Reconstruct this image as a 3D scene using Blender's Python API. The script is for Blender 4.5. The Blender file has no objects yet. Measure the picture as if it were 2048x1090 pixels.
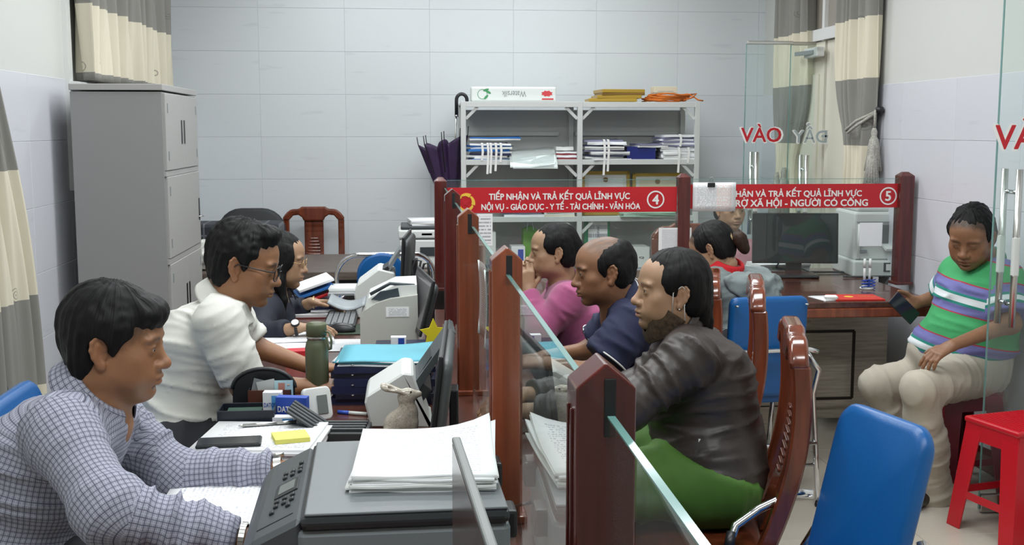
import bpy, bmesh, math, random
import numpy as np
from mathutils import Vector, Matrix, Euler
random.seed(7)
R = math.radians
V = Vector
scn = bpy.context.scene
col = scn.collection
# ------------------------------------------------------------------ camera, world, lights, exposure
CH, FPX, PITCH, YAW = 1.55, 2300.0, math.atan(285 / 2300), 0.0943
cam_d = bpy.data.cameras.new('camera'); cam = bpy.data.objects.new('camera', cam_d); col.objects.link(cam)
cam.location = (0, 0, CH); cam.rotation_euler = (math.pi / 2 - PITCH, 0, -YAW)
cam_d.sensor_width = 36; cam_d.lens = FPX / 2048 * 36; cam_d.clip_start = .05
scn.camera = cam
w = bpy.data.worlds.new('world'); scn.world = w; w.use_nodes = True
w.node_tree.nodes['Background'].inputs[0].default_value = (.85, .93, 1, 1)
w.node_tree.nodes['Background'].inputs[1].default_value = 1.2
vs = scn.view_settings
vs.view_transform = 'Standard'; vs.look = 'None'; vs.gamma = 1; vs.use_curve_mapping = False; vs.exposure = -0.05
LIGHTS = [(-.35, .9), (-.35, 3.3), (-.35, 5.4), (-.35, 7.25), (1.15, .9), (1.15, 3.3), (1.15, 5.4), (1.15, 7.25)]
CEIL = 3.15
for lx, ly in LIGHTS:
    ld = bpy.data.lights.new('panel_light', 'AREA'); ld.shape = 'RECTANGLE'; ld.size = 1.15; ld.size_y = .55
    ld.energy = 27 if ly < 6 else 12; ld.color = (.95, .985, 1.0)
    lo = bpy.data.objects.new('panel_light', ld); col.objects.link(lo); lo.location = (lx, ly, CEIL - .075)
scn.cycles.max_bounces = 10; scn.cycles.transparent_max_bounces = 24; scn.cycles.glossy_bounces = 5
scn.cycles.caustics_reflective = False; scn.cycles.caustics_refractive = False

CAMROT = cam.rotation_euler.to_matrix()
def ray(px, py): return CAMROT @ V(((px - 1024) / FPX, (545 - py) / FPX, -1))
def at(px, py, Y):
    d = ray(px, py); return V((0, 0, CH)) + d * (Y / d.y)
def atz(px, py, z):
    d = ray(px, py); return V((0, 0, CH)) + d * ((z - CH) / d.z)
# ------------------------------------------------------------------ materials
def mat(name, c, rough=.5, metal=0., var=0., vscale=30., bump=0., bscale=200., stretch=None, coat=0., emis=0., spec=.5, alpha=None, sub=0.):
    m = bpy.data.materials.get(name)
    if m: return m
    m = bpy.data.materials.new(name); m.use_nodes = True
    nt = m.node_tree; b = nt.nodes['Principled BSDF']; N = nt.nodes.new; L = nt.links.new
    b.inputs['Base Color'].default_value = (*c, 1); b.inputs['Roughness'].default_value = rough
    b.inputs['Metallic'].default_value = metal; b.inputs['Coat Weight'].default_value = coat
    b.inputs['Specular IOR Level'].default_value = spec
    if sub: b.inputs['Subsurface Weight'].default_value = sub; b.inputs['Subsurface Radius'].default_value = (.02, .01, .006); b.inputs['Subsurface Scale'].default_value = .3
    if emis:
        b.inputs['Emission Color'].default_value = (*c, 1); b.inputs['Emission Strength'].default_value = emis
    if alpha is not None: b.inputs['Alpha'].default_value = alpha
    if var or bump:
        tc = N('ShaderNodeTexCoord'); mp = N('ShaderNodeMapping'); L(tc.outputs['Object'], mp.inputs[0])
        if stretch: mp.inputs['Scale'].default_value = stretch
    if var:
        n = N('ShaderNodeTexNoise'); n.inputs['Scale'].default_value = vscale; n.inputs['Detail'].default_value = 5
        L(mp.outputs[0], n.inputs[0])
        r = N('ShaderNodeValToRGB'); e = r.color_ramp.elements
        e[0].position = .3; e[1].position = .7
        e[0].color = (*[x * (1 - var) for x in c], 1); e[1].color = (*[min(1, x * (1 + var)) for x in c], 1)
        L(n.outputs[0], r.inputs[0]); L(r.outputs[0], b.inputs['Base Color'])
    if bump:
        n2 = N('ShaderNodeTexNoise'); n2.inputs['Scale'].default_value = bscale; n2.inputs['Detail'].default_value = 4
        L(mp.outputs[0], n2.inputs[0]); bp = N('ShaderNodeBump'); bp.inputs['Strength'].default_value = bump; bp.inputs['Distance'].default_value = .004
        L(n2.outputs[0], bp.inputs['Height']); L(bp.outputs[0], b.inputs['Normal'])
    return m
def math_n(nt, op, a, b=None, c=None):
    n = nt.nodes.new('ShaderNodeMath'); n.operation = op
    for i, x in enumerate((a, b, c)):
        if x is None: continue
        if isinstance(x, (int, float)): n.inputs[i].default_value = x
        else: nt.links.new(x, n.inputs[i])
    return n.outputs[0]
def mix_n(nt, f, a, b):
    n = nt.nodes.new('ShaderNodeMix'); n.data_type = 'RGBA'
    for k, x in ((0, f), (6, a), (7, b)):
        if isinstance(x, (int, float)): n.inputs[k].default_value = x
        elif isinstance(x, tuple): n.inputs[k].default_value = (*x, 1)
        else: nt.links.new(x, n.inputs[k])
    return n.outputs[2]
def glass_mat(name, tint=(.9, .97, .95), dens=.0, haze=0., refl=1.):
    m = bpy.data.materials.new(name); m.use_nodes = True; nt = m.node_tree; nt.nodes.clear(); N = nt.nodes.new; L = nt.links.new
    out = N('ShaderNodeOutputMaterial'); tr = N('ShaderNodeBsdfTransparent'); gl = N('ShaderNodeBsdfGlossy'); mx = N('ShaderNodeMixShader')
    fr = N('ShaderNodeFresnel'); fr.inputs[0].default_value = 1.5
    tr.inputs[0].default_value = (*tint, 1); gl.inputs['Roughness'].default_value = .0; gl.inputs[0].default_value = (.92, .97, .95, 1)
    gb = N('ShaderNodeNewGeometry'); f = math_n(nt, 'MULTIPLY', math_n(nt, 'MULTIPLY', fr.outputs[0], refl), math_n(nt, 'SUBTRACT', 1., gb.outputs['Backfacing']))
    L(f, mx.inputs[0]); L(gl.outputs[0], mx.inputs[2])
    if haze:
        df = N('ShaderNodeBsdfDiffuse'); df.inputs[0].default_value = (.8, .86, .84, 1); m2 = N('ShaderNodeMixShader'); m2.inputs[0].default_value = haze
        L(tr.outputs[0], m2.inputs[1]); L(df.outputs[0], m2.inputs[2]); L(m2.outputs[0], mx.inputs[1])
    else: L(tr.outputs[0], mx.inputs[1])
    L(mx.outputs[0], out.inputs[0]); return m
def print_mat(name, paper=(.86, .87, .88), ink=(.12, .13, .18), rows=26, fill=.62, words=14., margin=.1, vertical=False, ink2=None, strength=.6):
    """paper with rows of printed writing, laid out in UV"""
    m = bpy.data.materials.new(name); m.use_nodes = True; nt = m.node_tree; b = nt.nodes['Principled BSDF']; N = nt.nodes.new; L = nt.links.new
    b.inputs['Roughness'].default_value = .7
    uv = N('ShaderNodeUVMap'); sp = N('ShaderNodeSeparateXYZ'); L(uv.outputs[0], sp.inputs[0])
    u, v = (sp.outputs[1], sp.outputs[0]) if vertical else (sp.outputs[0], sp.outputs[1])
    vr = math_n(nt, 'MULTIPLY', v, rows); fr = math_n(nt, 'FRACT', vr); row = math_n(nt, 'FLOOR', vr)
    line = math_n(nt, 'MULTIPLY', math_n(nt, 'GREATER_THAN', fr, .3), math_n(nt, 'LESS_THAN', fr, .75))
    cb = N('ShaderNodeCombineXYZ'); L(math_n(nt, 'MULTIPLY', u, words), cb.inputs[0]); L(math_n(nt, 'MULTIPLY', row, 7.31), cb.inputs[1])
    n = N('ShaderNodeTexNoise'); n.inputs['Scale'].default_value = 2.2; n.inputs['Detail'].default_value = 3; L(cb.outputs[0], n.inputs[0])
    wd = math_n(nt, 'GREATER_THAN', n.outputs[0], 1 - fill)
    mg = math_n(nt, 'MULTIPLY', math_n(nt, 'GREATER_THAN', u, margin), math_n(nt, 'LESS_THAN', u, 1 - margin))
    mg2 = math_n(nt, 'MULTIPLY', math_n(nt, 'GREATER_THAN', v, margin * .7), math_n(nt, 'LESS_THAN', v, 1 - margin * .7))
    f = math_n(nt, 'MULTIPLY', math_n(nt, 'MULTIPLY', line, wd), math_n(nt, 'MULTIPLY', mg, mg2)); f = math_n(nt, 'MULTIPLY', f, strength)
    inkc = ink
    if ink2:
        inkc = mix_n(nt, math_n(nt, 'GREATER_THAN', u, .55), ink, ink2)
    L(mix_n(nt, f, paper, inkc), b.inputs['Base Color']); return m
# ------------------------------------------------------------------ mesh helpers
class MB:
    def __init__(s): s.v = []; s.f = []; s.uv = {}; s.mi = []; s.sm = []; s.cur = 0; s.smooth = False; s.M = Matrix()
    def addv(s, pts):
        n = len(s.v); M = s.M
        s.v.extend([tuple(M @ V(p)) for p in pts]); return n
    def addf(s, fs, n=0):
        for f in fs: s.f.append(tuple(i + n for i in f)); s.mi.append(s.cur); s.sm.append(s.smooth)
    def box(s, c, d, rz=0., R3=None, bev=0., seg=2):
        dx, dy, dz = (x / 2 for x in d)
        M = Matrix.Translation(c) @ (R3.to_4x4() if R3 else Matrix.Rotation(rz, 4, 'Z'))
        if bev:
            bm = bmesh.new(); bmesh.ops.create_cube(bm, size=1)
            bmesh.ops.scale(bm, vec=d, verts=bm.verts)
            bmesh.ops.bevel(bm, geom=list(bm.edges), offset=min(bev, min(d) * .49), segments=seg, affect='EDGES', profile=.5)
            bm.verts.index_update()
            n = s.addv([M @ x.co for x in bm.verts]); s.addf([[x.index for x in f.verts] for f in bm.faces], n); bm.free(); return s
        p = [(-dx, -dy, -dz), (dx, -dy, -dz), (dx, dy, -dz), (-dx, dy, -dz), (-dx, -dy, dz), (dx, -dy, dz), (dx, dy, dz), (-dx, dy, dz)]
        n = s.addv([M @ V(q) for q in p]); s.addf([(3, 2, 1, 0), (4, 5, 6, 7), (0, 1, 5, 4), (1, 2, 6, 5), (2, 3, 7, 6), (3, 0, 4, 7)], n); return s
    def cone(s, a, b, ra, rb, n=14, caps=True):
        a, b = V(a), V(b); d = (b - a).normalized(); x = d.orthogonal().normalized(); y = d.cross(x)
        pts = []
        for c, r in ((a, ra), (b, rb)):
            for i in range(n):
                t = 2 * math.pi * i / n; pts.append(c + (x * math.cos(t) + y * math.sin(t)) * r)
        k = s.addv(pts); sm = s.smooth; s.smooth = True
        s.addf([(i, (i + 1) % n, n + (i + 1) % n, n + i) for i in range(n)], k); s.smooth = sm
        if caps: s.addf([tuple(range(n - 1, -1, -1)), tuple(range(n, 2 * n))], k)
        return s
    def tube(s, path, r, n=8, closed=False, flat=None, up=None):
        """swept tube; r a number or a list; flat=(a,b) gives a rectangular strap section oriented by up"""
        P = [V(p) for p in path]; m = len(P); rings = []
        prev = None
        for i, p in enumerate(P):
            if closed: t = (P[(i + 1) % m] - P[i - 1]).normalized()
            else: t = (P[min(i + 1, m - 1)] - P[max(i - 1, 0)]).normalized()
            if up is not None: x = V(up).cross(t).normalized()
            elif prev is None: x = t.orthogonal().normalized()
            else: x = (prev - t * prev.dot(t)).normalized()
            prev = x; y = t.cross(x); rr = r[i] if isinstance(r, (list, tuple)) else r
            if flat:
                a, b = flat; rings.append([p + x * a + y * b, p - x * a + y * b, p - x * a - y * b, p + x * a - y * b])
            else: rings.append([p + (x * math.cos(2 * math.pi * j / n) + y * math.sin(2 * math.pi * j / n)) * rr for j in range(n)])
        if flat: n = 4
        k = s.addv([q for rg in rings for q in rg]); sm = s.smooth; s.smooth = not flat
        for i in range(m if closed else m - 1):
            a, b = i * n, ((i + 1) % m) * n
            s.addf([(a + j, a + (j + 1) % n, b + (j + 1) % n, b + j) for j in range(n)], k)
        s.smooth = sm
        if not closed: s.addf([tuple(range(n - 1, -1, -1)), tuple(range((m - 1) * n, m * n))], k)
        return s
    def lathe(s, prof, c=(0, 0, 0), n=28):
        k = s.addv([(c[0] + r * math.cos(2 * math.pi * i / n), c[1] + r * math.sin(2 * math.pi * i / n), c[2] + z) for r, z in prof for i in range(n)])
        sm = s.smooth; s.smooth = True
        for j in range(len(prof) - 1):
            s.addf([(j * n + i, j * n + (i + 1) % n, (j + 1) * n + (i + 1) % n, (j + 1) * n + i) for i in range(n)], k)
        s.smooth = sm
        s.addf([tuple(range(n - 1, -1, -1)), tuple(range((len(prof) - 1) * n, len(prof) * n))], k); return s
    def prism(s, pts, o, ax, ay, t):
        """outline pts (2-D) in the plane o+ax*u+ay*v, extruded by the vector t"""
        o, ax, ay, t = V(o), V(ax), V(ay), V(t); n = len(pts)
        A = [o + ax * p[0] + ay * p[1] for p in pts]
        k = s.addv(A + [p + t for p in A])
        flip = ax.cross(ay).dot(t) > 0
        fs = [tuple(range(n))[::-1], tuple(range(n, 2 * n))] + [(i, (i + 1) % n, n + (i + 1) % n, n + i) for i in range(n)]
        if not flip: fs = [f[::-1] for f in fs]
        s.addf(fs, k); return s
    def grid(s, fn, nu, nv, closed_u=False):
        k = s.addv([fn(i / (nu if closed_u else nu - 1), j / (nv - 1)) for j in range(nv) for i in range(nu)])
        sm = s.smooth; s.smooth = True
        for j in range(nv - 1):
            for i in range(nu if closed_u else nu - 1):
                a = j * nu + i; b = j * nu + (i + 1) % nu
                s.addf([(a, b, b + nu, a + nu)], k)
        s.smooth = sm; return s
    def build(s, name, m, parent=None, uvq=None, solid=0.):
        me = bpy.data.meshes.new(name); me.from_pydata(s.v, [], s.f); me.update()
        for x in (m if isinstance(m, (list, tuple)) else [m]): me.materials.append(x)
        me.polygons.foreach_set('material_index', s.mi); me.polygons.foreach_set('use_smooth', s.sm)
        o = bpy.data.objects.new(name, me); col.objects.link(o)
        if parent: o.parent = parent
        if solid:
            md = o.modifiers.new('solid', 'SOLIDIFY'); md.thickness = solid; md.offset = 0
        return o
def planar_uv(o, origin, ax, ay):
    """flat print coordinates: uv = position along ax, ay (full lengths) in the object's own space"""
    me = o.data; uv = me.uv_layers.new(name='UVMap'); ax, ay, og = V(ax), V(ay), V(origin)
    for l in me.loops:
        p = me.vertices[l.vertex_index].co - og
        uv.data[l.index].uv = (p.dot(ax) / ax.length_squared, p.dot(ay) / ay.length_squared)
    return o
def tag(o, label=None, cat=None, group=None, kind=None):
    for k, v in (('label', label), ('category', cat), ('group', group), ('kind', kind)):
        if v: o[k] = v
    return o
def thing(name, loc=(0, 0, 0), rz=0., label=None, cat=None, group=None):
    o = bpy.data.objects.new(name, None); col.objects.link(o); o.location = loc; o.rotation_euler = (0, 0, rz); o.empty_display_size = .05
    return tag(o, label, cat, group)
def one(name, mb, m, label, cat, loc=(0, 0, 0), rz=0., group=None, solid=0.):
    o = mb.build(name, m, solid=solid); o.location = loc; o.rotation_euler = (0, 0, rz); return tag(o, label, cat, group)
def kids(o): return [c for c in col.objects if c.parent == o]
def dup(root, loc, rz=None, label=None):
    r = root.copy(); col.objects.link(r); r.location = loc
    if rz is not None: r.rotation_euler = (0, 0, rz)
    if label: r['label'] = label
    for ch in kids(root):
        c = ch.copy(); col.objects.link(c); c.parent = r
        for g in kids(ch):
            d = g.copy(); col.objects.link(d); d.parent = c
    return r
FONT_CACHE = {}
def text(body, m, parent, loc, ax, ay, w=None, h=None, bold=0., name='lettering', align='CENTER', lift=.0006, thick=.0008):
    """flat lettering as mesh in the plane (ax, ay unit vectors) centred on loc, fitted to width w or height h; parent space"""
    raw = body; body = body.replace('Ờ', 'Ò').replace('Ợ', 'Ọ').replace('Ơ', 'O').replace('Đ', 'D')
    cu = bpy.data.curves.new('t', 'FONT'); cu.body = body; cu.size = 1; cu.extrude = 0; cu.resolution_u = 3
    cu.align_x = 'LEFT'
    ob = bpy.data.objects.new('t', cu); col.objects.link(ob)
    dg = bpy.context.evaluated_depsgraph_get(); me = bpy.data.meshes.new_from_object(ob.evaluated_get(dg))
    for i_, ch_ in enumerate(raw):   # the horn of the letter, set at the top right of its O
        if ch_ == 'Đ':
            bm = bmesh.new(); bm.from_mesh(me); xl = .10
            if i_:
                cu.body = body[:i_]; cu.update_tag(); dg.update(); m2 = bpy.data.meshes.new_from_object(ob.evaluated_get(dg)); xl += max(q.co.x for q in m2.vertices); bpy.data.meshes.remove(m2)
            bm.faces.new([bm.verts.new(p_) for p_ in ((xl - .13, .31, 0), (xl + .27, .31, 0), (xl + .27, .42, 0), (xl - .13, .42, 0))]); bm.to_mesh(me); bm.free()
        if ch_ in 'ỜỢƠ':
            cu.body = body[:i_ + 1]; cu.update_tag(); dg.update(); m2 = bpy.data.meshes.new_from_object(ob.evaluated_get(dg)); xr = max(q.co.x for q in m2.vertices); bpy.data.meshes.remove(m2)
            bm = bmesh.new(); bm.from_mesh(me); f_ = [bm.verts.new(p_) for p_ in ((xr - .10, .60, 0), (xr - .02, .52, 0), (xr + .055, .63, 0), (xr + .045, .78, 0), (xr - .045, .78, 0), (xr - .03, .69, 0))]; bm.faces.new(f_); bm.to_mesh(me); bm.free()
    bpy.data.objects.remove(ob); bpy.data.curves.remove(cu)
    xs = [q.co.x for q in me.vertices]; ys = [q.co.y for q in me.vertices]
    x0, x1, y0, y1 = min(xs), max(xs), min(ys), max(ys)
    sx = (w / (x1 - x0)) if w else None; sy = (h / (y1 - y0)) if h else None
    sx = sx or sy; sy = sy or sx
    ax, ay = V(ax).normalized(), V(ay).normalized(); nn = ax.cross(ay); loc = V(loc)
    for q in me.vertices:
        q.co = loc + ax * ((q.co.x - (x0 + x1) / 2) * sx) + ay * ((q.co.y - (y0 + y1) / 2) * sy) + nn * lift
    if bold > 0:   # heavier strokes: the same outline repeated a hair's breadth around itself
        nv = len(me.vertices); co = np.empty(nv * 3); me.vertices.foreach_get('co', co); co = co.reshape(-1, 3); fs = [tuple(p.vertices) for p in me.polygons]; Vs, Fs = [], []
        for q, (dx, dy) in enumerate(((0, 0), (1, 0), (-1, 0), (0, 1), (0, -1), (.7, .7), (-.7, .7), (.7, -.7), (-.7, -.7))):
            Vs.append(co + np.array(ax) * dx * bold * sx + np.array(ay) * dy * bold * sy * .8 + np.array(nn) * q * 1e-5); Fs += [tuple(i + nv * q for i in f) for f in fs]
        bpy.data.meshes.remove(me); me = bpy.data.meshes.new(name); me.from_pydata(np.concatenate(Vs).tolist(), [], Fs)
    me.materials.clear(); me.materials.append(m); me.name = name
    o = bpy.data.objects.new(name, me); col.objects.link(o)
    if parent: o.parent = parent
    return o
# common colours
M = {}
M['wood_red'] = mat('lacquered red wood', (.085, .014, .012), .22, var=.35, vscale=5, stretch=(9, 9, .7), coat=.4)
M['wood_orange_lit'] = mat('lacquered lit orange wood', (.21, .052, .022), .25, var=.3, vscale=5, stretch=(9, 9, .7), coat=.4)  # on posts: the red wood with its lit look put into the colour
M['wood_chair'] = mat('lacquered chair wood', (.15, .034, .014), .2, var=.4, vscale=5, stretch=(6, 6, 1), coat=.6)
M['wood_desk'] = mat('dark red desk wood', (.085, .03, .021), .25, var=.35, vscale=4, stretch=(10, 1, 10), coat=.3)
M['wood_grey'] = mat('grey brown veneer', (.10, .075, .06), .45, var=.35, vscale=6, stretch=(1, 12, 12))
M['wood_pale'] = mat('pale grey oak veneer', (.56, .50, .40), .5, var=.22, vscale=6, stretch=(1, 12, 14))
M['white_plastic'] = mat('white plastic', (.66, .68, .66), .4)
M['beige_plastic'] = mat('beige grey plastic', (.5, .51, .47), .45)
M['grey_plastic'] = mat('mid grey plastic', (.22, .24, .25), .45)
M['dark_plastic'] = mat('charcoal plastic', (.035, .04, .043), .42, bump=.05, bscale=900)
M['black'] = mat('black plastic', (.012, .013, .015), .38)
M['screen'] = mat('dark screen', (.012, .014, .018), .12)
M['chrome'] = mat('chrome tube', (.75, .76, .78), .12, 1.)
M['steel'] = mat('brushed steel', (.6, .6, .58), .28, 1.)
M['blue_vinyl'] = mat('blue vinyl', (.004, .095, .31), .32, bump=.12, bscale=500)
M['paper'] = mat('white paper', (.82, .84, .86), .7)
M['paper2'] = mat('off-white paper', (.74, .76, .74), .75)
M['cream'] = mat('cream card', (.72, .66, .5), .7)
M['red'] = mat('red vinyl sign', (.50, .012, .02), .4)
M['white_ink'] = mat('white vinyl lettering', (.82, .82, .8), .5)
M['red_ink'] = mat('red vinyl lettering', (.5, .01, .02), .5)
M['dark_ink'] = mat('dark print', (.03, .03, .045), .6)
M['blue_ink'] = mat('blue print', (.02, .07, .4), .5)
M['yellow'] = mat('yellow vinyl', (.8, .52, .05), .5)
M['navy'] = mat('navy board', (.012, .016, .06), .4, bump=.1, bscale=300)
M['blue_card'] = mat('bright blue card', (.02, .16, .50), .5)
M['cyan_card'] = mat('light blue card', (.105, .40, .50), .65)
M['green_edge'] = mat('green glass edge', (.13, .27, .25), .1, spec=.8)
M['grey_ink'] = mat('grey sticker back', (.36, .42, .43), .6)
GLASS = glass_mat('counter glass', (.94, .975, .965), haze=.02)
DOORGLASS = glass_mat('door glass', (.94, .98, .97), haze=.03)
# ------------------------------------------------------------------ the setting
XL, XR, YB, YF = -1.66, 2.65, 8.35, -2.6
m_plaster = mat('white painted plaster', (.61, .615, .59), .75, bump=.05, bscale=60)
def tile_mat(name, c, vein, rough):
    m = mat(name, c, rough); nt = m.node_tree; b = nt.nodes['Principled BSDF']; N = nt.nodes.new; L = nt.links.new
    tc = N('ShaderNodeNewGeometry'); mp = N('ShaderNodeMapping'); mp.inputs['Rotation'].default_value = (0, R(25), R(10)); mp.inputs['Scale'].default_value = (1.2, 1.2, 9)
    oi = N('ShaderNodeObjectInfo'); va = N('ShaderNodeVectorMath'); va.operation = 'ADD'
    L(tc.outputs['Position'], mp.inputs[0]); cx = N('ShaderNodeCombineXYZ'); L(math_n(nt, 'MULTIPLY', oi.outputs['Random'], 9.), cx.inputs[1])
    L(mp.outputs[0], va.inputs[0]); L(cx.outputs[0], va.inputs[1])
    n = N('ShaderNodeTexNoise'); n.inputs['Scale'].default_value = 2.2; n.inputs['Detail'].default_value = 6; L(va.outputs[0], n.inputs[0])
    r = N('ShaderNodeValToRGB'); e = r.color_ramp.elements; e[0].position = .30; e[1].position = .36; e[0].color = (*vein, 1); e[1].color = (*c, 1)
    L(n.outputs[0], r.inputs[0])
    tint = math_n(nt, 'MULTIPLY_ADD', oi.outputs['Random'], .03, .985)
    mm = N('ShaderNodeVectorMath'); mm.operation = 'SCALE'; L(r.outputs[0], mm.inputs[0]); L(tint, mm.inputs['Scale']); L(mm.outputs[0], b.inputs['Base Color'])
    return m
m_tile = tile_mat('pale wall tile', (.665, .705, .725), (.61, .65, .67), .28)
m_tile2 = tile_mat('pale lilac wall tile', (.63, .64, .685), (.585, .60, .64), .28)
m_floor = tile_mat('beige floor tile', (.50, .46, .39), (.46, .42, .35), .22)
m_grout = mat('tile grout', (.645, .685, .705), .6)
def slab(name, c, d, m):
    o = MB().box((0, 0, 0), d).build(name, m); o.location = c; return tag(o, kind='structure')
wall_back = slab('wall_back', ((XL + XR) / 2, YB + .06, CEIL / 2), (XR - XL + .24, .12, CEIL), m_grout)
wall_left = slab('wall_left', (XL - .06, (YB + YF) / 2, CEIL / 2), (.12, YB - YF, CEIL), m_plaster)
wall_right = slab('wall_right', (XR + .06, (YB + YF) / 2, CEIL / 2), (.12, YB - YF, CEIL), m_plaster)
wall_front = slab('wall_front', ((XL + XR) / 2, YF - .06, CEIL / 2), (XR - XL + .24, .12, CEIL), m_plaster)
ceiling = slab('ceiling', ((XL + XR) / 2, (YB + YF) / 2, CEIL + .05), (XR - XL + .24, YB - YF + .24, .1), mat('ceiling white', (.8, .8, .79), .8))
floor = slab('floor', ((XL + XR) / 2, (YB + YF) / 2, -.056), (XR - XL + .24, YB - YF + .24, .1), mat('floor screed', (.3, .28, .25), .8))
def tile_mesh(w_, h_, t_, m):
    b = MB(); e = .0015; x, y = w_ / 2, h_ / 2
    k = b.addv([(-x, -y, 0), (x, -y, 0), (x, y, 0), (-x, y, 0), (-x, -y, t_ - e), (x, -y, t_ - e), (x, y, t_ - e), (-x, y, t_ - e),
                (-x + e, -y + e, t_), (x - e, -y + e, t_), (x - e, y - e, t_), (-x + e, y - e, t_)])
    b.addf([(0, 1, 5, 4), (1, 2, 6, 5), (2, 3, 7, 6), (3, 0, 4, 7), (4, 5, 9, 8), (5, 6, 10, 9), (6, 7, 11, 10), (7, 4, 8, 11), (8, 9, 10, 11)], k)
    me = bpy.data.meshes.new('tile'); me.from_pydata(b.v, [], b.f); me.materials.append(m); return me
def lay(parent, mats_m, me, pts, rot):
    for p in pts:
        o = bpy.data.objects.new('tile', me); col.objects.link(o); o.parent = parent
        o.matrix_parent_inverse = Matrix.Translation(parent.location).inverted()
        o.location = p; o.rotation_euler = rot
tw, th, tt = .5985, .2985, .003
me_t = tile_mesh(tw, th, tt, m_tile); me_t2 = tile_mesh(tw, th, tt, m_tile2)
zs_ = [.15 + .3 * r_ for r_ in range(10)]
lay(wall_back, None, me_t, [(-1.30 + .6 * c_, YB, z) for z in zs_ for c_ in range(7)], (R(90), 0, 0))
me_s = tile_mesh(.057, th, tt, m_tile)
lay(wall_back, None, me_s, [(x, YB, z) for z in zs_ for x in (-1.63, 2.63)], (R(90), 0, 0))
lay(wall_left, None, me_t2, [(XL, YB - .3 - .6 * c_, .15 + .3 * r_) for r_ in range(6) for c_ in range(7)], (R(90), 0, R(90)))
lay(wall_right, None, me_t2, [(XR, YB - .3 - .6 * c_, .15 + .3 * r_) for r_ in range(6) for c_ in range(7)], (R(90), 0, R(-90)))
me_f = tile_mesh(.598, .598, .006, m_floor)
lay(floor, None, me_f, [(XL + .02 + .3 + .6 * i, 2.0 + .6 * j, -.006) for i in range(7) for j in range(11)], (0, 0, 0))
floor2 = slab('floor_near', ((XL + XR) / 2, (1.7 + YF) / 2, -.003), (XR - XL, 1.7 - YF, .006), m_floor)
for s_, x in (('left', XL + .006), ('right', XR - .006)):
    slab('baseboard_' + s_, (x, (YB + 1) / 2, .05), (.012, YB - 1, .1), mat('skirting', (.12, .05, .035), .4))
# ceiling lamps: fixture with a frame and a diffuser
m_em = mat('lit diffuser', (.95, .985, 1.0), .5, emis=3.)
for i, (lx, ly) in enumerate(LIGHTS):
    t = thing('ceiling_light', (lx, ly, CEIL), 0, 'white ceiling light panel above ' + ['the near end of the staff desks', 'the middle of the staff desks', 'the far end of the staff desks', 'the brown table', 'the empty blue chair', 'the visitors by the glass screens', 'the counter with the red signs', 'the shelving unit'][i], 'light', 'ceiling light panels')
    b = MB()
    for x, y, dx, dy in ((0, .31, 1.26, .03), (0, -.31, 1.26, .03), (.615, 0, .03, .59), (-.615, 0, .03, .59)): b.box((x, y, -.03), (dx, dy, .06))
    b.build('frame', M['white_plastic'], t)
    MB().box((0, 0, -.03), (1.2, .59, .02)).build('diffuser', m_em, t)

# ------------------------------------------------------------------ curtains
def band_mat(name, edges):
    m = mat(name, (.6, .55, .42), .85); nt = m.node_tree; b = nt.nodes['Principled BSDF']; N = nt.nodes.new; L = nt.links.new
    g = N('ShaderNodeNewGeometry'); sp = N('ShaderNodeSeparateXYZ'); L(g.outputs['Position'], sp.inputs[0])
    r = N('ShaderNodeValToRGB'); r.color_ramp.interpolation = 'CONSTANT'; el = r.color_ramp.elements
    cream, dark = (.70, .655, .52), (.25, .245, .225)
    el[0].position = 0; el[0].color = (*cream, 1); el.remove(el[1])
    for i, z in enumerate(edges):
        e = el.new(z / 3.2); e.color = (*(dark if i % 2 == 0 else cream), 1)
    L(math_n(nt, 'DIVIDE', sp.outputs[2], 3.2), r.inputs[0])
    uv = N('ShaderNodeUVMap'); vo = N('ShaderNodeTexVoronoi'); vo.inputs['Scale'].default_value = 7.; vo.inputs['Randomness'].default_value = .6; L(uv.outputs[0], vo.inputs[0])
    d = vo.outputs['Distance']
    ring = math_n(nt, 'MULTIPLY', math_n(nt, 'GREATER_THAN', math_n(nt, 'SINE', math_n(nt, 'MULTIPLY', d, 70.)), .55), math_n(nt, 'LESS_THAN', d, .27))
    z = sp.outputs[2]; near = None
    for e in edges[0::1]:
        q = math_n(nt, 'LESS_THAN', math_n(nt, 'ABSOLUTE', math_n(nt, 'SUBTRACT', z, e + .07)), .075)
        near = q if near is None else math_n(nt, 'MAXIMUM', near, q)
    f = math_n(nt, 'MULTIPLY', math_n(nt, 'MULTIPLY', ring, near), .6)
    L(mix_n(nt, f, r.outputs[0], (.12, .12, .11)), b.inputs['Base Color'])
    wv = N('ShaderNodeTexNoise'); wv.inputs['Scale'].default_value = 400; L(uv.outputs[0], wv.inputs[0]); bp = N('ShaderNodeBump'); bp.inputs['Strength'].default_value = .12; bp.inputs['Distance'].default_value = .002
    L(wv.outputs[0], bp.inputs['Height']); L(bp.outputs[0], b.inputs['Normal'])
    b.inputs['Subsurface Weight'].default_value = 0
    return m
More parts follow.
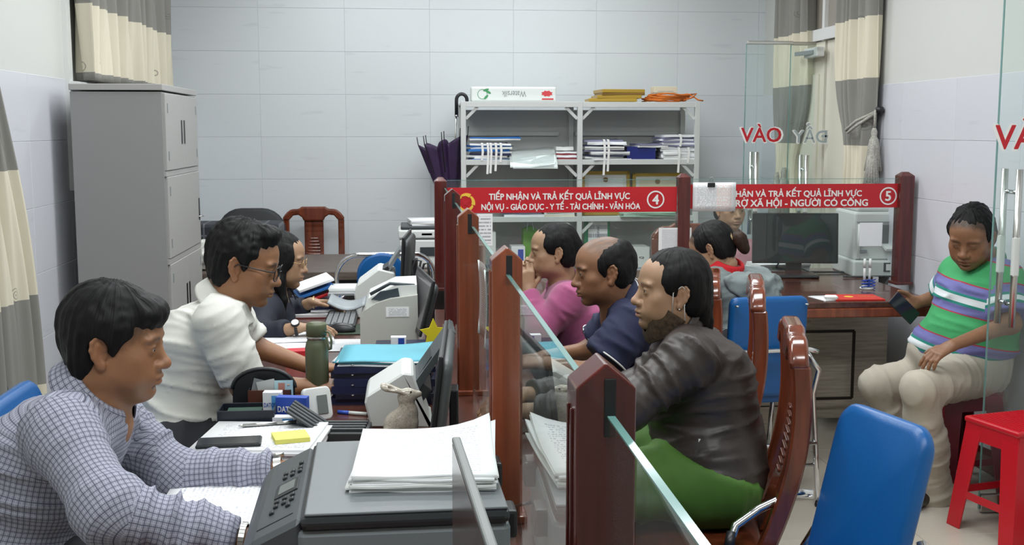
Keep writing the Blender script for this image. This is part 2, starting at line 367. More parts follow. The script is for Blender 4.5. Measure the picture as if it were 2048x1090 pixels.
def curtain(name, p0, p1, z0, z1, m, label, n=7, amp=.035, tie=None, out=None, seed=0, mids=1.):
    """hanging cloth from p0 to p1 (x, y); tie=(z, centre fraction, width fraction) gathers it"""
    rnd = random.Random(seed); ph = [rnd.uniform(0, 6) for _ in range(4)]
    p0, p1 = V((*p0, 0)), V((*p1, 0)); d = p1 - p0; nn = V((-d.y, d.x, 0)).normalized() if out is None else V((*out, 0))
    W = d.length
    def f(u, v):
        z = z0 + (z1 - z0) * v; c, wd = .5, 1.
        if tie:
            k = math.exp(-((z - tie[0]) / (.28 if z > tie[0] else tie[3] if len(tie) > 3 else .5)) ** 2); c = .5 + (tie[1] - .5) * k; wd = 1 - (1 - tie[2]) * k
        uu = c + (u - .5) * wd
        a = amp * (.55 + .45 * wd)
        off = a * (math.sin(2 * math.pi * n * u + ph[0] + .5 * math.sin(3 * z + ph[1])) + .45 * math.sin(2 * math.pi * n * 2.3 * u + ph[2] + z * .8) + .25 * math.sin(2 * math.pi * n * .45 * u + ph[3]))
        return p0 + d * uu + nn * (off + amp * 1.7) + V((0, 0, z))
    b = MB().grid(f, n * 18, 40); o = b.build(name, m, solid=.003)
    uv = o.data.uv_layers.new(name='UVMap'); nu = n * 18
    for l in o.data.loops:
        i = l.vertex_index; uv.data[l.index].uv = ((i % nu) / nu * W * 1.6, z0 + (z1 - z0) * (i // nu) / 39)
    return tag(o, label, 'curtain')
m_bandA = band_mat('banded curtain', [.30, .72, 1.46, 1.83, 2.17])
m_bandB = band_mat('banded curtain near', [.45, .84, 1.38, 1.78, 2.12])
curtain('curtain', (XL + .01, 8.12), (XL + .01, 5.98), 1.8, 3.0, m_bandA, 'cream and grey banded curtain hanging above the grey metal locker', 12, .042, seed=3)
curtain('curtain', (XL + .01, 5.13), (XL + .01, 4.1), .12, 3.0, m_bandB, 'cream and grey patterned curtain behind the man in the checked shirt', 6, .03, seed=8, tie=(2.6, .80, .35, 1.2))
cr = curtain('curtain', (XR - .01, 6.18), (XR - .01, 6.72), .1, 3.0, m_bandA, 'banded curtain with tassel tied back on the near side of the doorway', 5, .03, tie=(1.38, .38, .62), seed=5)
cl = curtain('curtain', (XR - .01, 7.2), (XR - .01, 7.86), .1, 3.0, m_bandA, 'banded curtain on the far side of the doorway, seen through the glass door', 5, .03, tie=(1.3, .62, .5), seed=11)
m_rope = mat('grey braided cord', (.38, .37, .33), .8, var=.3, vscale=120)
def tieback(loc, label, hook):
    t = thing('curtain_tieback', loc, 0, label, 'tieback')
    b = MB().tube([(.0, -.02, 0), (-.10, .06, -.06), (-.115, .17, -.11), (-.08, .24, -.11)], .008, 8)
    b.tube([(0, -.02, 0), (-.10, .05, -.085), (-.11, .15, -.125), (-.08, .24, -.12)], .008, 8); b.build('cord', m_rope, t)
    MB().lathe([(.004, -.02), (.02, -.015), (.024, 0), (.02, .015), (.004, .02)], (0, -.02, .0), 12).build('hook', M['black'], t)
    for dx, dy, z in ((-.03, -.03, -.10), (-.045, -.05, -.19)):
        b = MB(); b.lathe([(.010, -.0), (.017, -.02), (.015, -.045), (.022, -.06), (.03, -.09), (.042, -.21)], (dx, dy, z), 14)
        tas = b.build('tassel', m_rope, t)
        b2 = MB()
        for k in range(16):
            a = k / 16 * 6.283; b2.tube([(dx + .020 * math.cos(a), dy + .020 * math.sin(a), z - .06), (dx + .044 * math.cos(a), dy + .044 * math.sin(a), z - .235)], .0045, 5)
        tag(b2.build('fringe', m_rope, tas), kind='stuff')
    MB().tube([(-.03, -.03, 0), (-.03, -.03, -.10)], .006, 6).build('hanging_cord', m_rope, t)
tieback((XR - .03, 6.2, 1.66), 'grey cord tieback with two hanging tassels on the near doorway curtain', 1)
t = thing('curtain_tassel', (XR - .1, 7.55, 1.3), 0, 'pale tassel on the far curtain, behind the glass door handle', 'tassel')
for dx, dz in ((0, 0), (-.05, -.03)):
    b = MB().lathe([(.012, 0), (.02, -.03), (.018, -.06), (.035, -.1), (.055, -.33)], (dx, 0, dz), 14); b.build('tassel', m_rope, t)

# doorway in the right wall and the window of the left wall
def stru(name, m, parts, parent=None):
    b = MB()
    for c, d in parts: b.box(c, d, bev=0)
    o = b.build(name, m, parent)
    return o if parent else tag(o, kind='structure')
m_door = mat('cream door panel', (.74, .71, .60), .5); m_frame = mat('white aluminium frame', (.72, .73, .72), .4)
xd = XR - .025
d1 = stru('door_1', m_frame, [((xd, 6.45, 1.5), (.05, .06, 3.0)), ((xd, 7.66, 1.5), (.05, .06, 3.0)), ((xd, 7.05, 2.14), (.06, 1.2, .07)), ((xd, 7.05, 2.95), (.05, 1.2, .1)), ((xd, 7.05, 2.5), (.04, .04, .8))])
stru('leaf', m_door, [((xd + .012, 6.75, 1.05), (.025, .53, 2.1))], d1); stru('leaf', m_door, [((xd + .005, 7.33, 1.05), (.025, .58, 2.1))], d1)
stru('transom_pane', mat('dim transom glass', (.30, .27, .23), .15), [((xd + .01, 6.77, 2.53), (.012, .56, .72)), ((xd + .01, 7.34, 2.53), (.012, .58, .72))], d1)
for dy in (6.68, 7.18): stru('leaf_panel', m_door, [((xd - .012, dy + .08, 1.5), (.014, .3, .8)), ((xd - .012, dy + .08, .5), (.014, .3, .7))], d1)
t = thing('door_closer', (XR - .1, 7.1, 2.03), 0, 'small white door closer box above the cream door leaf', 'door closer')
MB().box((0.02, 0, 0), (.05, .24, .06), bev=.008).build('body', M['white_plastic'], t); MB().box((-.02, .05, .0), (.02, .22, .025), rz=.2).build('arm', M['grey_plastic'], t)
stru('window_1', m_frame, [((XL + .012, 5.97, 2.0), (.024, .07, 1.5)), ((XL + .012, 8.1, 2.0), (.024, .07, 1.5)), ((XL + .03, 7.0, 1.77), (.06, 2.1, .04)), ((XL + .012, 7.0, 2.75), (.024, 2.1, .06))])

# frameless glass doors
def glass_leaf(a, b, z1, label, words, handle_at, back=None, hh=(.85, 1.42), lift=1):
    a, b = V((*a, 0)), V((*b, 0)); d = (b - a); W = d.length; ang = math.atan2(d.y, d.x)
    t = thing('glass_door', (a.x, a.y, 0), ang, label, 'door')
    MB().box((W / 2, 0, z1 / 2 + .01), (W - .006, .01, z1 - .02)).build('pane', DOORGLASS, t)
    MB().box((.002, 0, z1 / 2 + .01), (.003, .0102, z1 - .02)).build('edge', M['green_edge'], t)
    MB().box((W / 2, 0, .045), (W - .01, .03, .07), bev=.004).build('bottom_rail', M['steel'], t)
    MB().box((W / 2, 0, z1 + .005), (W - .01, .03, .02), bev=.003).build('top_patch', M['steel'], t)
    for s in (-1, 1):
        h = MB().tube([(handle_at, s * .055, hh[0]), (handle_at, s * .055, hh[1])], .0135, 12).build('handle', M['steel'], t)
        bb = MB()
        for z in (hh[0] + .09, hh[1] - .09): bb.cone((handle_at, s * .006, z), (handle_at, s * .055, z), .009, .009)
        bb.build('handle_mount', M['chrome'], h)
        MB().box((handle_at, s * .0555, sum(hh) / 2 - .03), (.0275, .0275, .16), bev=.008).build('handle_label', M['white_plastic'], h)
    for wd, xc, zc, hgt, flip, m in words:
        lt = text(wd, M['white_ink'], t, (xc, -.0055, zc), (-1 if flip else 1, 0, 0), (0, 0, 1), h=hgt, bold=.05, lift=.0004 * (-1 if flip else 1), name='letter_outline')
        text(wd, m, t, (xc, -.0062, zc), (-1 if flip else 1, 0, 0), (0, 0, 1), h=hgt * .93, bold=.02, lift=.0006 * (-1 if flip else 1))
    return t
pA = at(1488, 265, 6.9)
zt = at(1488, 87, 6.9).z
zl = at(1520, 266, 6.9).z; zh0 = at(1508, 470, 6.9).z; zh1 = at(1508, 304, 6.9).z
glass_leaf((pA.x, 6.9), (pA.x + .295, 6.9), zt, 'open glass door leaf lettered in red, standing behind the counter', [('VÀO', at(1522, 260, 6.9).x - pA.x, zl, .115, False, M['red_ink'])], .065, hh=(zh0, zh1))
pB = at(1576, 265, 6.95)
glass_leaf((pB.x, 6.95), (XR - .12, 6.95), zt, 'glass door leaf with grey reversed lettering in front of the doorway', [('ĐẨY', at(1622, 260, 6.95).x - pB.x, zl, .125, True, M['grey_ink'])], .105, hh=(zh0, zh1 - .02))
pC = at(1993, 300, 4.33)
glass_leaf((pC.x, 4.33), (XR - .01, 4.33), 2.6, 'near glass door leaf with red lettering and steel bar handles beside the seated man', [('VÀO', .125, at(2030, 268, 4.33).z, .125, False, M['red_ink'])], .07, hh=(at(2020, 650, 4.33).z, at(2020, 338, 4.33).z))
# ------------------------------------------------------------------ desks and counters
DZ = .75
def desk(name, label, x0, x1, y0, y1, topm, legs=True, cat='desk'):
    t = thing(name, ((x0 + x1) / 2, (y0 + y1) / 2, 0), 0, label, cat); W, D = x1 - x0, y1 - y0
    MB().box((0, 0, DZ - .018), (W, D, .036), bev=.006).build('desktop', topm, t)
    for sx_ in (-1, 1):
        for sy_ in (-1, 1): MB().box((sx_ * (W / 2 - .035), sy_ * (D / 2 - .035), (DZ - .036) / 2), (.045, .045, DZ - .036), bev=.003).build('leg', topm, t)
    MB().box((.08, 0, .45), (.024, D - .12, .5)).build('modesty_panel', topm, t)
    return t
desk('service_desk', 'dark red wooden service desk under the dark grey printer', -.5, .42, .82, 2.96, M['wood_desk'])
desk('service_desk', 'dark red wooden service desk under the beige scanner and the two far monitors', -.5, .42, 2.97, 5.12, M['wood_desk'])
t = thing('counter', (1.37, 5.8, 0), 0, 'long red wooden counter with pale oak front beside the seated man in stripes', 'counter')
MB().box((0, .02, DZ - .016), (2.28, 1.32, .032), bev=.006).build('countertop', M['wood_desk'], t)
MB().box((0, -.63, DZ - .052), (2.28, .03, .045), bev=.006).build('front_edge', M['wood_orange_lit'], t)
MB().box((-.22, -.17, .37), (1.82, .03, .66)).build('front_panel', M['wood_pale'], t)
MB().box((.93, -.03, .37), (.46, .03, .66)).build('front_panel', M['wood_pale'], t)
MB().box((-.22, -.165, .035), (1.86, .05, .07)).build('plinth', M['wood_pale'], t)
x0, z0, x1, z1 = at(1560, 840, 5.61).x - 1.37, .18, at(1708, 680, 5.61).x - 1.37, .53
for k in range(3):
    b = MB(); xx0, xx1 = x0 - k * .62, x1 - k * .62
    for c, d in ((((xx0 + xx1) / 2, -.188, z1), (xx1 - xx0, .008, .014)), (((xx0 + xx1) / 2, -.188, z0), (xx1 - xx0, .008, .014)), ((xx0, -.188, (z0 + z1) / 2), (.014, .008, z1 - z0)), ((xx1, -.188, (z0 + z1) / 2), (.014, .008, z1 - z0))): b.box(c, d)
    b.build('inlay', mat('dark inlay', (.03, .022, .016), .4), t)
for z in (.145, .62): MB().box((-.22, -.186, z), (1.82, .006, .006)).build('groove', mat('dark inlay', (.03, .022, .016), .4), t)
# ------------------------------------------------------------------ partition: posts, panes and hanging sign strips
PX = .205; PS = 1.15; PT = 1.318
def post(x, y, m, label, gable=True, w_=.062, top=PT, groove=False, side=1):
    t = thing('partition_post', (x, y, DZ), 0, label, 'post'); h = top - DZ; s = w_ / 2
    b = MB()
    if gable:
        b.prism([(-s, 0), (s, 0), (s, h - .026), (0, h), (-s, h - .026)], (0, s, 0), (1, 0, 0), (0, 0, 1), (0, -w_, 0))
    else:
        k = b.addv([(-s, -s, 0), (s, -s, 0), (s, s, 0), (-s, s, 0), (-s, -s, h - .02), (s, -s, h - .02), (s, s, h - .02), (-s, s, h - .02), (-s * .35, -s * .35, h), (s * .35, -s * .35, h), (s * .35, s * .35, h), (-s * .35, s * .35, h)])
        b.addf([(3, 2, 1, 0), (0, 1, 5, 4), (1, 2, 6, 5), (2, 3, 7, 6), (3, 0, 4, 7), (4, 5, 9, 8), (5, 6, 10, 9), (6, 7, 11, 10), (7, 4, 8, 11), (8, 9, 10, 11)], k)
    o = b.build('shaft', m, t); bv = o.modifiers.new('b', 'BEVEL'); bv.width = .0025; bv.segments = 2
    MB().box((0, 0, .008), (w_ + .02, w_ + .02, .016), bev=.003).build('foot_plate', m, t)
    if groove:
        MB().box((.004, -s - .0006, 1.272 - DZ), (.012, .003, .06), bev=.001).build('slot', M['black'], t)
        for yy in (-.012, .012): MB().box((-s - .001, yy, h / 2 - .02), (.004, .004, h - .06), bev=.0015).build('side_bead', m, t)
    return t
post(PX - .004, PS, M['wood_red'], 'nearest red wooden partition post with grooved front and pointed top', groove=True)
post(PX, 2 * PS, M['wood_orange_lit'], 'lit orange brown pointed post between the dark monitor and the woman in the brown jacket', groove=True)
post(PX - .012, 3 * PS, M['wood_orange_lit'], 'third pointed post in the row, below the yellow star emblem', groove=True)
post(PX - .01, 4 * PS, M['wood_red'], 'dark red post just in front of the left end of the sign numbered 4', groove=True)
xa, xb, xc = PX - .02, at(1366, 400, 5.75).x, at(1808, 400, 5.75).x
post(xa, 5 * PS, M['wood_red'], 'farthest dark red corner post where the sign numbered 4 starts', gable=False)
post(xb, 5 * PS, M['wood_red'], 'dark red post between the two red signs', gable=False, top=1.332)
post(xc, 5 * PS, M['wood_red'], 'dark red post at the right end of the sign numbered 5', gable=False, top=1.336, w_=.075)
gz1 = 1.262; gz0 = .79
def pane_y(y0, y1, label):
    t = thing('glass_pane', (PX + .001, (y0 + y1) / 2, DZ), 0, label, 'glass pane'); L_ = y1 - y0
    MB().box((0, 0, (gz1 + gz0) / 2 - DZ), (.008, L_, gz1 - gz0)).build('pane', GLASS, t)
    MB().box((0, 0, gz1 - DZ + .0011), (.008, L_, .002)).build('top_edge', M['green_edge'], t)
    for s in (-1, 1): MB().box((0, s * (L_ / 2 - .08), (gz0 - DZ) / 2), (.014, .03, gz0 - DZ)).build('clip', M['chrome'], t)
ys = [.15] + [PS * k for k in range(1, 6)]
names = ['glass screen in front of the nearest post, with a pale green top edge', 'glass screen between the nearest post and the orange brown post', 'glass screen in front of the man in the navy polo shirt', 'glass screen in front of the woman in the pink sweater', 'farthest glass screen in the row, running to the corner post']
for k in range(5): pane_y(ys[k] + (.031 if k else 0), ys[k + 1] - .031, names[k])
def pane_x(x0, x1, label, z1=1.30):
    t = thing('glass_pane', ((x0 + x1) / 2, 5 * PS, DZ), 0, label, 'glass pane'); L_ = x1 - x0
    MB().box((0, 0, (z1 + gz0) / 2 - DZ), (L_, .008, z1 - gz0)).build('pane', GLASS, t)
    MB().box((0, 0, z1 - DZ + .0011), (L_, .008, .002)).build('top_edge', M['green_edge'], t)
    for s in (-1, 1): MB().box((s * (L_ / 2 - .1), 0, (gz0 - DZ) / 2), (.03, .014, gz0 - DZ)).build('clip', M['chrome'], t)
pane_x(xa + .032, xb - .032, 'glass screen behind the red sign with the yellow emblem'); pane_x(xb + .032, xc - .038, 'glass screen behind the red sign half covered by a clipped notice')
yS = 5 * PS - .0065
def sign(name, label, a, b_, zt, zb):
    t = thing(name, ((a + b_) / 2, yS, zb), 0, label, 'sign')
    MB().box((0, 0, (zt - zb) / 2), (b_ - a, .004, zt - zb)).build('panel', M['red'], t); return t
def px2(p): return at(p[0], p[1], yS)
zt4, zb4 = at(1100, 374.5, yS).z, at(1100, 425, yS).z
s4 = sign('counter_sign', 'red counter sign numbered 4 with two lines of white lettering and a yellow emblem', xa + .034, xb - .034, zt4, zb4)
c4 = (xa + xb) / 2
def put(s, c, zb, body, m, xa_, xb_, yc, h, bold=.03):
    A, B = at(xa_, yc, yS), at(xb_, yc, yS)
    text(body, m, s, ((A.x + B.x) / 2 - c, -.0022, (A.z + B.z) / 2 - zb), (1, 0, 0), (0, 0, 1), w=B.x - A.x, h=h, bold=bold, lift=.0008)
put(s4, c4, zb4, 'TIẾP NHẬN VÀ TRẢ KẾT QUẢ LĨNH VỰC', M['white_ink'], 978, 1259, 391, .056)
put(s4, c4, zb4, 'NỘI VỤ - GIÁO DỤC - Y TẾ - TÀI CHÍNH - VĂN HÓA', M['white_ink'], 963, 1280, 411.5, .054)
def ring_num(s, c, zb, num, px, py, r):
    P_ = at(px, py, yS); x, z = P_.x - c, P_.z - zb; b = MB()
    n = 40; k = b.addv([(x + rr * math.cos(6.2832 * i / n), -.003, z + rr * math.sin(6.2832 * i / n)) for rr in (r, r * .84) for i in range(n)])
    b.addf([(i, (i + 1) % n, n + (i + 1) % n, n + i) for i in range(n)], k); b.build('number_ring', M['white_ink'], s)
    text(num, M['white_ink'], s, (x, -.0022, z), (1, 0, 0), (0, 0, 1), h=r * 1.05, bold=.03)
ring_num(s4, c4, zb4, '4', 1311, 399, .045)
# emblem: yellow ring of folded ribbons with a red star inside
P_ = at(931, 405, yS); ex, ez = P_.x - c4, P_.z - zb4
for k in range(5):
    b = MB(); a0 = math.radians(90 + 72 * k)
    arc = [a0 - .62 + 1.12 * q / 7 for q in range(8)]
    pts_ = [(ex + (.050 - .006 * (q / 7)) * math.cos(a), ez + (.050 - .006 * (q / 7)) * math.sin(a)) for q, a in enumerate(arc)] + [(ex + .036 * math.cos(arc[-1] + .14), ez + .036 * math.sin(arc[-1] + .14))] + [(ex + (.034 - .004 * (1 - q / 7)) * math.cos(a), ez + (.034 - .004 * (1 - q / 7)) * math.sin(a)) for q, a in list(enumerate(arc))[::-1]]
    b.prism(pts_, (0, -.0024, 0), (1, 0, 0), (0, 0, 1), (0, -.0012, 0)); b.build('emblem_ribbon', M['yellow'], s4)
b = MB(); b.prism([(ex + (.024 if i % 2 == 0 else .0095) * math.cos(math.radians(90 + 36 * i)), ez + (.024 if i % 2 == 0 else .0095) * math.sin(math.radians(90 + 36 * i))) for i in range(10)], (0, -.0024, 0), (1, 0, 0), (0, 0, 1), (0, -.001, 0)); b.build('emblem_star', M['red_ink'], s4)
zt5, zb5 = at(1600, 368, yS).z, at(1600, 416, yS).z
s5 = sign('counter_sign', 'red counter sign numbered 5 with two lines of white lettering, partly behind a pinned sheet', xb + .034, xc - .039, zt5, zb5); c5 = (xb + .034 + xc - .039) / 2
put(s5, c5, zb5, 'TIẾP NHẬN VÀ TRẢ KẾT QUẢ LĨNH VỰC', M['white_ink'], 1421, 1723, 385.5, .056)
put(s5, c5, zb5, 'BẢO TRỢ XÃ HỘI - NGƯỜI CÓ CÔNG', M['white_ink'], 1416, 1735, 405.5, .055)
ring_num(s5, c5, zb5, '5', 1776, 392, .046)
def sheet(name, label, c, wd, hg, m, ax=(1, 0, 0), ay=(0, 0, 1), cat='paper', bend=0., group=None, thick=.0008, nrm=None):
    """single sheet centred on c"""
    ax, ay = V(ax).normalized(), V(ay).normalized(); n = ax.cross(ay)
    n_ = 8 if bend else 2
    b = MB().grid(lambda u, v: ax * ((u - .5) * wd) + ay * ((v - .5) * hg) + n * (bend * (1 - (2 * u - 1) ** 2) + bend * .6 * math.sin(3 * v)), n_, n_)
    b.sm = [bool(bend)] * len(b.f); o = b.build(name, m, solid=thick); o.location = c; planar_uv(o, ax * (-wd / 2) + ay * (-hg / 2), ax * wd, ay * hg)
    return tag(o, label, cat, group)
pm_list = print_mat('numbered printed list', ink2=(.6, .2, .08), rows=22, words=22, fill=.55)
pm_text = print_mat('printed page', rows=34, words=24)
pm_form = print_mat('handwritten form', ink=(.16, .18, .26), rows=28, words=26, fill=.5, strength=.5, vertical=True)
pm_formv = print_mat('handwritten form across', ink=(.16, .18, .26), rows=26, words=26, fill=.5, strength=.5)
P_ = at(1429, 394, 5.73); hg = at(1429, 365, 5.73).z - at(1429, 423, 5.73).z; wd = at(1472, 394, 5.73).x - at(1386, 394, 5.73).x
t = thing('clipped_notice', (P_.x, 5.735, P_.z), 0, 'printed notice sheet held by a black binder clip over the left end of sign 5', 'notice')
o = MB().grid(lambda u, v: ((u - .5) * wd, -.004 * math.sin(3 * u), (v - .5) * hg), 6, 6).build('page', pm_list, t, solid=.0008); planar_uv(o, (-wd / 2, 0, -hg / 2), (wd, 0, 0), (0, 0, hg))
b = MB(); b.box((-.018, -.004, hg / 2 - .012), (.038, .014, .022), bev=.002); cl_ = b.build('binder_clip', M['black'], t)
for s in (-1, 1): MB().tube([(-.018 + s * .005, -.006, hg / 2), (-.018 + s * .009, -.006, hg / 2 + .02), (-.018 + s * .004, -.006, hg / 2 + .028), (-.018 - s * .001, -.006, hg / 2 + .02)], .0012, 6).build('wire_handle', M['steel'], cl_)

# ------------------------------------------------------------------ near desk divider, a glass pane with the dark post's reflection painted in brown
t = thing('desk_divider', (.088, 1.28, DZ), R(2.4), 'desk divider, brown painted reflection, pale metal edge, in front of the dark grey printer', 'divider')
MB().box((0, -.04, .172), (.012, .8, .344)).build('panel', mat('brown painted reflection', (.085, .052, .05), .22, var=.3, vscale=40, stretch=(1, .3, 3)), t)
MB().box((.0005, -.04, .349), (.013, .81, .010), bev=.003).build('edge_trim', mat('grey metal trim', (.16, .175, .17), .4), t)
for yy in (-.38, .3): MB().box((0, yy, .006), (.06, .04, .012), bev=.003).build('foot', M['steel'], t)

# ------------------------------------------------------------------ grey locker
lx0, lx1 = at(146, 300, 5.65).x, at(325, 300, 5.65).x; LD = (lx1 - lx0) / .43
t = thing('locker', ((lx0 + lx1) / 2, 6.1, 0), 0, 'tall grey metal locker with stacked doors against the left wall', 'locker')
g1 = mat('grey enamel', (.265, .265, .265), .5, bump=.03, bscale=700); g2 = mat('light grey enamel doors', (.38, .375, .365), .5, bump=.03, bscale=700)
MB().box((0, 0, .88), (.42, .9, 1.70)).build('body', g1, t)
MB().box((.002, 0, 1.752), (.432, .912, .03), bev=.003).build('top_cap', g2, t)
MB().box((0, 0, .02), (.40, .88, .04)).build('plinth', M['black'], t)
tiers = [(1.355, 1.725, 2), (.93, 1.325, 1), (.50, .90, 2), (.06, .47, 2)]
for z0, z1, n in tiers:
    for k in range(n):
        wd = .86 / n; y = -.43 + wd * (k + .5)
        d = MB().box((.215, y, (z0 + z1) / 2), (.016, wd - .008, z1 - z0), bev=.003).build('door', g2, t)
        hy = (y + (wd / 2 - .035) * (1 if k == 0 else -1))
        MB().box((.2235, hy, (z0 + z1) / 2 - .01 * (n == 1)), (.004, .028, .12), bev=.001).build('handle', M['black'], d)
        for zz in (z1 - .07, z0 + .07): MB().box((.224, y - (wd / 2 - .05) * (1 if k == 0 else -1), zz), (.003, .012, .045)).build('vent', M['grey_plastic'], d)
        if n == 1: MB().tube([(.225, hy - .03, (z0 + z1) / 2 - .05), (.245, hy, (z0 + z1) / 2 - .05), (.225, hy + .06, (z0 + z1) / 2 - .05)], .003, 6).build('latch_wire', M['steel'], d)
for z in (1.34, .915, .485): MB().box((.213, 0, z), (.012, .88, .025)).build('rail', g2, t)

# ------------------------------------------------------------------ white steel shelving unit
SX0, SX1, SYF, SYB = at(922, 300, 7.75).x, at(1399, 300, 7.75).x, 7.75, 8.2
t = thing('shelving_unit', ((SX0 + SX1) / 2, (SYF + SYB) / 2, 0), 0, 'white steel shelving unit full of files against the back wall', 'shelving unit')
SW = (SX1 - SX0); hw = SW / 2; hd = (SYB - SYF) / 2; ST = at(1160, 203, 7.75).z
ms = mat('white painted steel', (.60, .62, .61), .4)
mid = at(1160, 300, 7.75).x - (SX0 + SX1) / 2
for x in (-hw + .017, mid, hw - .017):
    for y in (-hd + .017, hd - .017): MB().box((x, y, ST / 2), (.034, .034, ST), bev=.002).build('upright', ms, t)
SH = [ST - .016, at(1160, 323, 7.75).z, at(1160, 437, 7.75).z, at(1160, 553, 7.75).z, .14]
for z in SH:
    MB().box((0, 0, z), (SW - .01, hd * 2 - .01, .012)).build('shelf', ms, t)
    MB().box((0, -hd + .012, z - .004), (SW - .02, .02, .036), bev=.002).build('shelf_rail', ms, t)
MB().box((0, hd - .006, ST / 2), (SW - .04, .006, ST - .1)).build('back_panel', mat('grey back sheet', (.52, .535, .525), .55), t)
for z in (at(1000, 268, 8.15).z, at(1000, 385, 8.15).z, at(1000, 500, 8.15).z):
    for a, b_ in ((-hw + .04, mid - .09), (mid + .03, hw - .06)): MB().box(((a + b_) / 2, hd - .025, z), (b_ - a, .025, .025)).build('back_rail', ms, t)
for x, s in ((-hw + .034, 1), (mid - .017, -1), (mid + .017, 1), (hw - .034, -1)):
    for z in SH[:3]:
        MB().tube([(x, -hd + .02, z - .10), (x + s * .08, -hd + .02, z - .02)], .01, flat=(.010, .004), up=(0, 1, 0)).build('corner_brace', ms, t)

# ------------------------------------------------------------------ brown table at the back
t = thing('work_table', (-.4, 7.03, 0), 0, 'grey brown wooden table in front of the back wall', 'table')
MB().box((0, 0, .725), (1.56, .94, .05), bev=.005).build('tabletop', M['wood_grey'], t)
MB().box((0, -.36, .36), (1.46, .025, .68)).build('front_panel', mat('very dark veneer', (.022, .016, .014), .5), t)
for s in (-1, 1): MB().box((s * .72, 0, .35), (.04, .8, .70)).build('side_panel', M['wood_grey'], t)

# ------------------------------------------------------------------ chairs
def wooden_chair(loc, rz, label, hgt=1.06, lean=.12):
    t = thing('wooden_chair', loc, rz, label, 'chair', None); m = M['wood_chair']
    MB().box((0, 0, .44), (.44, .43, .032), bev=.010).build('seat', m, t)
    b = MB()
    for s in (-1, 1): b.box((s * .19, 0, .395), (.022, .36, .06))
    b.box((0, .18, .395), (.36, .022, .06)); b.box((0, -.18, .395), (.36, .022, .06)); b.build('apron', m, t)
    for s in (-1, 1):
        MB().tube([(s * .185, .175, .43), (s * .185, .175, .22), (s * .182, .172, .0)], .02, flat=(.021, .021), up=(0, 1, 0)).build('leg', m, t)
        MB().tube([(s * .185, -.185, .43), (s * .185, -.20, .2), (s * .185, -.235, .0)], .02, flat=(.021, .021), up=(1, 0, 0)).build('leg', m, t)
    for y in (.17, -.19): MB().box((0, y, .14), (.35, .018, .03)).build('stretcher', m, t)
    for s in (-1, 1): MB().box((s * .185, -.01, .18), (.018, .36, .03)).build('stretcher', m, t)
    # S-curved back: sheet profile y(z)
    def yb(z):
        k = (z - .44) / (hgt - .44); return -.185 - lean * k - .035 * math.sin(k * 3.14) + .05 * k * k
    def slabgrid(x0, x1, z0, z1, th, n=14):
        bb = MB()
        for i in range(n):
            za, zb = z0 + (z1 - z0) * i / n, z0 + (z1 - z0) * (i + 1) / n
            k = bb.addv([(x, yb(z) + dy, z) for z in (za, zb) for x, dy in ((x0, -th), (x1, -th), (x1, th), (x0, th))])
            bb.addf([(0, 1, 5, 4), (1, 2, 6, 5), (2, 3, 7, 6), (3, 0, 4, 7)] + ([(3, 2, 1, 0)] if i == 0 else []) + ([(4, 5, 6, 7)] if i == n - 1 else []), k)
        return bb
    hs = hgt - .095
    for s in (-1, 1):
        o = slabgrid(s * .19 - .021, s * .19 + .021, .44, hs + .01, .024).build('back_post', m, t); o.modifiers.new('b', 'BEVEL').width = .006
    o = slabgrid(-.066, .066, .46, hs + .02, .011).build('splat', m, t); o.modifiers.new('b', 'BEVEL').width = .004
    for k in range(9):
        z = .62 + .022 * k; MB().box((0, yb(z) + .012, z), (.09 * (.6 + .4 * math.sin(k * .39)), .008, .010), bev=.003).build('carving', m, o)
    # crest rail: arched outline with drooping ears
    out = []
    n = 26
    for i in range(n + 1):
        u = -1 + 2 * i / n; a = abs(u)
        z = hgt + (.0 if a < .42 else -.012 if a < .5 else -.016) - (.06 * max(0, (a - .62) / .38) ** 2.2)
        out.append((u * .212, z))
    low = [(.212, hs - .0), (.168, hs), (.160, hgt - .085), (.14, hgt - .062), (.105, hgt - .058), (.08, hgt - .075), (.07, hgt - .1), (-.07, hgt - .1), (-.08, hgt - .075), (-.105, hgt - .058), (-.14, hgt - .062), (-.160, hgt - .085), (-.168, hs), (-.212, hs)]
    o = MB().prism(out + low, (0, yb(hgt - .05) + .026, 0), (1, 0, 0), (0, 0, 1), (0, -.05, 0)).build('crest_rail', m, t)
    bv = o.modifiers.new('b', 'BEVEL'); bv.width = .016; bv.segments = 5; bv.limit_method = 'ANGLE'; bv.angle_limit = R(50)
    for p in o.data.polygons: p.use_smooth = len(p.vertices) == 4
    return t
c1 = wooden_chair((.80, 3.07, 0), R(76), 'lacquered wooden chair under the woman in the brown jacket', hgt=1.035)
wooden_chair((.93, 3.82, 0), R(75), 'lacquered wooden chair behind the man in the navy polo shirt')
wooden_chair((1.0, 4.60, 0), R(75), 'lacquered wooden chair behind the woman in the pink sweater', hgt=.985)
cb = wooden_chair((at(618, 430, 7.72).x, 7.86, 0), R(180), 'red wooden chair behind the grey brown table by the back wall', hgt=1.02)
P_ = at(1352, 440, 6.95); wooden_chair((P_.x, 6.95, 0), R(0), 'red wooden chair behind the counter, half hidden by the post between the signs', hgt=1.0)
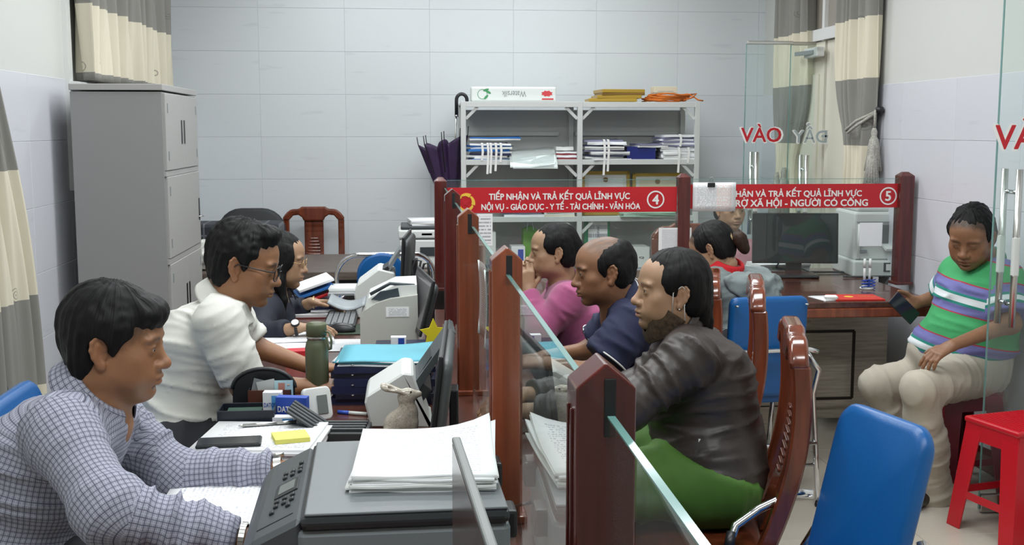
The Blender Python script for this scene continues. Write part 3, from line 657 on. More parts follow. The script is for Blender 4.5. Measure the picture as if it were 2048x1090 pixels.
# paper leaning in front of it
sheet('printed_paper', 'white printed sheet on the glass left of the middle sign post', V(at(1350, 478, 5.73)), .17, .115, pm_text, cat='paper')
def pad(w_, h_, th, r_, name, m, parent, mtx, puff=.012):
    """upholstered pad with rounded corners: outline in x,z, thickness along y"""
    pts_ = []
    for cx, cz, a0 in ((w_ / 2 - r_, h_ / 2 - r_, 0), (-w_ / 2 + r_, h_ / 2 - r_, 90), (-w_ / 2 + r_, -h_ / 2 + r_, 180), (w_ / 2 - r_, -h_ / 2 + r_, 270)):
        for k in range(7):
            a = R(a0 + 15 * k); pts_.append((cx + r_ * math.cos(a), cz + r_ * math.sin(a)))
    b = MB(); b.M = mtx; n = len(pts_); lv = [(.0, 1, th / 2), (0, .985, th / 2 * .99)]
    rings = [(.9, th / 2 + puff * .6), (.97, th / 2 + puff * .1), (1., th / 4), (1., -th / 4), (.97, -th / 2), (.9, -th / 2 - puff * .3)]
    k = b.addv([(x * s, y, z * s) for s, y in rings for x, z in pts_]); b.smooth = True
    for j in range(len(rings) - 1): b.addf([(j * n + i, (j + 1) * n + i, (j + 1) * n + (i + 1) % n, j * n + (i + 1) % n) for i in range(n)], k)
    c1_ = b.addv([(0, th / 2 + puff, 0), (0, -th / 2 - puff * .5, 0)])
    b.addf([(i, (i + 1) % n, c1_ - k) for i in range(n)] + [((5 * n) + (i + 1) % n, 5 * n + i, c1_ + 1 - k) for i in range(n)], k)
    return b.build(name, m, parent)
def blue_chair(loc, rz, label, arms=True, bw=.40, bh=.48, top=.92, tilt=12, rad=.07, legs=True, band=False):
    """facing +Y: padded back and seat on bent chrome tube"""
    t = thing('blue_chair', loc, rz, label, 'chair')
    cz = top - bh / 2
    mt = Matrix.Translation((0, -.21, cz)) @ Matrix.Rotation(R(tilt), 4, 'X')
    pad(bw, bh, .035, rad, 'backrest', M['blue_vinyl'], t, mt)
    pad(.43, .42, .045, .06, 'seat', M['blue_vinyl'], t, Matrix.Translation((0, .03, .45)) @ Matrix.Rotation(R(90), 4, 'X'))
    for s in (-1, 1):
        x = s * .225
        b = MB().tube([(x * .72, -.245, cz - .02), (x, -.235, cz - .10), (x, -.19, .46), (x, -.23, .22), (x, -.27, .012)], .011, 10); b.build('leg', M['chrome'], t)
        MB().tube([(x, .19, .43), (x, .225, .22), (x, .25, .012)], .011, 10).build('leg', M['chrome'], t)
        MB().tube([(x, -.19, .425), (x, .2, .425)], .010, 8).build('seat_rail', M['chrome'], t)
        if arms:
            a = MB().tube([(x, -.215, cz - .02), (x * 1.12, -.17, .60), (x * 1.14, -.07, .565), (x * 1.12, .0, .53), (x * 1.04, .03, .48), (x, .02, .43)], .012, 10).build('armrest', M['chrome'], t)
            MB().tube([(x * 1.105, .012, .515), (x * 1.03, .032, .475)], .014, 10).build('arm_end', M['black'], a)
        MB().lathe([(.014, -.006), (.016, 0), (.013, .016)], (x, .25, .006), 10).build('glide', M['black'], t); MB().lathe([(.014, -.006), (.016, 0), (.013, .016)], (x, -.27, .006), 10).build('glide', M['black'], t)
    for z in ((.17, .26)): MB().tube([(-.225, -.235, z), (.225, -.235, z)], .008, 8).build('crossbar', M['chrome'], t)
    if band: 
        z = band; MB().tube([(-bw / 2 - .035, -.27, z - .01), (-bw / 2, -.262, z), (bw / 2, -.262, z), (bw / 2 + .035, -.27, z - .01)], .01, 10).build('back_bar', M['chrome'], t)
        for s in (-1, 1): MB().lathe([(.008, -.003), (.008, .003)], (s * .15, -.262, top - .03), 10).build('screw', M['steel'], t)
    return t
P_ = at(1730, 850, 2.62)
fa = R(194); blue_chair((P_.x + .20 * math.cos(fa), 2.62 + .20 * math.sin(fa), 0), fa - R(90), 'bright blue padded chair with chrome arms standing empty in front', top=.87, bw=.335, bh=.5, rad=.06, tilt=14)
P_ = at(1535, 600, 4.5)
blue_chair((P_.x - .02, 4.72, 0), R(6), 'blue chair with chrome back bar under the person in the grey hoodie', arms=False, top=at(1535, 593, 4.5).z, bw=.335, bh=.42, rad=.03, tilt=5, band=at(1535, 698, 4.5).z)
P_ = at(757, 540, 5.9)
t = blue_chair((P_.x, 6.05, 0), R(4), 'small round backed blue chair with a chrome hoop in front of the brown table', arms=False, top=at(757, 503, 5.86).z, bw=.245, bh=.32, rad=.115, tilt=6)
hp_ = [(-.19, .02, .52)]
for k in range(7): a = R(180 - 15 * k); hp_.append((-.11 + .115 * math.cos(a), -.16 - .012 * k, .80 + .125 * math.sin(a)))
for k in range(7): a = R(90 - 15 * k); hp_.append((.16 + .115 * math.cos(a), -.22 + .012 * k, .80 + .125 * math.sin(a)))
hp_.append((.275, .02, .52)); MB().tube(hp_, .0115, 10).build('chrome_hoop', M['chrome'], t)
# staff chairs (blue, under the three clerks)
blue_chair((-.86, 2.47, 0), R(-90), 'blue chair under the man in the checked shirt', top=.76, bh=.30, arms=False, band=False)
blue_chair((-.83, 3.22, 0), R(-90), 'blue chair under the man in the white shirt', top=.84, arms=False)
blue_chair((-.86, 4.35, 0), R(-90), 'blue chair under the woman in the navy blazer', top=.84, arms=False)
# black chair back and dark box behind the clerks
t = thing('office_chair', (at(496, 470, 7.78).x, 7.86, 0), R(180), 'black office chair whose rounded back shows behind the clerk in white', 'chair')
pad(.46, .55, .06, .16, 'backrest', mat('black mesh fabric', (.02, .022, .025), .6, bump=.2, bscale=400), t, Matrix.Translation((0, -.12, .745)) @ Matrix.Rotation(R(8), 4, 'X'))
pad(.46, .44, .07, .1, 'seat', mat('black mesh fabric', (.02, .022, .025), .6), t, Matrix.Translation((0, .10, .46)) @ Matrix.Rotation(R(90), 4, 'X'))
MB().cone((0, .1, .06), (0, .1, .43), .025, .025).build('gas_column', M['black'], t)
MB().tube([(0, -.12, .55), (0, -.11, .45), (0, .05, .42)], .02, 8).build('back_stem', M['black'], t)
for k in range(5):
    a = k * 1.2566; o = MB().tube([(0, .1, .09), (.24 * math.cos(a), .1 + .24 * math.sin(a), .055)], .016, 8).build('base_arm', M['black'], t)
    MB().cone((.24 * math.cos(a), .085 + .24 * math.sin(a), .028), (.24 * math.cos(a), .115 + .24 * math.sin(a), .028), .028, .028).build('caster', M['black'], o)
# ------------------------------------------------------------------ red plastic stools
def stool(loc, rz, label, m):
    t = thing('plastic_stool', loc, rz, label, 'stool'); H = .445; a, b0 = .135, .175
    MB().box((0, 0, H - .012), (.29, .29, .024), bev=.010, seg=3).build('seat', m, t)
    b = MB()
    for k in range(13): b.box((-.12 + .02 * k, 0, H + .0015), (.007, .25, .003))
    tag(b.build('seat_ribs', m, t), kind='stuff')
    for sx in (-1, 1):
        for sy in (-1, 1):
            bb = MB(); w_ = .07
            q = [(sx * a, sy * a, H - .02), (sx * (a - w_ * 1.2), sy * a, H - .02), (sx * (b0 - w_), sy * b0, 0), (sx * b0, sy * b0, 0), (sx * a, sy * (a - w_ * 1.2), H - .02), (sx * b0, sy * (b0 - w_), 0)]
            k = bb.addv(q); bb.addf([(0, 1, 2, 3), (0, 3, 5, 4)], k)
            o = bb.build('leg', m, t); md = o.modifiers.new('s', 'SOLIDIFY'); md.thickness = .007; md.offset = 0; o.modifiers.new('b', 'BEVEL').width = .002
    for s in (-1, 1):
        MB().box((0, s * .137, H - .05), (.27, .007, .07)).build('skirt', m, t); MB().box((s * .137, 0, H - .05), (.007, .27, .07)).build('skirt', m, t)
        MB().box((0, s * .160, .14), (.29, .007, .028)).build('brace', m, t); MB().box((s * .160, 0, .14), (.007, .29, .028)).build('brace', m, t)
    return t
P_ = at(2022, 868, 4.05)
stool((P_.x + .065, 4.1, 0), R(14), 'bright red plastic stool in front of the near glass door', mat('bright red plastic', (.50, .008, .018), .3, sub=.1))
PMAN = at(1940, 800, 4.68)
stool((PMAN.x - .05, 4.72, 0), R(8), 'dark red plastic stool under the man in the striped polo shirt', mat('dark red plastic', (.13, .008, .016), .35))
# ------------------------------------------------------------------ sculpting people: blended solids meshed into one surface
RNG = np.random.RandomState(5); NZ = RNG.rand(32, 32, 32).astype(np.float32)
def noise3(p):
    p = np.asarray(p); i = np.floor(p).astype(int); f = p - i; f = f * f * (3 - 2 * f); r = 0
    for dx in (0, 1):
        for dy in (0, 1):
            for dz in (0, 1):
                wgt = (f[:, 0] if dx else 1 - f[:, 0]) * (f[:, 1] if dy else 1 - f[:, 1]) * (f[:, 2] if dz else 1 - f[:, 2])
                r = r + wgt * NZ[(i[:, 0] + dx) % 32, (i[:, 1] + dy) % 32, (i[:, 2] + dz) % 32]
    return r
A3 = lambda v: np.array(v, dtype=np.float64)
def cap(a, b, ra, rb=None, k=.02, op='u', flat=None, fs=1.):
    """tapered capsule; flat = unit axis along which the radius is scaled by fs"""
    a, b = A3(a), A3(b); rb = ra if rb is None else rb; ba = b - a; L2 = max(ba @ ba, 1e-9); m = max(ra, rb) * max(1, fs) + k + .012
    fl = A3(flat) if flat is not None else None
    def f(X, Y, Z):
        x, y, z = X - a[0], Y - a[1], Z - a[2]
        h = np.clip((x * ba[0] + y * ba[1] + z * ba[2]) / L2, 0, 1)
        x = x - h * ba[0]; y = y - h * ba[1]; z = z - h * ba[2]
        if fl is not None:
            t = (x * fl[0] + y * fl[1] + z * fl[2]) * (1 / fs - 1); x = x + t * fl[0]; y = y + t * fl[1]; z = z + t * fl[2]
        return np.sqrt(x * x + y * y + z * z) - (ra + (rb - ra) * h)
    return (f, np.minimum(a, b) - m, np.maximum(a, b) + m, k, op)
def ell(c, r, k=.02, op='u', rot=None):
    """ellipsoid; rot = 3x3 whose columns are its axes"""
    c, r = A3(c), A3(r); Q = np.eye(3) if rot is None else np.array(rot, dtype=float)
    ext = np.sqrt(((Q * r) ** 2).sum(1)) + k + .012
    def f(X, Y, Z):
        x, y, z = X - c[0], Y - c[1], Z - c[2]
        u = x * Q[0, 0] + y * Q[1, 0] + z * Q[2, 0]; v = x * Q[0, 1] + y * Q[1, 1] + z * Q[2, 1]; w_ = x * Q[0, 2] + y * Q[1, 2] + z * Q[2, 2]
        k0 = np.sqrt((u / r[0]) ** 2 + (v / r[1]) ** 2 + (w_ / r[2]) ** 2); k1 = np.sqrt((u / r[0] ** 2) ** 2 + (v / r[1] ** 2) ** 2 + (w_ / r[2] ** 2) ** 2)
        return k0 * (k0 - 1) / np.maximum(k1, 1e-6)
    return (f, c - ext, c + ext, k, op)
def sleeve(a, b, ra, rb, k):
    """tapered capsule with a flat open end at b"""
    f0, lo, hi, k, op = cap(a, b, ra, rb, k); a_, b_ = A3(a), A3(b); d = (b_ - a_) / np.linalg.norm(b_ - a_)
    return (lambda X, Y, Z: np.maximum(f0(X, Y, Z), (X - b_[0]) * d[0] + (Y - b_[1]) * d[1] + (Z - b_[2]) * d[2]), lo, hi, k, op)
def half(p, n, k=.01):
    """keep the side that n points to (intersection)"""
    p, n = A3(p), A3(n) / np.linalg.norm(n)
    return (lambda X, Y, Z: -((X - p[0]) * n[0] + (Y - p[1]) * n[1] + (Z - p[2]) * n[2]), None, None, k, 'i')
def mesh_sdf(prims, lo, hi, h):
    lo, hi = A3(lo), A3(hi); n = np.ceil((hi - lo) / h).astype(int) + 1
    ax = [(lo[i] + h * np.arange(n[i])).astype(np.float32) for i in range(3)]
    Vv = np.full(n, 9., dtype=np.float32)
    for f, bl, bh, k, op in prims:
        if bl is None: sl = [slice(0, n[i]) for i in range(3)]
        else:
            a = np.maximum(np.floor((bl - lo) / h).astype(int), 0); b = np.minimum(np.ceil((bh - lo) / h).astype(int) + 1, n)
            if (a >= b).any(): continue
            sl = [slice(a[i], b[i]) for i in range(3)]
        X, Y, Z = ax[0][sl[0]][:, None, None], ax[1][sl[1]][None, :, None], ax[2][sl[2]][None, None, :]
        d = f(X, Y, Z); c = Vv[tuple(sl)]
        if op == 'u':
            t = np.maximum(k - np.abs(c - d), 0) / k; Vv[tuple(sl)] = np.minimum(c, d) - t * t * k * .25
        elif op == 's':
            d = -d; t = np.maximum(k - np.abs(c - d), 0) / k; Vv[tuple(sl)] = np.maximum(c, d) + t * t * k * .25
        else:
            t = np.maximum(k - np.abs(c - d), 0) / k; Vv[tuple(sl)] = np.maximum(c, d) + t * t * k * .25
    for i in range(3):
        s0 = [slice(None)] * 3; s0[i] = 0; Vv[tuple(s0)] = np.maximum(Vv[tuple(s0)], h * .3); s0[i] = -1; Vv[tuple(s0)] = np.maximum(Vv[tuple(s0)], h * .3)
    s = Vv < 0; c8 = sum(s[i:n[0] - 1 + i, j:n[1] - 1 + j, k:n[2] - 1 + k].astype(np.int8) for i in (0, 1) for j in (0, 1) for k in (0, 1))
    act = (c8 > 0) & (c8 < 8); idx = np.argwhere(act); ids = np.full(act.shape, -1, dtype=np.int64); ids[act] = np.arange(len(idx))
    cor = np.array([(i, j, k) for i in (0, 1) for j in (0, 1) for k in (0, 1)])
    val = np.stack([Vv[idx[:, 0] + c[0], idx[:, 1] + c[1], idx[:, 2] + c[2]] for c in cor], 1)
    acc = np.zeros((len(idx), 3)); cnt = np.zeros(len(idx))
    for a in range(8):
        for b in range(a + 1, 8):
            if np.abs(cor[a] - cor[b]).sum() != 1: continue
            va, vb = val[:, a], val[:, b]; m = (va < 0) != (vb < 0); t = np.where(m, va / np.where(m, va - vb, 1), 0)
            acc += np.where(m[:, None], cor[a] + t[:, None] * (cor[b] - cor[a]), 0); cnt += m
    P = lo + h * (idx + acc / cnt[:, None])
    F = []
    for d in range(3):
        u, v = (d + 1) % 3, (d + 2) % 3
        s0 = [slice(1, -1)] * 3; s1 = [slice(1, -1)] * 3; s0[d] = slice(0, n[d] - 1); s1[d] = slice(1, n[d])
        A, B = s[tuple(s0)], s[tuple(s1)]; e = np.argwhere(A != B)
        if not len(e): continue
        dirn = A[tuple(e.T)]; e = e + 1; e[:, d] -= 1
        q = []
        for du, dv in ((-1, -1), (0, -1), (0, 0), (-1, 0)):
            g = e.copy(); g[:, u] += du; g[:, v] += dv; q.append(ids[tuple(g.T)])
        q = np.stack(q, 1); q[~dirn] = q[~dirn][:, ::-1]; F.append(q)
    return P, np.concatenate(F)
def vnorm(P, F):
    n = np.cross(P[F[:, 2]] - P[F[:, 0]], P[F[:, 3]] - P[F[:, 1]]); N = np.zeros_like(P)
    for i in range(4): np.add.at(N, F[:, i], n)
    return N / np.maximum(np.linalg.norm(N, axis=1, keepdims=True), 1e-12)
def relax(P, F, it=1, lam=.5):
    for _ in range(it):
        S = np.zeros_like(P); C = np.zeros(len(P))
        for i in range(4):
            for j in (1, 3): np.add.at(S, F[:, i], P[F[:, (i + j) % 4]]); np.add.at(C, F[:, i], 1)
        P = P + lam * (S / np.maximum(C, 1)[:, None] - P)
    return P
def mesh_obj(name, P, F, m, parent=None, col_=None, uv=None, origin=None):
    o_ = A3(origin) if origin is not None else np.zeros(3)
    me = bpy.data.meshes.new(name); me.vertices.add(len(P)); me.vertices.foreach_set('co', (P - o_).astype(np.float32).ravel())
    me.loops.add(F.size); me.loops.foreach_set('vertex_index', F.astype(np.int32).ravel()); me.polygons.add(len(F))
    me.polygons.foreach_set('loop_start', np.arange(0, F.size, 4, dtype=np.int32)); me.polygons.foreach_set('loop_total', np.full(len(F), 4, dtype=np.int32))
    me.polygons.foreach_set('use_smooth', np.ones(len(F), dtype=bool)); me.update(); me.validate()
    if col_ is not None:
        at_ = me.color_attributes.new('Col', 'FLOAT_COLOR', 'POINT'); at_.data.foreach_set('color', np.concatenate([col_, np.ones((len(P), 1))], 1).astype(np.float32).ravel())
    if uv is not None:
        ul = me.uv_layers.new(name='UVMap'); ul.data.foreach_set('uv', uv.astype(np.float32).ravel())
    me.materials.append(m); o = bpy.data.objects.new(name, me); col.objects.link(o)
    if parent: o.parent = parent
    else: o.location = o_
    return o
def attr_mat(name, rough=.5, sub=0., bump=.0, bscale=300, coat=0.):
    m = mat(name, (.5, .5, .5), rough, bump=bump, bscale=bscale, sub=sub, coat=coat); nt = m.node_tree
    a = nt.nodes.new('ShaderNodeAttribute'); a.attribute_name = 'Col'; nt.links.new(a.outputs['Color'], nt.nodes['Principled BSDF'].inputs['Base Color']); return m
M_SKIN = attr_mat('skin', .48, .12, .10, 260); M_EYE = attr_mat('eyes', .12)
def hair_mat(name, c, c2, rough=.55):
    m = mat(name, c, rough, spec=.2); nt = m.node_tree; b = nt.nodes['Principled BSDF']; N = nt.nodes.new; L = nt.links.new
    uv = N('ShaderNodeUVMap'); mp = N('ShaderNodeMapping'); mp.inputs['Scale'].default_value = (110, 2, 1); L(uv.outputs[0], mp.inputs[0])
    n = N('ShaderNodeTexNoise'); n.inputs['Scale'].default_value = 1.; n.inputs['Detail'].default_value = 6; L(mp.outputs[0], n.inputs[0])
    L(mix_n(nt, n.outputs[0], c, c2), b.inputs['Base Color'])
    bp = N('ShaderNodeBump'); bp.inputs['Strength'].default_value = .7; bp.inputs['Distance'].default_value = .004; L(n.outputs[0], bp.inputs['Height']); L(bp.outputs[0], b.inputs['Normal']); return m
M_HAIR = hair_mat('black hair', (.002, .002, .0025), (.009, .0085, .0085))
M_HAIRB = hair_mat('dark brown hair', (.012, .006, .004), (.05, .024, .014))
def cloth_mat(name, c, rough=.85, weave=.12, var=.06, sheen=.0):
    m = mat(name, c, rough, var=var, vscale=14, bump=weave, bscale=900)
    m.node_tree.nodes['Principled BSDF'].inputs['Sheen Weight'].default_value = sheen; return m
def check_mat():
    m = mat('checked shirt cloth', (.5, .52, .6), .85); nt = m.node_tree; b = nt.nodes['Principled BSDF']; N = nt.nodes.new; L = nt.links.new
    uv = N('ShaderNodeUVMap'); sp = N('ShaderNodeSeparateXYZ'); L(uv.outputs[0], sp.inputs[0])
    def lines(s, per, w_): 
        f = math_n(nt, 'FRACT', math_n(nt, 'DIVIDE', s, per)); return math_n(nt, 'LESS_THAN', f, w_)
    base = (.28, .29, .37)
    c = mix_n(nt, math_n(nt, 'MULTIPLY', math_n(nt, 'MAXIMUM', lines(sp.outputs[0], .0053, .3), lines(sp.outputs[1], .0053, .3)), .45), base, (.55, .56, .63))
    dk = math_n(nt, 'MAXIMUM', lines(sp.outputs[0], .0106, .13), lines(sp.outputs[1], .0106, .13))
    L(mix_n(nt, math_n(nt, 'MULTIPLY', dk, .85), c, (.03, .03, .06)), b.inputs['Base Color'])
    return m
def stripe_mat():
    m = mat('striped polo cloth', (.1, .4, .2), .85); nt = m.node_tree; b = nt.nodes['Principled BSDF']; N = nt.nodes.new; L = nt.links.new
    uv = N('ShaderNodeUVMap'); sp = N('ShaderNodeSeparateXYZ'); L(uv.outputs[0], sp.inputs[0])
    f = math_n(nt, 'FRACT', math_n(nt, 'ADD', math_n(nt, 'DIVIDE', sp.outputs[1], .24), .02))
    r = N('ShaderNodeValToRGB'); r.color_ramp.interpolation = 'CONSTANT'; el = r.color_ramp.elements; el.remove(el[1])
    G, P_, W, RD, G2 = (.055, .36, .13), (.17, .17, .42), (.72, .76, .78), (.40, .04, .07), (.02, .25, .20)
    seq = [(0, G), (.2, RD), (.225, P_), (.36, G2), (.41, W), (.52, G2), (.57, P_), (.74, RD), (.765, G), (.86, G)]
    el[0].color = (*G, 1)
    for p, c in seq[1:]: e = el.new(p); e.color = (*c, 1)
    L(f, r.inputs[0]); L(r.outputs[0], b.inputs['Base Color']); return m
# ------------------------------------------------------------------ body description
def frame(f, up=(0, 0, 1)):
    f = A3(f) / np.linalg.norm(f); r = np.cross(f, up); r /= np.linalg.norm(r); u = np.cross(r, f); return r, f, u
def head_frame(az, pitch, roll):
    a, p = R(az), R(pitch); f = A3((math.cos(a) * math.cos(p), math.sin(a) * math.cos(p), math.sin(p))); r, f, u = frame(f)
    c, s = math.cos(R(roll)), math.sin(R(roll)); r2 = r * c + u * s; u2 = np.cross(r2, f); return np.stack([r2, f, u2], 1)   # columns right, forward, up
def head_prims(o):
    """head in its own frame (metres): x right, y forward, z up, eyes at z=0"""
    g = o.get; fw = g('face_w', 1.); ck = g('cheek', 1.); nz = g('nose', 1.); ch = g('chin', 0.); fh = g('forehead', 0.)
    p = [ell((0, -.014, .028), (.074, .096, .086), .03), ell((0, .030 + fh, .036), (.062 * fw, .060, .058), .03), ell((0, .030, -.03), (.059 * fw, .056, .070), .03),
         ell((0, .030, -.068), (.048 * fw, .052, .044), .03), ell((0, .069 + ch, -.097), (.023, .020, .018), .025)]
    for s in (-1, 1):
        p += [ell((s * .044 * fw, -.002, -.058), (.020, .032, .036), .03), ell((s * .043 * fw, .051, -.022), (.024, .024, .022), .022),
              ell((s * .034 * fw, .050, -.056), (.022 * ck, .026 * ck, .026 * ck), .025),
              ell((s * .029, .079 + fh * .5, .021), (.026, .012, .008), .014)]
    for s in (-1, 1): p += [ell((s * .031, .098, .001), (.019, .017, .011), .014, 's')]
    p += [cap((0, .0785, .010), (0, .098 + .004 * nz, -.030), .0085, .0110 * nz, .014), ell((0, .1015 + .004 * nz, -.035), (.0130 * nz, .0115, .0108), .008)]
    for s in (-1, 1): p += [ell((s * .0135 * nz, .093, -.038), (.0088 * nz, .012, .0088), .006), ell((s * .0075 * nz, .103, -.0468), (.0038, .006, .0035), .003, 's')]
    p += [ell((0, .082, -.062), (.030, .013, .018), .016), ell((0, .0945, -.0625), (.0225, .0088, .0064), .006), ell((0, .0925, -.0745), (.0195, .0088, .0070), .006)]
    if g('dbl'): p += [ell((0, .028, -.098), (.036, .040, .028), .03)]
    mo = g('mouth', .0012)
    p += [ell((0, .105, -.0685), (.026, .014, mo), .003, 's'), ell((0, .088, -.086), (.016, .006, .005), .008, 's')]
    eo = g('eye', .0042)
    for s in (-1, 1):
        p += [ell((s * .031, .0775, 0), (.0155, .0135, .0125), .008), ell((s * .0315, .094, -.001), (.0135, .010, eo), .0022, 's')]
        E = lambda u, v, d=0.: (s * (.0735 - u * .50 + d), -.003 + u, -.010 + v * 1.06)
        hx = [(.002, .006), (.003, .020), (-.005, .029), (-.016, .029), (-.023, .019), (-.0235, .004), (-.018, -.010), (-.011, -.020)]
        q_ = 1 / math.sqrt(1.25); Q = np.array([[s * q_, -s * .5 * q_, 0], [.5 * q_, q_, 0], [0, 0, 1]]); p += [ell(E(-.0095, .006, -.0015), (.0040, .0150, .0265), .006, 'u', Q), ell(E(-.007, .001, .0045), (.0035, .008, .012), .003, 's', Q)]
        for (u0, v0), (u1, v1) in zip(hx[:-1], hx[1:]): p += [cap(E(u0, v0), E(u1, v1), .0040, .0040, .004)]
        p += [cap(E(-.013, .014, -.001), E(-.014, -.004, -.001), .0036, .0036, .005), cap(E(-.014, -.004), E(-.008, -.014), .0036, .004, .004), ell((s * .0755, -.006, -.037), (.0055, .0095, .0105), .006), cap(E(.003, -.004, -.001), E(.002, -.010, -.001), .0042, .004, .004)]
    return p
def skin_colours(L_, base, o):
    """colour of each vertex from its head-frame position"""
    b = A3(base); x, y, z = L_[:, 0], L_[:, 1], L_[:, 2]; C = np.repeat(b[None], len(L_), 0)
    def mixc(f, c): nonlocal C; f = np.clip(f, 0, 1)[:, None]; C = C * (1 - f) + A3(c) * f
    G = lambda x0, y0, z0, rx, ry, rz: np.exp(-(((np.abs(x) - x0) / rx) ** 2 + ((y - y0) / ry) ** 2 + ((z - z0) / rz) ** 2))
    C *= (1 + .10 * (noise3(L_ * 60) - .5))[:, None] * (1 + .10 * (noise3(L_ * 18 + 7) - .5))[:, None]
    mixc(.35 * G(.045, .06, -.03, .025, .03, .025), b * A3((1.08, .82, .80)))
    mixc(.4 * G(0, .108, -.035, .016, .02, .014), b * A3((1.05, .80, .78)))
    mixc(.35 * G(.078, -.01, -.01, .012, .03, .035), b * A3((1.02, .75, .72)))
    lip = o.get('lip', b * A3((.88, .55, .55)))
    f = np.clip(1.5 - np.sqrt((x / .021) ** 2 + ((z + .0685) / .0105) ** 2) * 1.5, 0, 1) * (y > .075); mixc(f * .75, lip)
    ar = .0235 - ((np.abs(x) - .034) / .03) ** 2 * .008 + o.get('browz', 0)
    f = np.clip(1.6 - np.abs(z - ar) / o.get('brow', .0042) * 1.1, 0, 1) * np.clip((np.abs(x) - .010) / .004, 0, 1) * np.clip((.054 - np.abs(x)) / .01, 0, 1) * (y > .04)
    mixc(f * o.get('browf', .8), (.018, .013, .011))
    e = np.exp(-(((np.abs(x) - .0315) / .014) ** 2 + ((z + .001 - .0040) / .0025) ** 2) * 1.) * (y > .07); mixc(e * .8, (.02, .013, .01))
    if o.get('stubble'): mixc(.22 * ((z < -.05) & (y > .0)) * np.clip((-.05 - z) / .02, 0, 1), b * .55)
    for (y0, z0, y1, z1, soft) in o.get('hairline', []):
        dn = np.array([-(z0 - z1), y0 - y1]); dn /= np.linalg.norm(dn); dd = (y - y0) * dn[0] + (z - z0) * dn[1] + .010 * (noise3(L_ * np.array([260, 120, 120])) - .5)
        away = np.sqrt((np.maximum(np.abs(x) - .070, 0) / .006) ** 2 + 0 * x)
        mixc(np.clip((dd + soft) / (soft * 1.6), 0, 1) * .8 * np.clip(1.4 - away, 0, 1), (.016, .012, .010))
    if 'scalp' in o:
        s_ = np.clip((z - .052 + .25 * np.maximum(y - .02, 0) * -1) / .03, 0, 1) * (z > .04) * np.clip((.085 - y) / .05, 0, 1); mixc(s_ * (.2 + .75 * noise3(L_ * np.array([420, 60, 60]))), o['scalp'])
    return C
def hand_prims(side, w_, d, n, curl=(.25, .3, .35, .4), spread=.06, thumb=.5, sc=1., bend=(.9, 1.1, .8)):
    """hand from wrist w_ toward d with palm normal n (out of the palm); side 'R'/'L'"""
    d = A3(d) / np.linalg.norm(d); n = A3(n); n = n - d * (n @ d); n /= np.linalg.norm(n); s = -np.cross(n, d) * (1 if side == 'R' else -1)   # thumb side
    w_ = A3(w_); P = []
    for i, (off, ln) in enumerate(((.027, .92), (.009, 1.), (-.009, .95), (-.026, .76))):
        kn = w_ + (d * (.083 - .004 * abs(i - 1)) + s * off + n * (-.004)) * sc; P.append(cap(w_ + (d * .008 + s * off * .55) * sc, kn, .0125 * sc, .0105 * sc, .014))
        c = curl[i]; a = 0; p = kn; dd = d + s * spread * (1.2 - i * .8); dd /= np.linalg.norm(dd)
        for q, (l_, r0, r1) in enumerate(((.040, .0092, .0084), (.026, .0084, .0076), (.020, .0076, .0060))):
            a += c * bend[q]; v = dd * math.cos(a) + n * math.sin(a); p2 = p + v * l_ * ln * sc; P.append(cap(p, p2, r0 * sc, r1 * sc, .004)); p = p2
    b = w_ + (d * .022 + s * .022 + n * .006) * sc; P.append(cap(w_ + d * .012 * sc, b, .015 * sc, .0135 * sc, .014)); a0 = d * (.75 - .4 * thumb) + s * (.45 + .35 * thumb) + n * .25 * thumb; a0 /= np.linalg.norm(a0)
    p2 = b + a0 * .036 * sc; P.append(cap(b, p2, .0125 * sc, .0105 * sc, .008)); a1 = a0 * .8 + d * .45 - s * .12 + n * .2 * thumb; a1 /= np.linalg.norm(a1); p3 = p2 + a1 * .028 * sc; P.append(cap(p2, p3, .0105 * sc, .0092 * sc, .004))
    P.append(cap(p3, p3 + (a1 * .9 - s * .1) * .022 * sc, .0092 * sc, .0068 * sc, .004)); return P
def bounds(pr, pad=.004):
    lo = np.min([q[1] + q[3] for q in pr if q[1] is not None and q[4] == 'u'], 0); hi = np.max([q[2] - q[3] for q in pr if q[1] is not None and q[4] == 'u'], 0); return lo - pad, hi + pad
class Person: pass
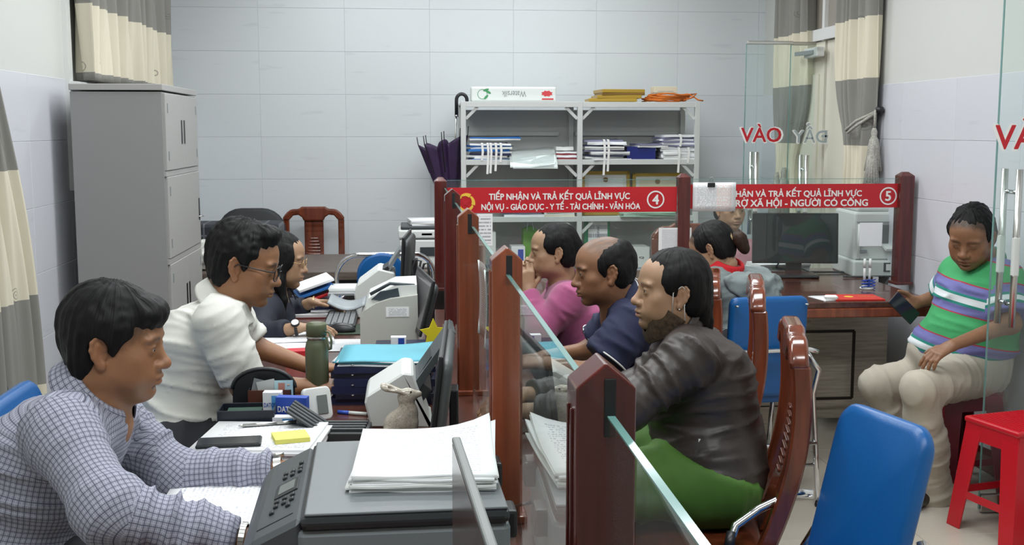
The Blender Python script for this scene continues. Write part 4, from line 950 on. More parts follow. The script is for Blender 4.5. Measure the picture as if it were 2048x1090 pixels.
def make_person(label, skin, B, head, hair, top, legs=None, shoe=(.02, .015, .012), name='person'):
    """B: joints. returns the body object with clothing children"""
    p = Person(); g = B.get
    az = g('az', 0); f3 = A3((math.cos(R(az)), math.sin(R(az)), 0)); r3 = np.cross(f3, (0, 0, 1)); up = A3((0, 0, 1))
    nb, ch, wa, pe = A3(B['neck']), A3(B['chest']), A3(B['waist']), A3(B['pelvis']); fat = g('fat', 1.); sw = g('sw', .175)
    shR = A3(g('shR', nb - up * .055 + r3 * sw)); shL = A3(g('shL', nb - up * .055 - r3 * sw))
    lat = (shR - shL) / np.linalg.norm(shR - shL)
    eR, wR, eL, wL = (A3(B[k]) for k in ('elR', 'wrR', 'elL', 'wrL'))
    spine = ch - wa; spine /= np.linalg.norm(spine); fwd = np.cross(spine, lat); fwd = -fwd if fwd @ f3 < 0 else fwd; fwd /= np.linalg.norm(fwd)
    hR = A3(g('hipR', pe + r3 * .085)); hL = A3(g('hipL', pe - r3 * .085))
    kR = A3(g('knR', hR + f3 * .42 + up * .0)); kL = A3(g('knL', hL + f3 * .42)); aR = A3(g('anR', (kR[0] - f3[0] * .02, kR[1] - f3[1] * .02, .09))); aL = A3(g('anL', (kL[0] - f3[0] * .02, kL[1] - f3[1] * .02, .09)))
    def torso(off, k=.07):
        bl = g('belly', 0.)
        return [cap(pe - r3 * .075, pe + r3 * .075, .112 * fat + off, None, k), cap(pe, wa, .105 * fat + off, None, k), cap(wa - lat * .055 * fat, wa + lat * .055 * fat, .103 * fat + off, None, k),
                cap(wa + fwd * (.03 + bl), ch + fwd * .02, .085 * fat + bl * .6 + off, .09 + off, k), cap(ch - lat * .072, ch + lat * .072, .102 * fat + off, None, k),
                cap(ch, nb - up * .05, .09 + off, .06 + off, k), cap(shL + lat * .02, shR - lat * .02, .058 + off, None, .05),
                cap(nb - up * .012, shR + up * .010, .038 + off, .045 + off, .04), cap(nb - up * .012, shL + up * .010, .038 + off, .045 + off, .04)] + \
               ([ell(ch + fwd * .085 + lat * s * .06 - spine * .02, (.06, .06, .06), .04) for s in (-1, 1)] if g('bust') else [])
    def arm(sh, e, w_, off, u0=.050, u1=.041, f0=.041, f1=.027, k=.03):
        return [cap(sh, e, u0 + off, u1 + off, k), cap(e, w_, f0 + off, f1 + off, k)]
    # ---- body surface
    H = head_frame(head['az'], head.get('pitch', 0), head.get('roll', 0)); hc = A3(head['c']); hs = head.get('scale', 1.06)
    toL = lambda q: ((A3(q) - hc) @ H) / hs
    hp = head_prims(head); nr = head.get('neck_r', .054)
    hp += [cap((0, -.030, -.050), toL(nb + up * .01), nr, nr * 1.05 / hs ** .5, .03), cap((0, -.03, -.09), toL(nb - up * .03 + fwd * .02), nr * .9, nr * 1.2, .03),
           cap(toL(shL + lat * .05 + up * .0), toL(shR - lat * .05), .05, None, .05)]
    lo, hi = A3((-.105, -.125, min(-.20, toL(nb)[2] - .05))), A3((.105, .135, .13))
    nbl = toL(nb); lo = np.minimum(lo, nbl - .085); hi = np.maximum(hi, nbl + .085)
    P, F = mesh_sdf(hp, lo, hi, head.get('res', .0028)); P = relax(P, F, 1, .4)
    C = skin_colours(P, skin, head); allP, allF, allC = [P * hs @ H.T + hc], [F], [C]; nv = len(P)
    body = torso(-.012) + [cap(hR, kR, .075 * fat, .052, .04), cap(hL, kL, .075 * fat, .052, .04), cap(kR, aR, .05, .036, .03), cap(kL, aL, .05, .036, .03)]
    body += arm(shR, eR, wR, -.004) + arm(shL, eL, wL, -.004) + [cap(nb, (hc + H @ A3((0, -.03, -.09))), .046, .046, .03)]
    lo, hi = bounds(body); P, F = mesh_sdf(body, lo, hi, .013); b_ = A3(skin)
    allP.append(P); allF.append(F + nv); allC.append(np.repeat(b_[None], len(P), 0)); nv += len(P)
    for sd, e, w_, hk in (('R', eR, wR, 'handR'), ('L', eL, wL, 'handL')):
        h_ = g(hk)
        if h_ is None: continue
        sc = h_.get('sc', 1.0); hpz = hand_prims(sd, w_, h_['d'], h_['n'], **{k: v for k, v in h_.items() if k in ('curl', 'spread', 'thumb', 'bend')}, sc=sc)
        st = e if h_.get('bare') else e + (w_ - e) * .45
        ap = [cap(st, w_, .041 - .014 * (0 if h_.get('bare') else .45), .0255, .02, flat=A3(h_['n']) / np.linalg.norm(h_['n']), fs=.88)]
        if h_.get('bare'): ap.append(cap(e + ((shR if sd == 'R' else shL) - e) * .75, e, .047, .040, .03))
        pr = ap + hpz; lo, hi = bounds(pr); P, F = mesh_sdf(pr, lo, hi, h_.get('res', .0034)); P = relax(P, F, 1, .4)
        c = np.repeat(b_[None], len(P), 0) * (1 + .12 * (noise3(P * 70) - .5))[:, None] * (1 + .1 * (noise3(P * 25) - .5))[:, None]
        allP.append(P); allF.append(F + nv); allC.append(c); nv += len(P)
    base = A3((pe[0], pe[1], 0.))
    bo = mesh_obj(name, np.concatenate(allP), np.concatenate(allF), M_SKIN, None, np.concatenate(allC), origin=base); tag(bo, label, 'person')
    p.o = bo; p.base = base; p.H = H; p.hc = hc; p.hs = hs; p.nb = nb; p.lat = lat; p.fwd = fwd; p.spine = spine; p.sh = (shR, shL); p.ch = ch; p.wa = wa; p.pe = pe
    W = lambda q: hc + H @ (A3(q) * hs); p.W = W
    # ---- eyes
    for s in (-1, 1):
        n_ = 20; q = []
        for j in range(n_ + 1):
            for i in range(n_):
                th_, ph = math.pi * j / n_, 2 * math.pi * i / n_; q.append((math.sin(th_) * math.cos(ph), math.cos(th_), math.sin(th_) * math.sin(ph)))
        q = A3(q); gx, gz = head.get('gaze', (0, 0)); gd = A3((gx, 1, gz)); gd /= np.linalg.norm(gd); ca = q @ gd
        cc = np.where((ca > .97)[:, None], A3((.004, .003, .003)), np.where((ca > .88)[:, None], A3((.035, .017, .008)), A3((.62, .57, .52))))
        F = np.array([(j * n_ + i, (j + 1) * n_ + i, (j + 1) * n_ + (i + 1) % n_, j * n_ + (i + 1) % n_) for j in range(n_) for i in range(n_)])
        mesh_obj('eye', W((0, 0, 0)) + (q * .0122 + A3((s * .0312, .0772, -.0005))) * hs @ H.T, F, M_EYE, bo, cc, origin=base)
    # ---- hair
    def hairmesh(nm, prims, m, res=.0042, amp=.003, flow=60., par=bo, jag=0.):
        lo, hi = bounds(prims, .01); P, F = mesh_sdf(prims, lo, hi, res); P = relax(P, F, 1, .5); N_ = vnorm(P, F)
        a = np.arctan2(P[:, 0], P[:, 1] + .01); st = np.stack([a * flow * .16, P[:, 2] * 9, np.full(len(P), 1.3)], 1)
        P = P + N_ * (amp * 2 * (noise3(st * 1.0) - .5) + amp * 1.2 * (noise3(P * 70) - .5))[:, None]
        uv = np.stack([a / 6.28 * 1., P[:, 2] * 3], 1)
        return mesh_obj(nm, P * hs @ H.T + hc, F, m, par, None, uv[F.ravel()], origin=base)
    p.hairmesh = hairmesh
    if hair: 
        for nm, pr, m, kw in hair(p): hairmesh(nm, pr, m, **kw)
    # ---- clothing
    def cloth(nm, prims, m, res=.009, fold=.006, fs=9., fdir=None, regions=None, seed=0, smooth=1, vgain=0.):
        un = [q for q in prims if q[4] == 'u']; lo, hi = bounds(un, .012); P, F = mesh_sdf(prims, lo, hi, res); P = relax(P, F, smooth, .5); N_ = vnorm(P, F)
        uvd = None; amp = np.full(len(P), fold)
        q = P * fs + seed * 3.7
        if regions:
            D = []
            for a, b, r in regions:
                a, b = A3(a), A3(b); ba = b - a; t = np.clip(((P - a) @ ba) / (ba @ ba), 0, 1); D.append(np.linalg.norm(P - a - t[:, None] * ba, axis=1) - r)
            Dm = np.stack(D, 1); rid = np.argmin(Dm, 1); Ds = np.sort(Dm, 1); fade = np.clip((Ds[:, 1] - Ds[:, 0]) / .04, 0, 1) * .9 + .1
            for i, (a, b, r) in enumerate(regions):
                a, b = A3(a), A3(b); d = (b - a) / np.linalg.norm(b - a); m_ = rid == i; tcoord = (P[m_] - a) @ d
                rest = P[m_] - a - tcoord[:, None] * d
                q[m_] = rest * fs * .35 + d * (tcoord * fs * 1.9)[:, None] + seed * 3.7 + i * 5.1 + np.cross(d, (.3, .5, .7)) * (tcoord * fs * .8)[:, None]
        n1 = 1 - np.abs(2 * noise3(q) - 1); n2 = 1 - np.abs(2 * noise3(q * 2.3 + 9) - 1); n3 = noise3(P * 5 + seed)
        disp = amp * (n1 ** 4 * 1.5 + .5 * n2 ** 3 - .5) * (.35 + 1.1 * n3); disp = disp * (fade if regions else 1); P2 = P + N_ * disp[:, None]
        if regions:
            fr = rid[F[:, 0]]; uvs = np.zeros((len(F), 4, 2)); off = 0
            for i, (a, b, r) in enumerate(regions):
                a, b = A3(a), A3(b); d = (b - a) / np.linalg.norm(b - a); ref = fwd if abs(d @ fwd) < .8 else lat; ref = ref - d * (ref @ d); ref /= np.linalg.norm(ref); y_ = np.cross(d, ref)
                Q = P[F[fr == i]]; t = (Q - a) @ d; ang = np.arctan2((Q - a) @ y_, (Q - a) @ ref); ang = np.where(np.abs(ang - ang[:, :1]) > 3.14, ang - np.sign(ang - ang[:, :1]) * 6.2832, ang)
                uvs[fr == i, :, 0] = ang * r * 1.05; uvs[fr == i, :, 1] = t + vgain * i
            uvd = uvs.reshape(-1, 2)
        return mesh_obj(nm, P2, F, m, bo, None, uvd, origin=base)
    p.cloth = cloth
    T = top; off = T.get('off', .010); pr = torso(off)
    slL, slR = T.get('sleeve', (1., 1.)) if isinstance(T.get('sleeve', 1.), tuple) else (T.get('sleeve', 1.),) * 2
    regs = [(pe - up * .1, nb, .17 * fat)]
    su = T.get('sl_r', (.058, .052, .050, .040))
    for sh, e, w_, ln in ((shR, eR, wR, slR), (shL, eL, wL, slL)):
        if ln <= .5:
            en = sh + (e - sh) * ln * 2; pr += [sleeve(sh, en, su[0] + T.get('flare', .004), su[1] + .010 + T.get('flare', .004), .03)]; regs.append((sh, en, .055))
        else:
            en = e + (w_ - e) * (ln * 2 - 1) * 1.0; pr += [cap(sh, e, su[0], su[1], .035), sleeve(e, en, su[2], su[3], .035)]; regs += [(sh, e, .058), (e, en, .046)]
    if T.get('hem') is not None: pr += [half(A3(pe) + up * T['hem'], T.get('hemn', up), .01)]
    W_neck = hc + H @ A3((0, -.02, -.10)) * 1.
    pr += [cap(nb + up * T.get('neck_dz', .035), W_neck + up * .06, T.get('neck_open', .058), .075, .012, 's')]
    if T.get('vneck'): pr += [cap(nb + fwd * .075 + up * .03, nb + fwd * .12 - up * T['vneck'], .03, .006, .012, 's')]
    p.topo = cloth(T.get('name', 'shirt'), pr, T['mat'], T.get('res', .009), T.get('fold', .007), T.get('fs', 9.), regions=regs, seed=T.get('seed', 1))
    if T.get('collar'):
        cdef = T['collar']; ax_ = (W_neck - nb); ax_ /= np.linalg.norm(ax_); c0 = nb + ax_ * (cdef.get('dz', .015) + .030) - fwd * cdef.get('back', .0); fr_ = fwd - ax_ * (fwd @ ax_); fr_ /= np.linalg.norm(fr_); sd = np.cross(fr_, ax_)
        r0 = cdef.get('r', .062) + .006; hh = cdef.get('h', .04); fall = cdef.get('fall', .045); op = cdef.get('open', 22); pt = cdef.get('point', .035); spl = cdef.get('spread', .028)
        def fn(u, v):
            t_ = R(-180 + op) + 2 * R(180 - op) * u; th_ = t_ + math.pi; fm = abs(u - .5) * 2   # th_ measured from the front
            dirv = -(fr_ * math.cos(t_) ) + sd * math.sin(t_)
            dirv = fr_ * -math.cos(t_) + sd * math.sin(t_)
            drop = .022 * fm ** 2
            if v < .4: k = v / .4; rr = r0 + .003 * (1 - k); z = -.012 + k * (hh + .012) - drop * (.4 + .6 * k)
            else: k = (v - .4) / .6; rr = r0 + .004 + spl * k ** .8 + pt * .25 * k * fm ** 4; z = hh - (fall + pt * fm ** 5) * k ** 1.15 - drop
            q = c0 + dirv * rr * (1.0) + ax_ * z; return V(q - base)
        b = MB().grid(fn, 56, 14); o = b.build('collar', cdef.get('mat', T['mat']), bo, solid=.0035)
        uvl = o.data.uv_layers.new(name='UVMap')
        for l in o.data.loops:
            i = l.vertex_index; uvl.data[l.index].uv = ((i % 56) / 55 * .36, (i // 56) / 13 * .09)
        if cdef.get('tip'):
            for vv in cdef['tip']:
                MB().tube([fn(u / 40, vv) + V(A3((0, 0, .0025))) for u in range(41)], .0022, 6).build('collar_stripe', M['white_ink'], bo)
    if T.get('cuff'):   # contrast line at the sleeve ends
        for sh, e in ((shR, eR), (shL, eL)):
            dd = (e - sh) / np.linalg.norm(e - sh); c = sh + (e - sh) * slR * 2 - dd * .006; x = np.cross(dd, up); x /= np.linalg.norm(x); y = np.cross(dd, x); rr = su[1] + .0105 + T.get('flare', .004)
            MB().tube([V(c + (x * math.cos(a * .2618) + y * math.sin(a * .2618)) * rr - base) for a in range(24)], .003, 6, closed=True).build('sleeve_stripe', M['white_ink'], bo)
    if legs:
        lo_ = legs.get('off', .012); pr = [cap(pe - r3 * .07, pe + r3 * .07, .118 * fat + lo_, None, .05), cap(pe, pe + up * .1, .11 * fat + lo_, None, .05)]
        k = legs.get('k', .06)
        for h_, kn, an in ((hR, kR, aR), (hL, kL, aL)):
            tr = legs.get('thigh', .078); en = an + (kn - an) * legs.get('short', .0)
            pr += [cap(h_, kn, tr * fat + lo_, legs.get('knee', .058) + lo_, k), cap(kn, en, legs.get('knee', .058) - .002 + lo_, legs.get('cuff', .050) + lo_, .03)]
        pr += [half((pe[0], pe[1], pe[2] + legs.get('top', .12)), f3 * legs.get('tilt', 0.) - up, .01)]
        regsL = [(hR, kR, .09), (kR, aR, .06), (hL, kL, .09), (kL, aL, .06)]
        p.lego = cloth('trousers', pr, legs['mat'], legs.get('res', .011), legs.get('fold', .007), 8., regions=regsL, seed=4)
        for kn, an, fd in ((kR, aR, g('ftR', f3)), (kL, aL, g('ftL', f3))):
            fd = A3(fd); fd = fd / np.linalg.norm(fd); a0 = an * A3((1, 1, 0)) + up * .045
            pr = [cap(a0 - fd * .05, a0 + fd * .05, .042, .040, .02, flat=(0, 0, 1), fs=1.), cap(a0 + fd * .03 - up * .008, a0 + fd * .165 - up * .012, .040, .030, .02), half((0, 0, .006), (0, 0, 1), .003)]
            lo, hi = bounds(pr[:2], .01); P, F = mesh_sdf(pr, lo, hi, .008); mesh_obj('shoe', P, F, mat('dark shoe leather', shoe, .4), bo, origin=base)
    return p
def band(p, w_, d, r, wid, m, name='wristwatch', face=None, n=None):
    """strap around the wrist point w_ with axis d, with a round face on the n side"""
    w_, d = A3(w_), A3(d) / np.linalg.norm(d); n = A3(n); n = n - d * (n @ d); n /= np.linalg.norm(n); s = np.cross(d, n)
    b = MB()
    N_ = 26
    for k in range(N_):
        a = 6.2832 * k / N_; c = w_ + (n * math.cos(a) * .95 + s * math.sin(a) * 1.12) * r - p.base; dirn = n * math.cos(a) + s * math.sin(a); tg = np.cross(d, dirn)
        R3 = Matrix((tuple(d), tuple(tg), tuple(dirn))).transposed(); b.box(V(c), (wid, 6.2832 * r / N_ * .93, .0035), R3=R3)
    o = b.build(name, m, p.o)
    if face:
        c = w_ + n * (r * .95) - p.base; MB().cone(V(c), V(c + n * .008), face, face * .96, 20).build('watch_case', m, o); MB().cone(V(c + n * .0078), V(c + n * .0088), face * .82, face * .82, 20).build('dial', M['white_ink'], o)
    return o
# ------------------------------------------------------------------ the people
def back_plane(y0, z0, y1, z1, k=.010, jag=.0035):
    """keeps hair above and behind the line (y0,z0) front to (y1,z1) nape"""
    d = A3((0, y0 - y1, z0 - z1)); n = A3((0, -d[2], d[1])); n /= np.linalg.norm(n)
    def f(X, Y, Z):
        s_ = X * 1. + Y * .6; j = np.sin(s_ * 310 + 2 * np.sin(Z * 90)) * .5 + np.sin(s_ * 571 + 1.3) * .35 + np.sin(X * 131 + Y * 77) * .5
        return -((Y - y0) * n[1] + (Z - z0) * n[2]) + jag * j
    return (f, None, None, k, 'i')
def ear_gap(): return [ell((s * .086, -.011, -.010), (.018, .023, .031), .006, 's') for s in (-1, 1)]
def short_hair(fringe=(.070, .070, .03), front=(.090, .066), nape=(-.062, -.055), vol=(.083, .103, .089), side=.0, back=1., burn=.0, res=.0042, amp=.003, m=None):
    def fn(p):
        pr = [ell((0, -.020, .039), vol, .02), back_plane(front[0], front[1], nape[0], nape[1])]
        if fringe: pr += [ell((0, fringe[0] - .004, fringe[1] + .004), (.058, .030, fringe[2]), .03)]
        pr += [ell((0, -.056, -.008), (.064 * back, .053, .074), .03)]
        for s in (-1, 1): pr += [ell((s * (.066 + side), -.004, .036), (.017, .050, .036), .02), ell((s * .0685, .016, .012 - burn), (.0085, .012, .026), .012), ell((s * .061, -.05, -.022), (.02, .03, .05), .02)]
        return [('hair', pr + ear_gap(), m or M_HAIR, dict(res=res, amp=amp))]
    return fn
def tied_hair(front=(.086, .070), temple=(.030, -.022), nape=(-.055, -.075), extra=(), vol=(.080, .101, .088), m=None, amp=.0022):
    def fn(p):
        pr = [ell((0, -.018, .036), vol, .02), back_plane(front[0], front[1], temple[0], temple[1], .014), back_plane(.07, .0, nape[0], nape[1], .014), ell((0, -.055, -.010), (.064, .056, .074), .03)]
        for s in (-1, 1): pr += [ell((s * .066, -.012, .036), (.016, .055, .040), .02), ell((s * .066, .024, .024), (.010, .016, .024), .014), ell((s * .06, -.05, -.02), (.02, .034, .05), .02)]
        return [('hair', pr + list(extra) + ear_gap(), m or M_HAIR, dict(res=.0036, amp=amp, flow=90))]
    return fn
HD = dict(d=(1, 0, 0), n=(0, 0, -1))
SK = (.285, .135, .065); SKL = (.37, .225, .135); SKD = (.25, .12, .062)
m_dark_tr = cloth_mat('dark trousers cloth', (.02, .021, .026)); m_white_sh = cloth_mat('white shirt cloth', (.66, .66, .61), .8, .08, .03)
# man in the checked shirt
B = dict(az=0, neck=at(178, 810, 2.46), chest=at(95, 925, 2.46), waist=at(20, 1075, 2.46), pelvis=(-.80, 2.47, .60), fat=1.06, belly=.01,
         shR=at(122, 872, 2.27), shL=at(222, 845, 2.655), elR=at(222, 1022, 2.14), wrR=at(474, 1078, 2.165), elL=at(352, 958, 2.62), wrL=at(548, 940, 2.585),
         handR=dict(d=(1, -.05, -.12), n=(0, .1, -1), curl=(.3, .35, .4, .45)), handL=dict(d=(1, .08, .10), n=(.1, -.15, -1), curl=(.25, .3, .35, .4), sc=1.02))
pA_ = make_person('man with black hair in a grey checked long sleeved shirt, writing at the near desk', SK, B,
    dict(hairline=[(.095, .058, -.062, -.060, .016)], c=at(232, 684, 2.45), az=-2, pitch=-7, scale=1.0, res=.0024, cheek=1.22, dbl=1, face_w=1.04, nose=1.08, brow=.004, browf=.55, eye=.0036, gaze=(.1, -.25), neck_r=.060, forehead=-.002),
    short_hair(fringe=(.076, .068, .030), front=(.095, .058), nape=(-.062, -.055), vol=(.084, .105, .093), side=.002, burn=.004, res=.0034, amp=.0036),
    dict(mat=check_mat(), sleeve=(1., 1.), sl_r=(.066, .062, .062, .042), fold=.009, res=.007, fs=12., off=.012, vneck=.03,
         collar=dict(r=.066, h=.034, fall=.050, open=20, point=.034, spread=.030, dz=.010)), dict(mat=m_dark_tr))
P_ = A3(B['wrR']) + (.012, 0, 0); band(pA_, P_, (1, -.05, -.1), .031, .011, M['steel'], 'metal_bracelet', None, (0, 0, 1))
P_ = A3(B['wrL']) + (.010, 0, 0); band(pA_, P_, (1, .05, .08), .031, .017, M['steel'], 'wristwatch', .016, (.2, .3, .9))
# man in the white shirt and glasses
B = dict(az=-2, neck=at(440, 622, 3.50), chest=at(400, 690, 3.50), waist=at(372, 785, 3.50), pelvis=(-.68, 3.44, .60), fat=1.04, belly=.015,
         shR=at(438, 648, 3.30), shL=at(462, 640, 3.68), elR=at(492, 772, 3.32), wrR=at(618, 772, 3.36), elL=at(498, 690, 3.70), wrL=at(625, 735, 3.70),
         handR=dict(d=(1, .15, -.05), n=(0, .2, -1), bare=1), handL=dict(d=(1, -.1, -.06), n=(0, 0, -1), bare=1))
def glasses(p, m, w_=.0235, hgt=.0185, rim=.0018, y=.1035, round_=False, z=-.004):
    b = MB(); W = lambda q: V(p.W(q) - p.base)
    for s in (-1, 1):
        pts_ = []
        for k in range(28):
            a = 6.2832 * k / 28; e = 1. if round_ else .62; cx, cz = math.cos(a), math.sin(a)
            pts_.append(W((s * .0335 + w_ * math.copysign(abs(cx) ** e, cx), y - .004 * abs(cx) * (cx * s > 0), z + hgt * math.copysign(abs(cz) ** e, cz))))
        b.tube(pts_, rim * p.hs, 6, closed=True)
    b.tube([W((-.011, y + .002, z + .004)), W((0, y + .006, z + .007)), W((.011, y + .002, z + .004))], rim * p.hs, 6)
    for s in (-1, 1): b.tube([W((s * .056, y - .004, z + .008)), W((s * .0725, y - .012, z + .008)), W((s * .079, .05, z + .008)), W((s * .082, -.004, z + .010)), W((s * .079, -.026, z - .012))], rim * 1.1 * p.hs, 6)
    g_ = b.build('eyeglasses', m, p.o)
    lb = MB()
    for s in (-1, 1):
        k = lb.addv([W((s * .0335 + w_ * .97 * math.copysign(abs(math.cos(6.2832 * q / 28)) ** (1 if round_ else .62), math.cos(6.2832 * q / 28)), y - .001, z + hgt * .97 * math.copysign(abs(math.sin(6.2832 * q / 28)) ** (1 if round_ else .62), math.sin(6.2832 * q / 28)))) for q in range(28)]); lb.addf([tuple(range(28))], k)
    lb.build('lens', glass_mat('spectacle lens', (.97, .98, .98)), g_); return g_
pB_ = make_person('man with black framed glasses in a white short sleeved shirt', SK, B,
    dict(hairline=[(.080, .088, -.066, -.060, .022)], c=at(489, 527, 3.48), az=-3, pitch=-14, scale=1.02, res=.0028, nose=1.02, brow=.005, browf=.75, neck_r=.058, cheek=1.05, eye=.0036),
    short_hair(fringe=(.060, .094, .026), front=(.080, .088), nape=(-.066, -.060), vol=(.081, .103, .095), side=-.004, burn=.0, amp=.0055),
    dict(mat=m_white_sh, sleeve=(.44, .44), sl_r=(.060, .056, .05, .04), flare=.003, fold=.008, fs=12., res=.0075, off=.012, vneck=.025, collar=dict(r=.061, h=.040, fall=.052, open=26, point=.03, spread=.028)), dict(mat=m_dark_tr))
glasses(pB_, M['black'], hgt=.020)
# woman in the navy blazer
B = dict(az=-3, neck=at(545, 598, 4.80), chest=at(524, 645, 4.80), waist=at(508, 705, 4.78), pelvis=(-.70, 4.66, .60), fat=.92, sw=.16, bust=1,
         shR=at(530, 622, 4.62), shL=at(545, 615, 4.96), elR=at(512, 676, 4.45), wrR=at(592, 656, 4.38), elL=at(552, 640, 5.02), wrL=at(622, 605, 4.96),
         handR=dict(d=(1, .05, .02), n=(0, 0, -1), curl=(.25, .25, .3, .35), sc=.95), handL=dict(d=(1, -.1, -.05), n=(0, -.3, -1), sc=.95))
def long_hair(p):
    pr = [ell((0, -.018, .037), (.082, .103, .089), .02), back_plane(.092, .060, -.05, -.15, .014), ell((0, -.055, -.045), (.074, .058, .10), .03)]
    for s in (-1, 1): pr += [ell((s * .070, .018, .018), (.016, .050, .056), .02), ell((s * .074, -.008, -.05), (.016, .046, .078), .02)]
    pr += [cap((.075, .020, -.08), (.074, .040, -.16), .020, .016, .02), cap((.074, .040, -.16), (.070, .048, -.30), .016, .011, .02), cap((-.074, .0, -.08), (-.070, .03, -.25), .02, .012, .02), cap((0, -.085, -.08), (0, -.12, -.26), .055, .04, .03)]
    return [('hair', pr, M_HAIR, dict(res=.0046, amp=.0025, flow=90))]
m_navy = cloth_mat('navy blazer cloth', (.006, .008, .020), .75)
pC_ = make_person('woman with long dark hair and thin glasses in a navy blazer', SKL, B,
    dict(c=at(563, 519, 4.75), az=-4, pitch=-8, scale=.96, res=.003, lip=(.45, .09, .08), browf=.6, cheek=1.12, neck_r=.046, eye=.0034), long_hair,
    dict(mat=m_navy, sleeve=(.93, .90), sl_r=(.060, .056, .055, .044), fold=.006, res=.0095, vneck=.10, name='blazer', collar=dict(r=.058, h=.028, fall=.045, open=35, point=.04)), dict(mat=m_dark_tr))
glasses(pC_, mat('gold wire', (.6, .4, .2), .25, 1.), w_=.022, hgt=.020, rim=.0009, round_=True)
P_ = A3(B['wrR']); band(pC_, P_, (1, .05, .1), .026, .012, M['black'], 'wristwatch', .017, (.1, -.6, .8))
P_ = A3(B['wrL']) + (.012, 0, 0); band(pC_, P_, (1, 0, 0), .027, .006, mat('gold wire', (.6, .4, .2), .25, 1.), 'bracelet', None, (0, 0, 1))
# ---- visitors
m_brown = cloth_mat('dark brown jacket', (.036, .028, .025), .42, .10, .1); m_green = cloth_mat('green trousers cloth', (.062, .16, .02), .75, .06, .08)
B = dict(az=182, neck=at(1380, 684, 3.16), chest=at(1408, 765, 3.15), waist=at(1420, 875, 3.15), pelvis=(.845, 3.12, .60), fat=1.10, belly=.012, sw=.17, bust=1,
         shL=at(1378, 722, 2.97), shR=at(1362, 705, 3.33), elL=at(1252, 815, 2.93), wrL=(.33, 3.0, .80), elR=at(1262, 790, 3.38), wrR=(.34, 3.2, .80),
         handL=dict(d=(-1, .3, -.05), n=(0, .2, -1), sc=.95), handR=dict(d=(-1, -.3, -.05), n=(0, 0, -1), sc=.95), knR=(.47, 3.24, .57), knL=(.47, 2.98, .57))
pD_ = make_person('woman in brown jacket and green trousers, face mask pulled under her chin', SKL, B,
    dict(c=at(1341, 580, 3.15), az=184, pitch=2, scale=.965, res=.0026, nose=1.1, cheek=1.2, face_w=1.06, browf=.28, lip=(.36, .14, .13), neck_r=.052, eye=.0034),
    tied_hair(front=(.082, .080), nape=(-.052, -.075), vol=(.083, .104, .090), extra=(ell((0, -.088, -.05), (.050, .040, .075), .03), cap((0, -.098, -.10), (.0, -.105, -.20), .034, .026, .03))),
    dict(mat=m_brown, sleeve=(.97, .97), sl_r=(.068, .062, .060, .044), fold=.008, fs=13., res=.007, off=.020, hem=-.03, name='jacket', collar=dict(r=.062, h=.034, fall=.02, open=30, point=.0, spread=.006)),
    dict(mat=m_green, fold=.008, off=.017, thigh=.098, cuff=.06, top=.035, tilt=.42))
# mask hanging under her chin from the ear
W = lambda q: V(pD_.W(q) - pD_.base)
m_mask = mat('brown patterned mask cloth', (.055, .034, .018), .9, var=.6, vscale=90)
def fm(u, v):
    a = abs(u - .5) * 2; sg = 1 if u > .5 else -1; I = lambda ys: float(np.interp(a, (0, .12, .28, .6, 1.), ys))
    x, y, zt, zb = I((0, .026, .052, .070, .078)), I((.070, .072, .066, .026, -.013)), I((-.128, -.108, -.050, -.048, -.072)), I((-.158, -.155, -.145, -.125, -.080))
    bl = 1 + .05 * math.sin(math.pi * v); return W((sg * x * bl, y * bl - .012 * v, zt + (zb - zt) * v))
fmo = MB().grid(fm, 48, 16).build('face_mask', m_mask, pD_.o, solid=.002)
for s in (-1, 1):
    MB().tube([fm(.5 + s * .36, .02), W((s * .078, .016, .002)), W((s * .081, -.008, .022)), W((s * .083, -.026, .006)), W((s * .081, -.018, -.035)), fm(.5 + s * .5, .75)], .0014, 6).build('ear_loop', M['white_ink'], fmo)
    MB().lathe([(.001, -.003), (.003, 0), (.001, .003)], W((s * .085, -.002, -.045)), 8).build('earring', M['chrome'], pD_.o)
P_ = V(A3(at(1399, 882, 2.955)) - pD_.base)
MB().box(P_, (.006, .004, .012)).build('jacket_tag', M['white_ink'], pD_.topo)
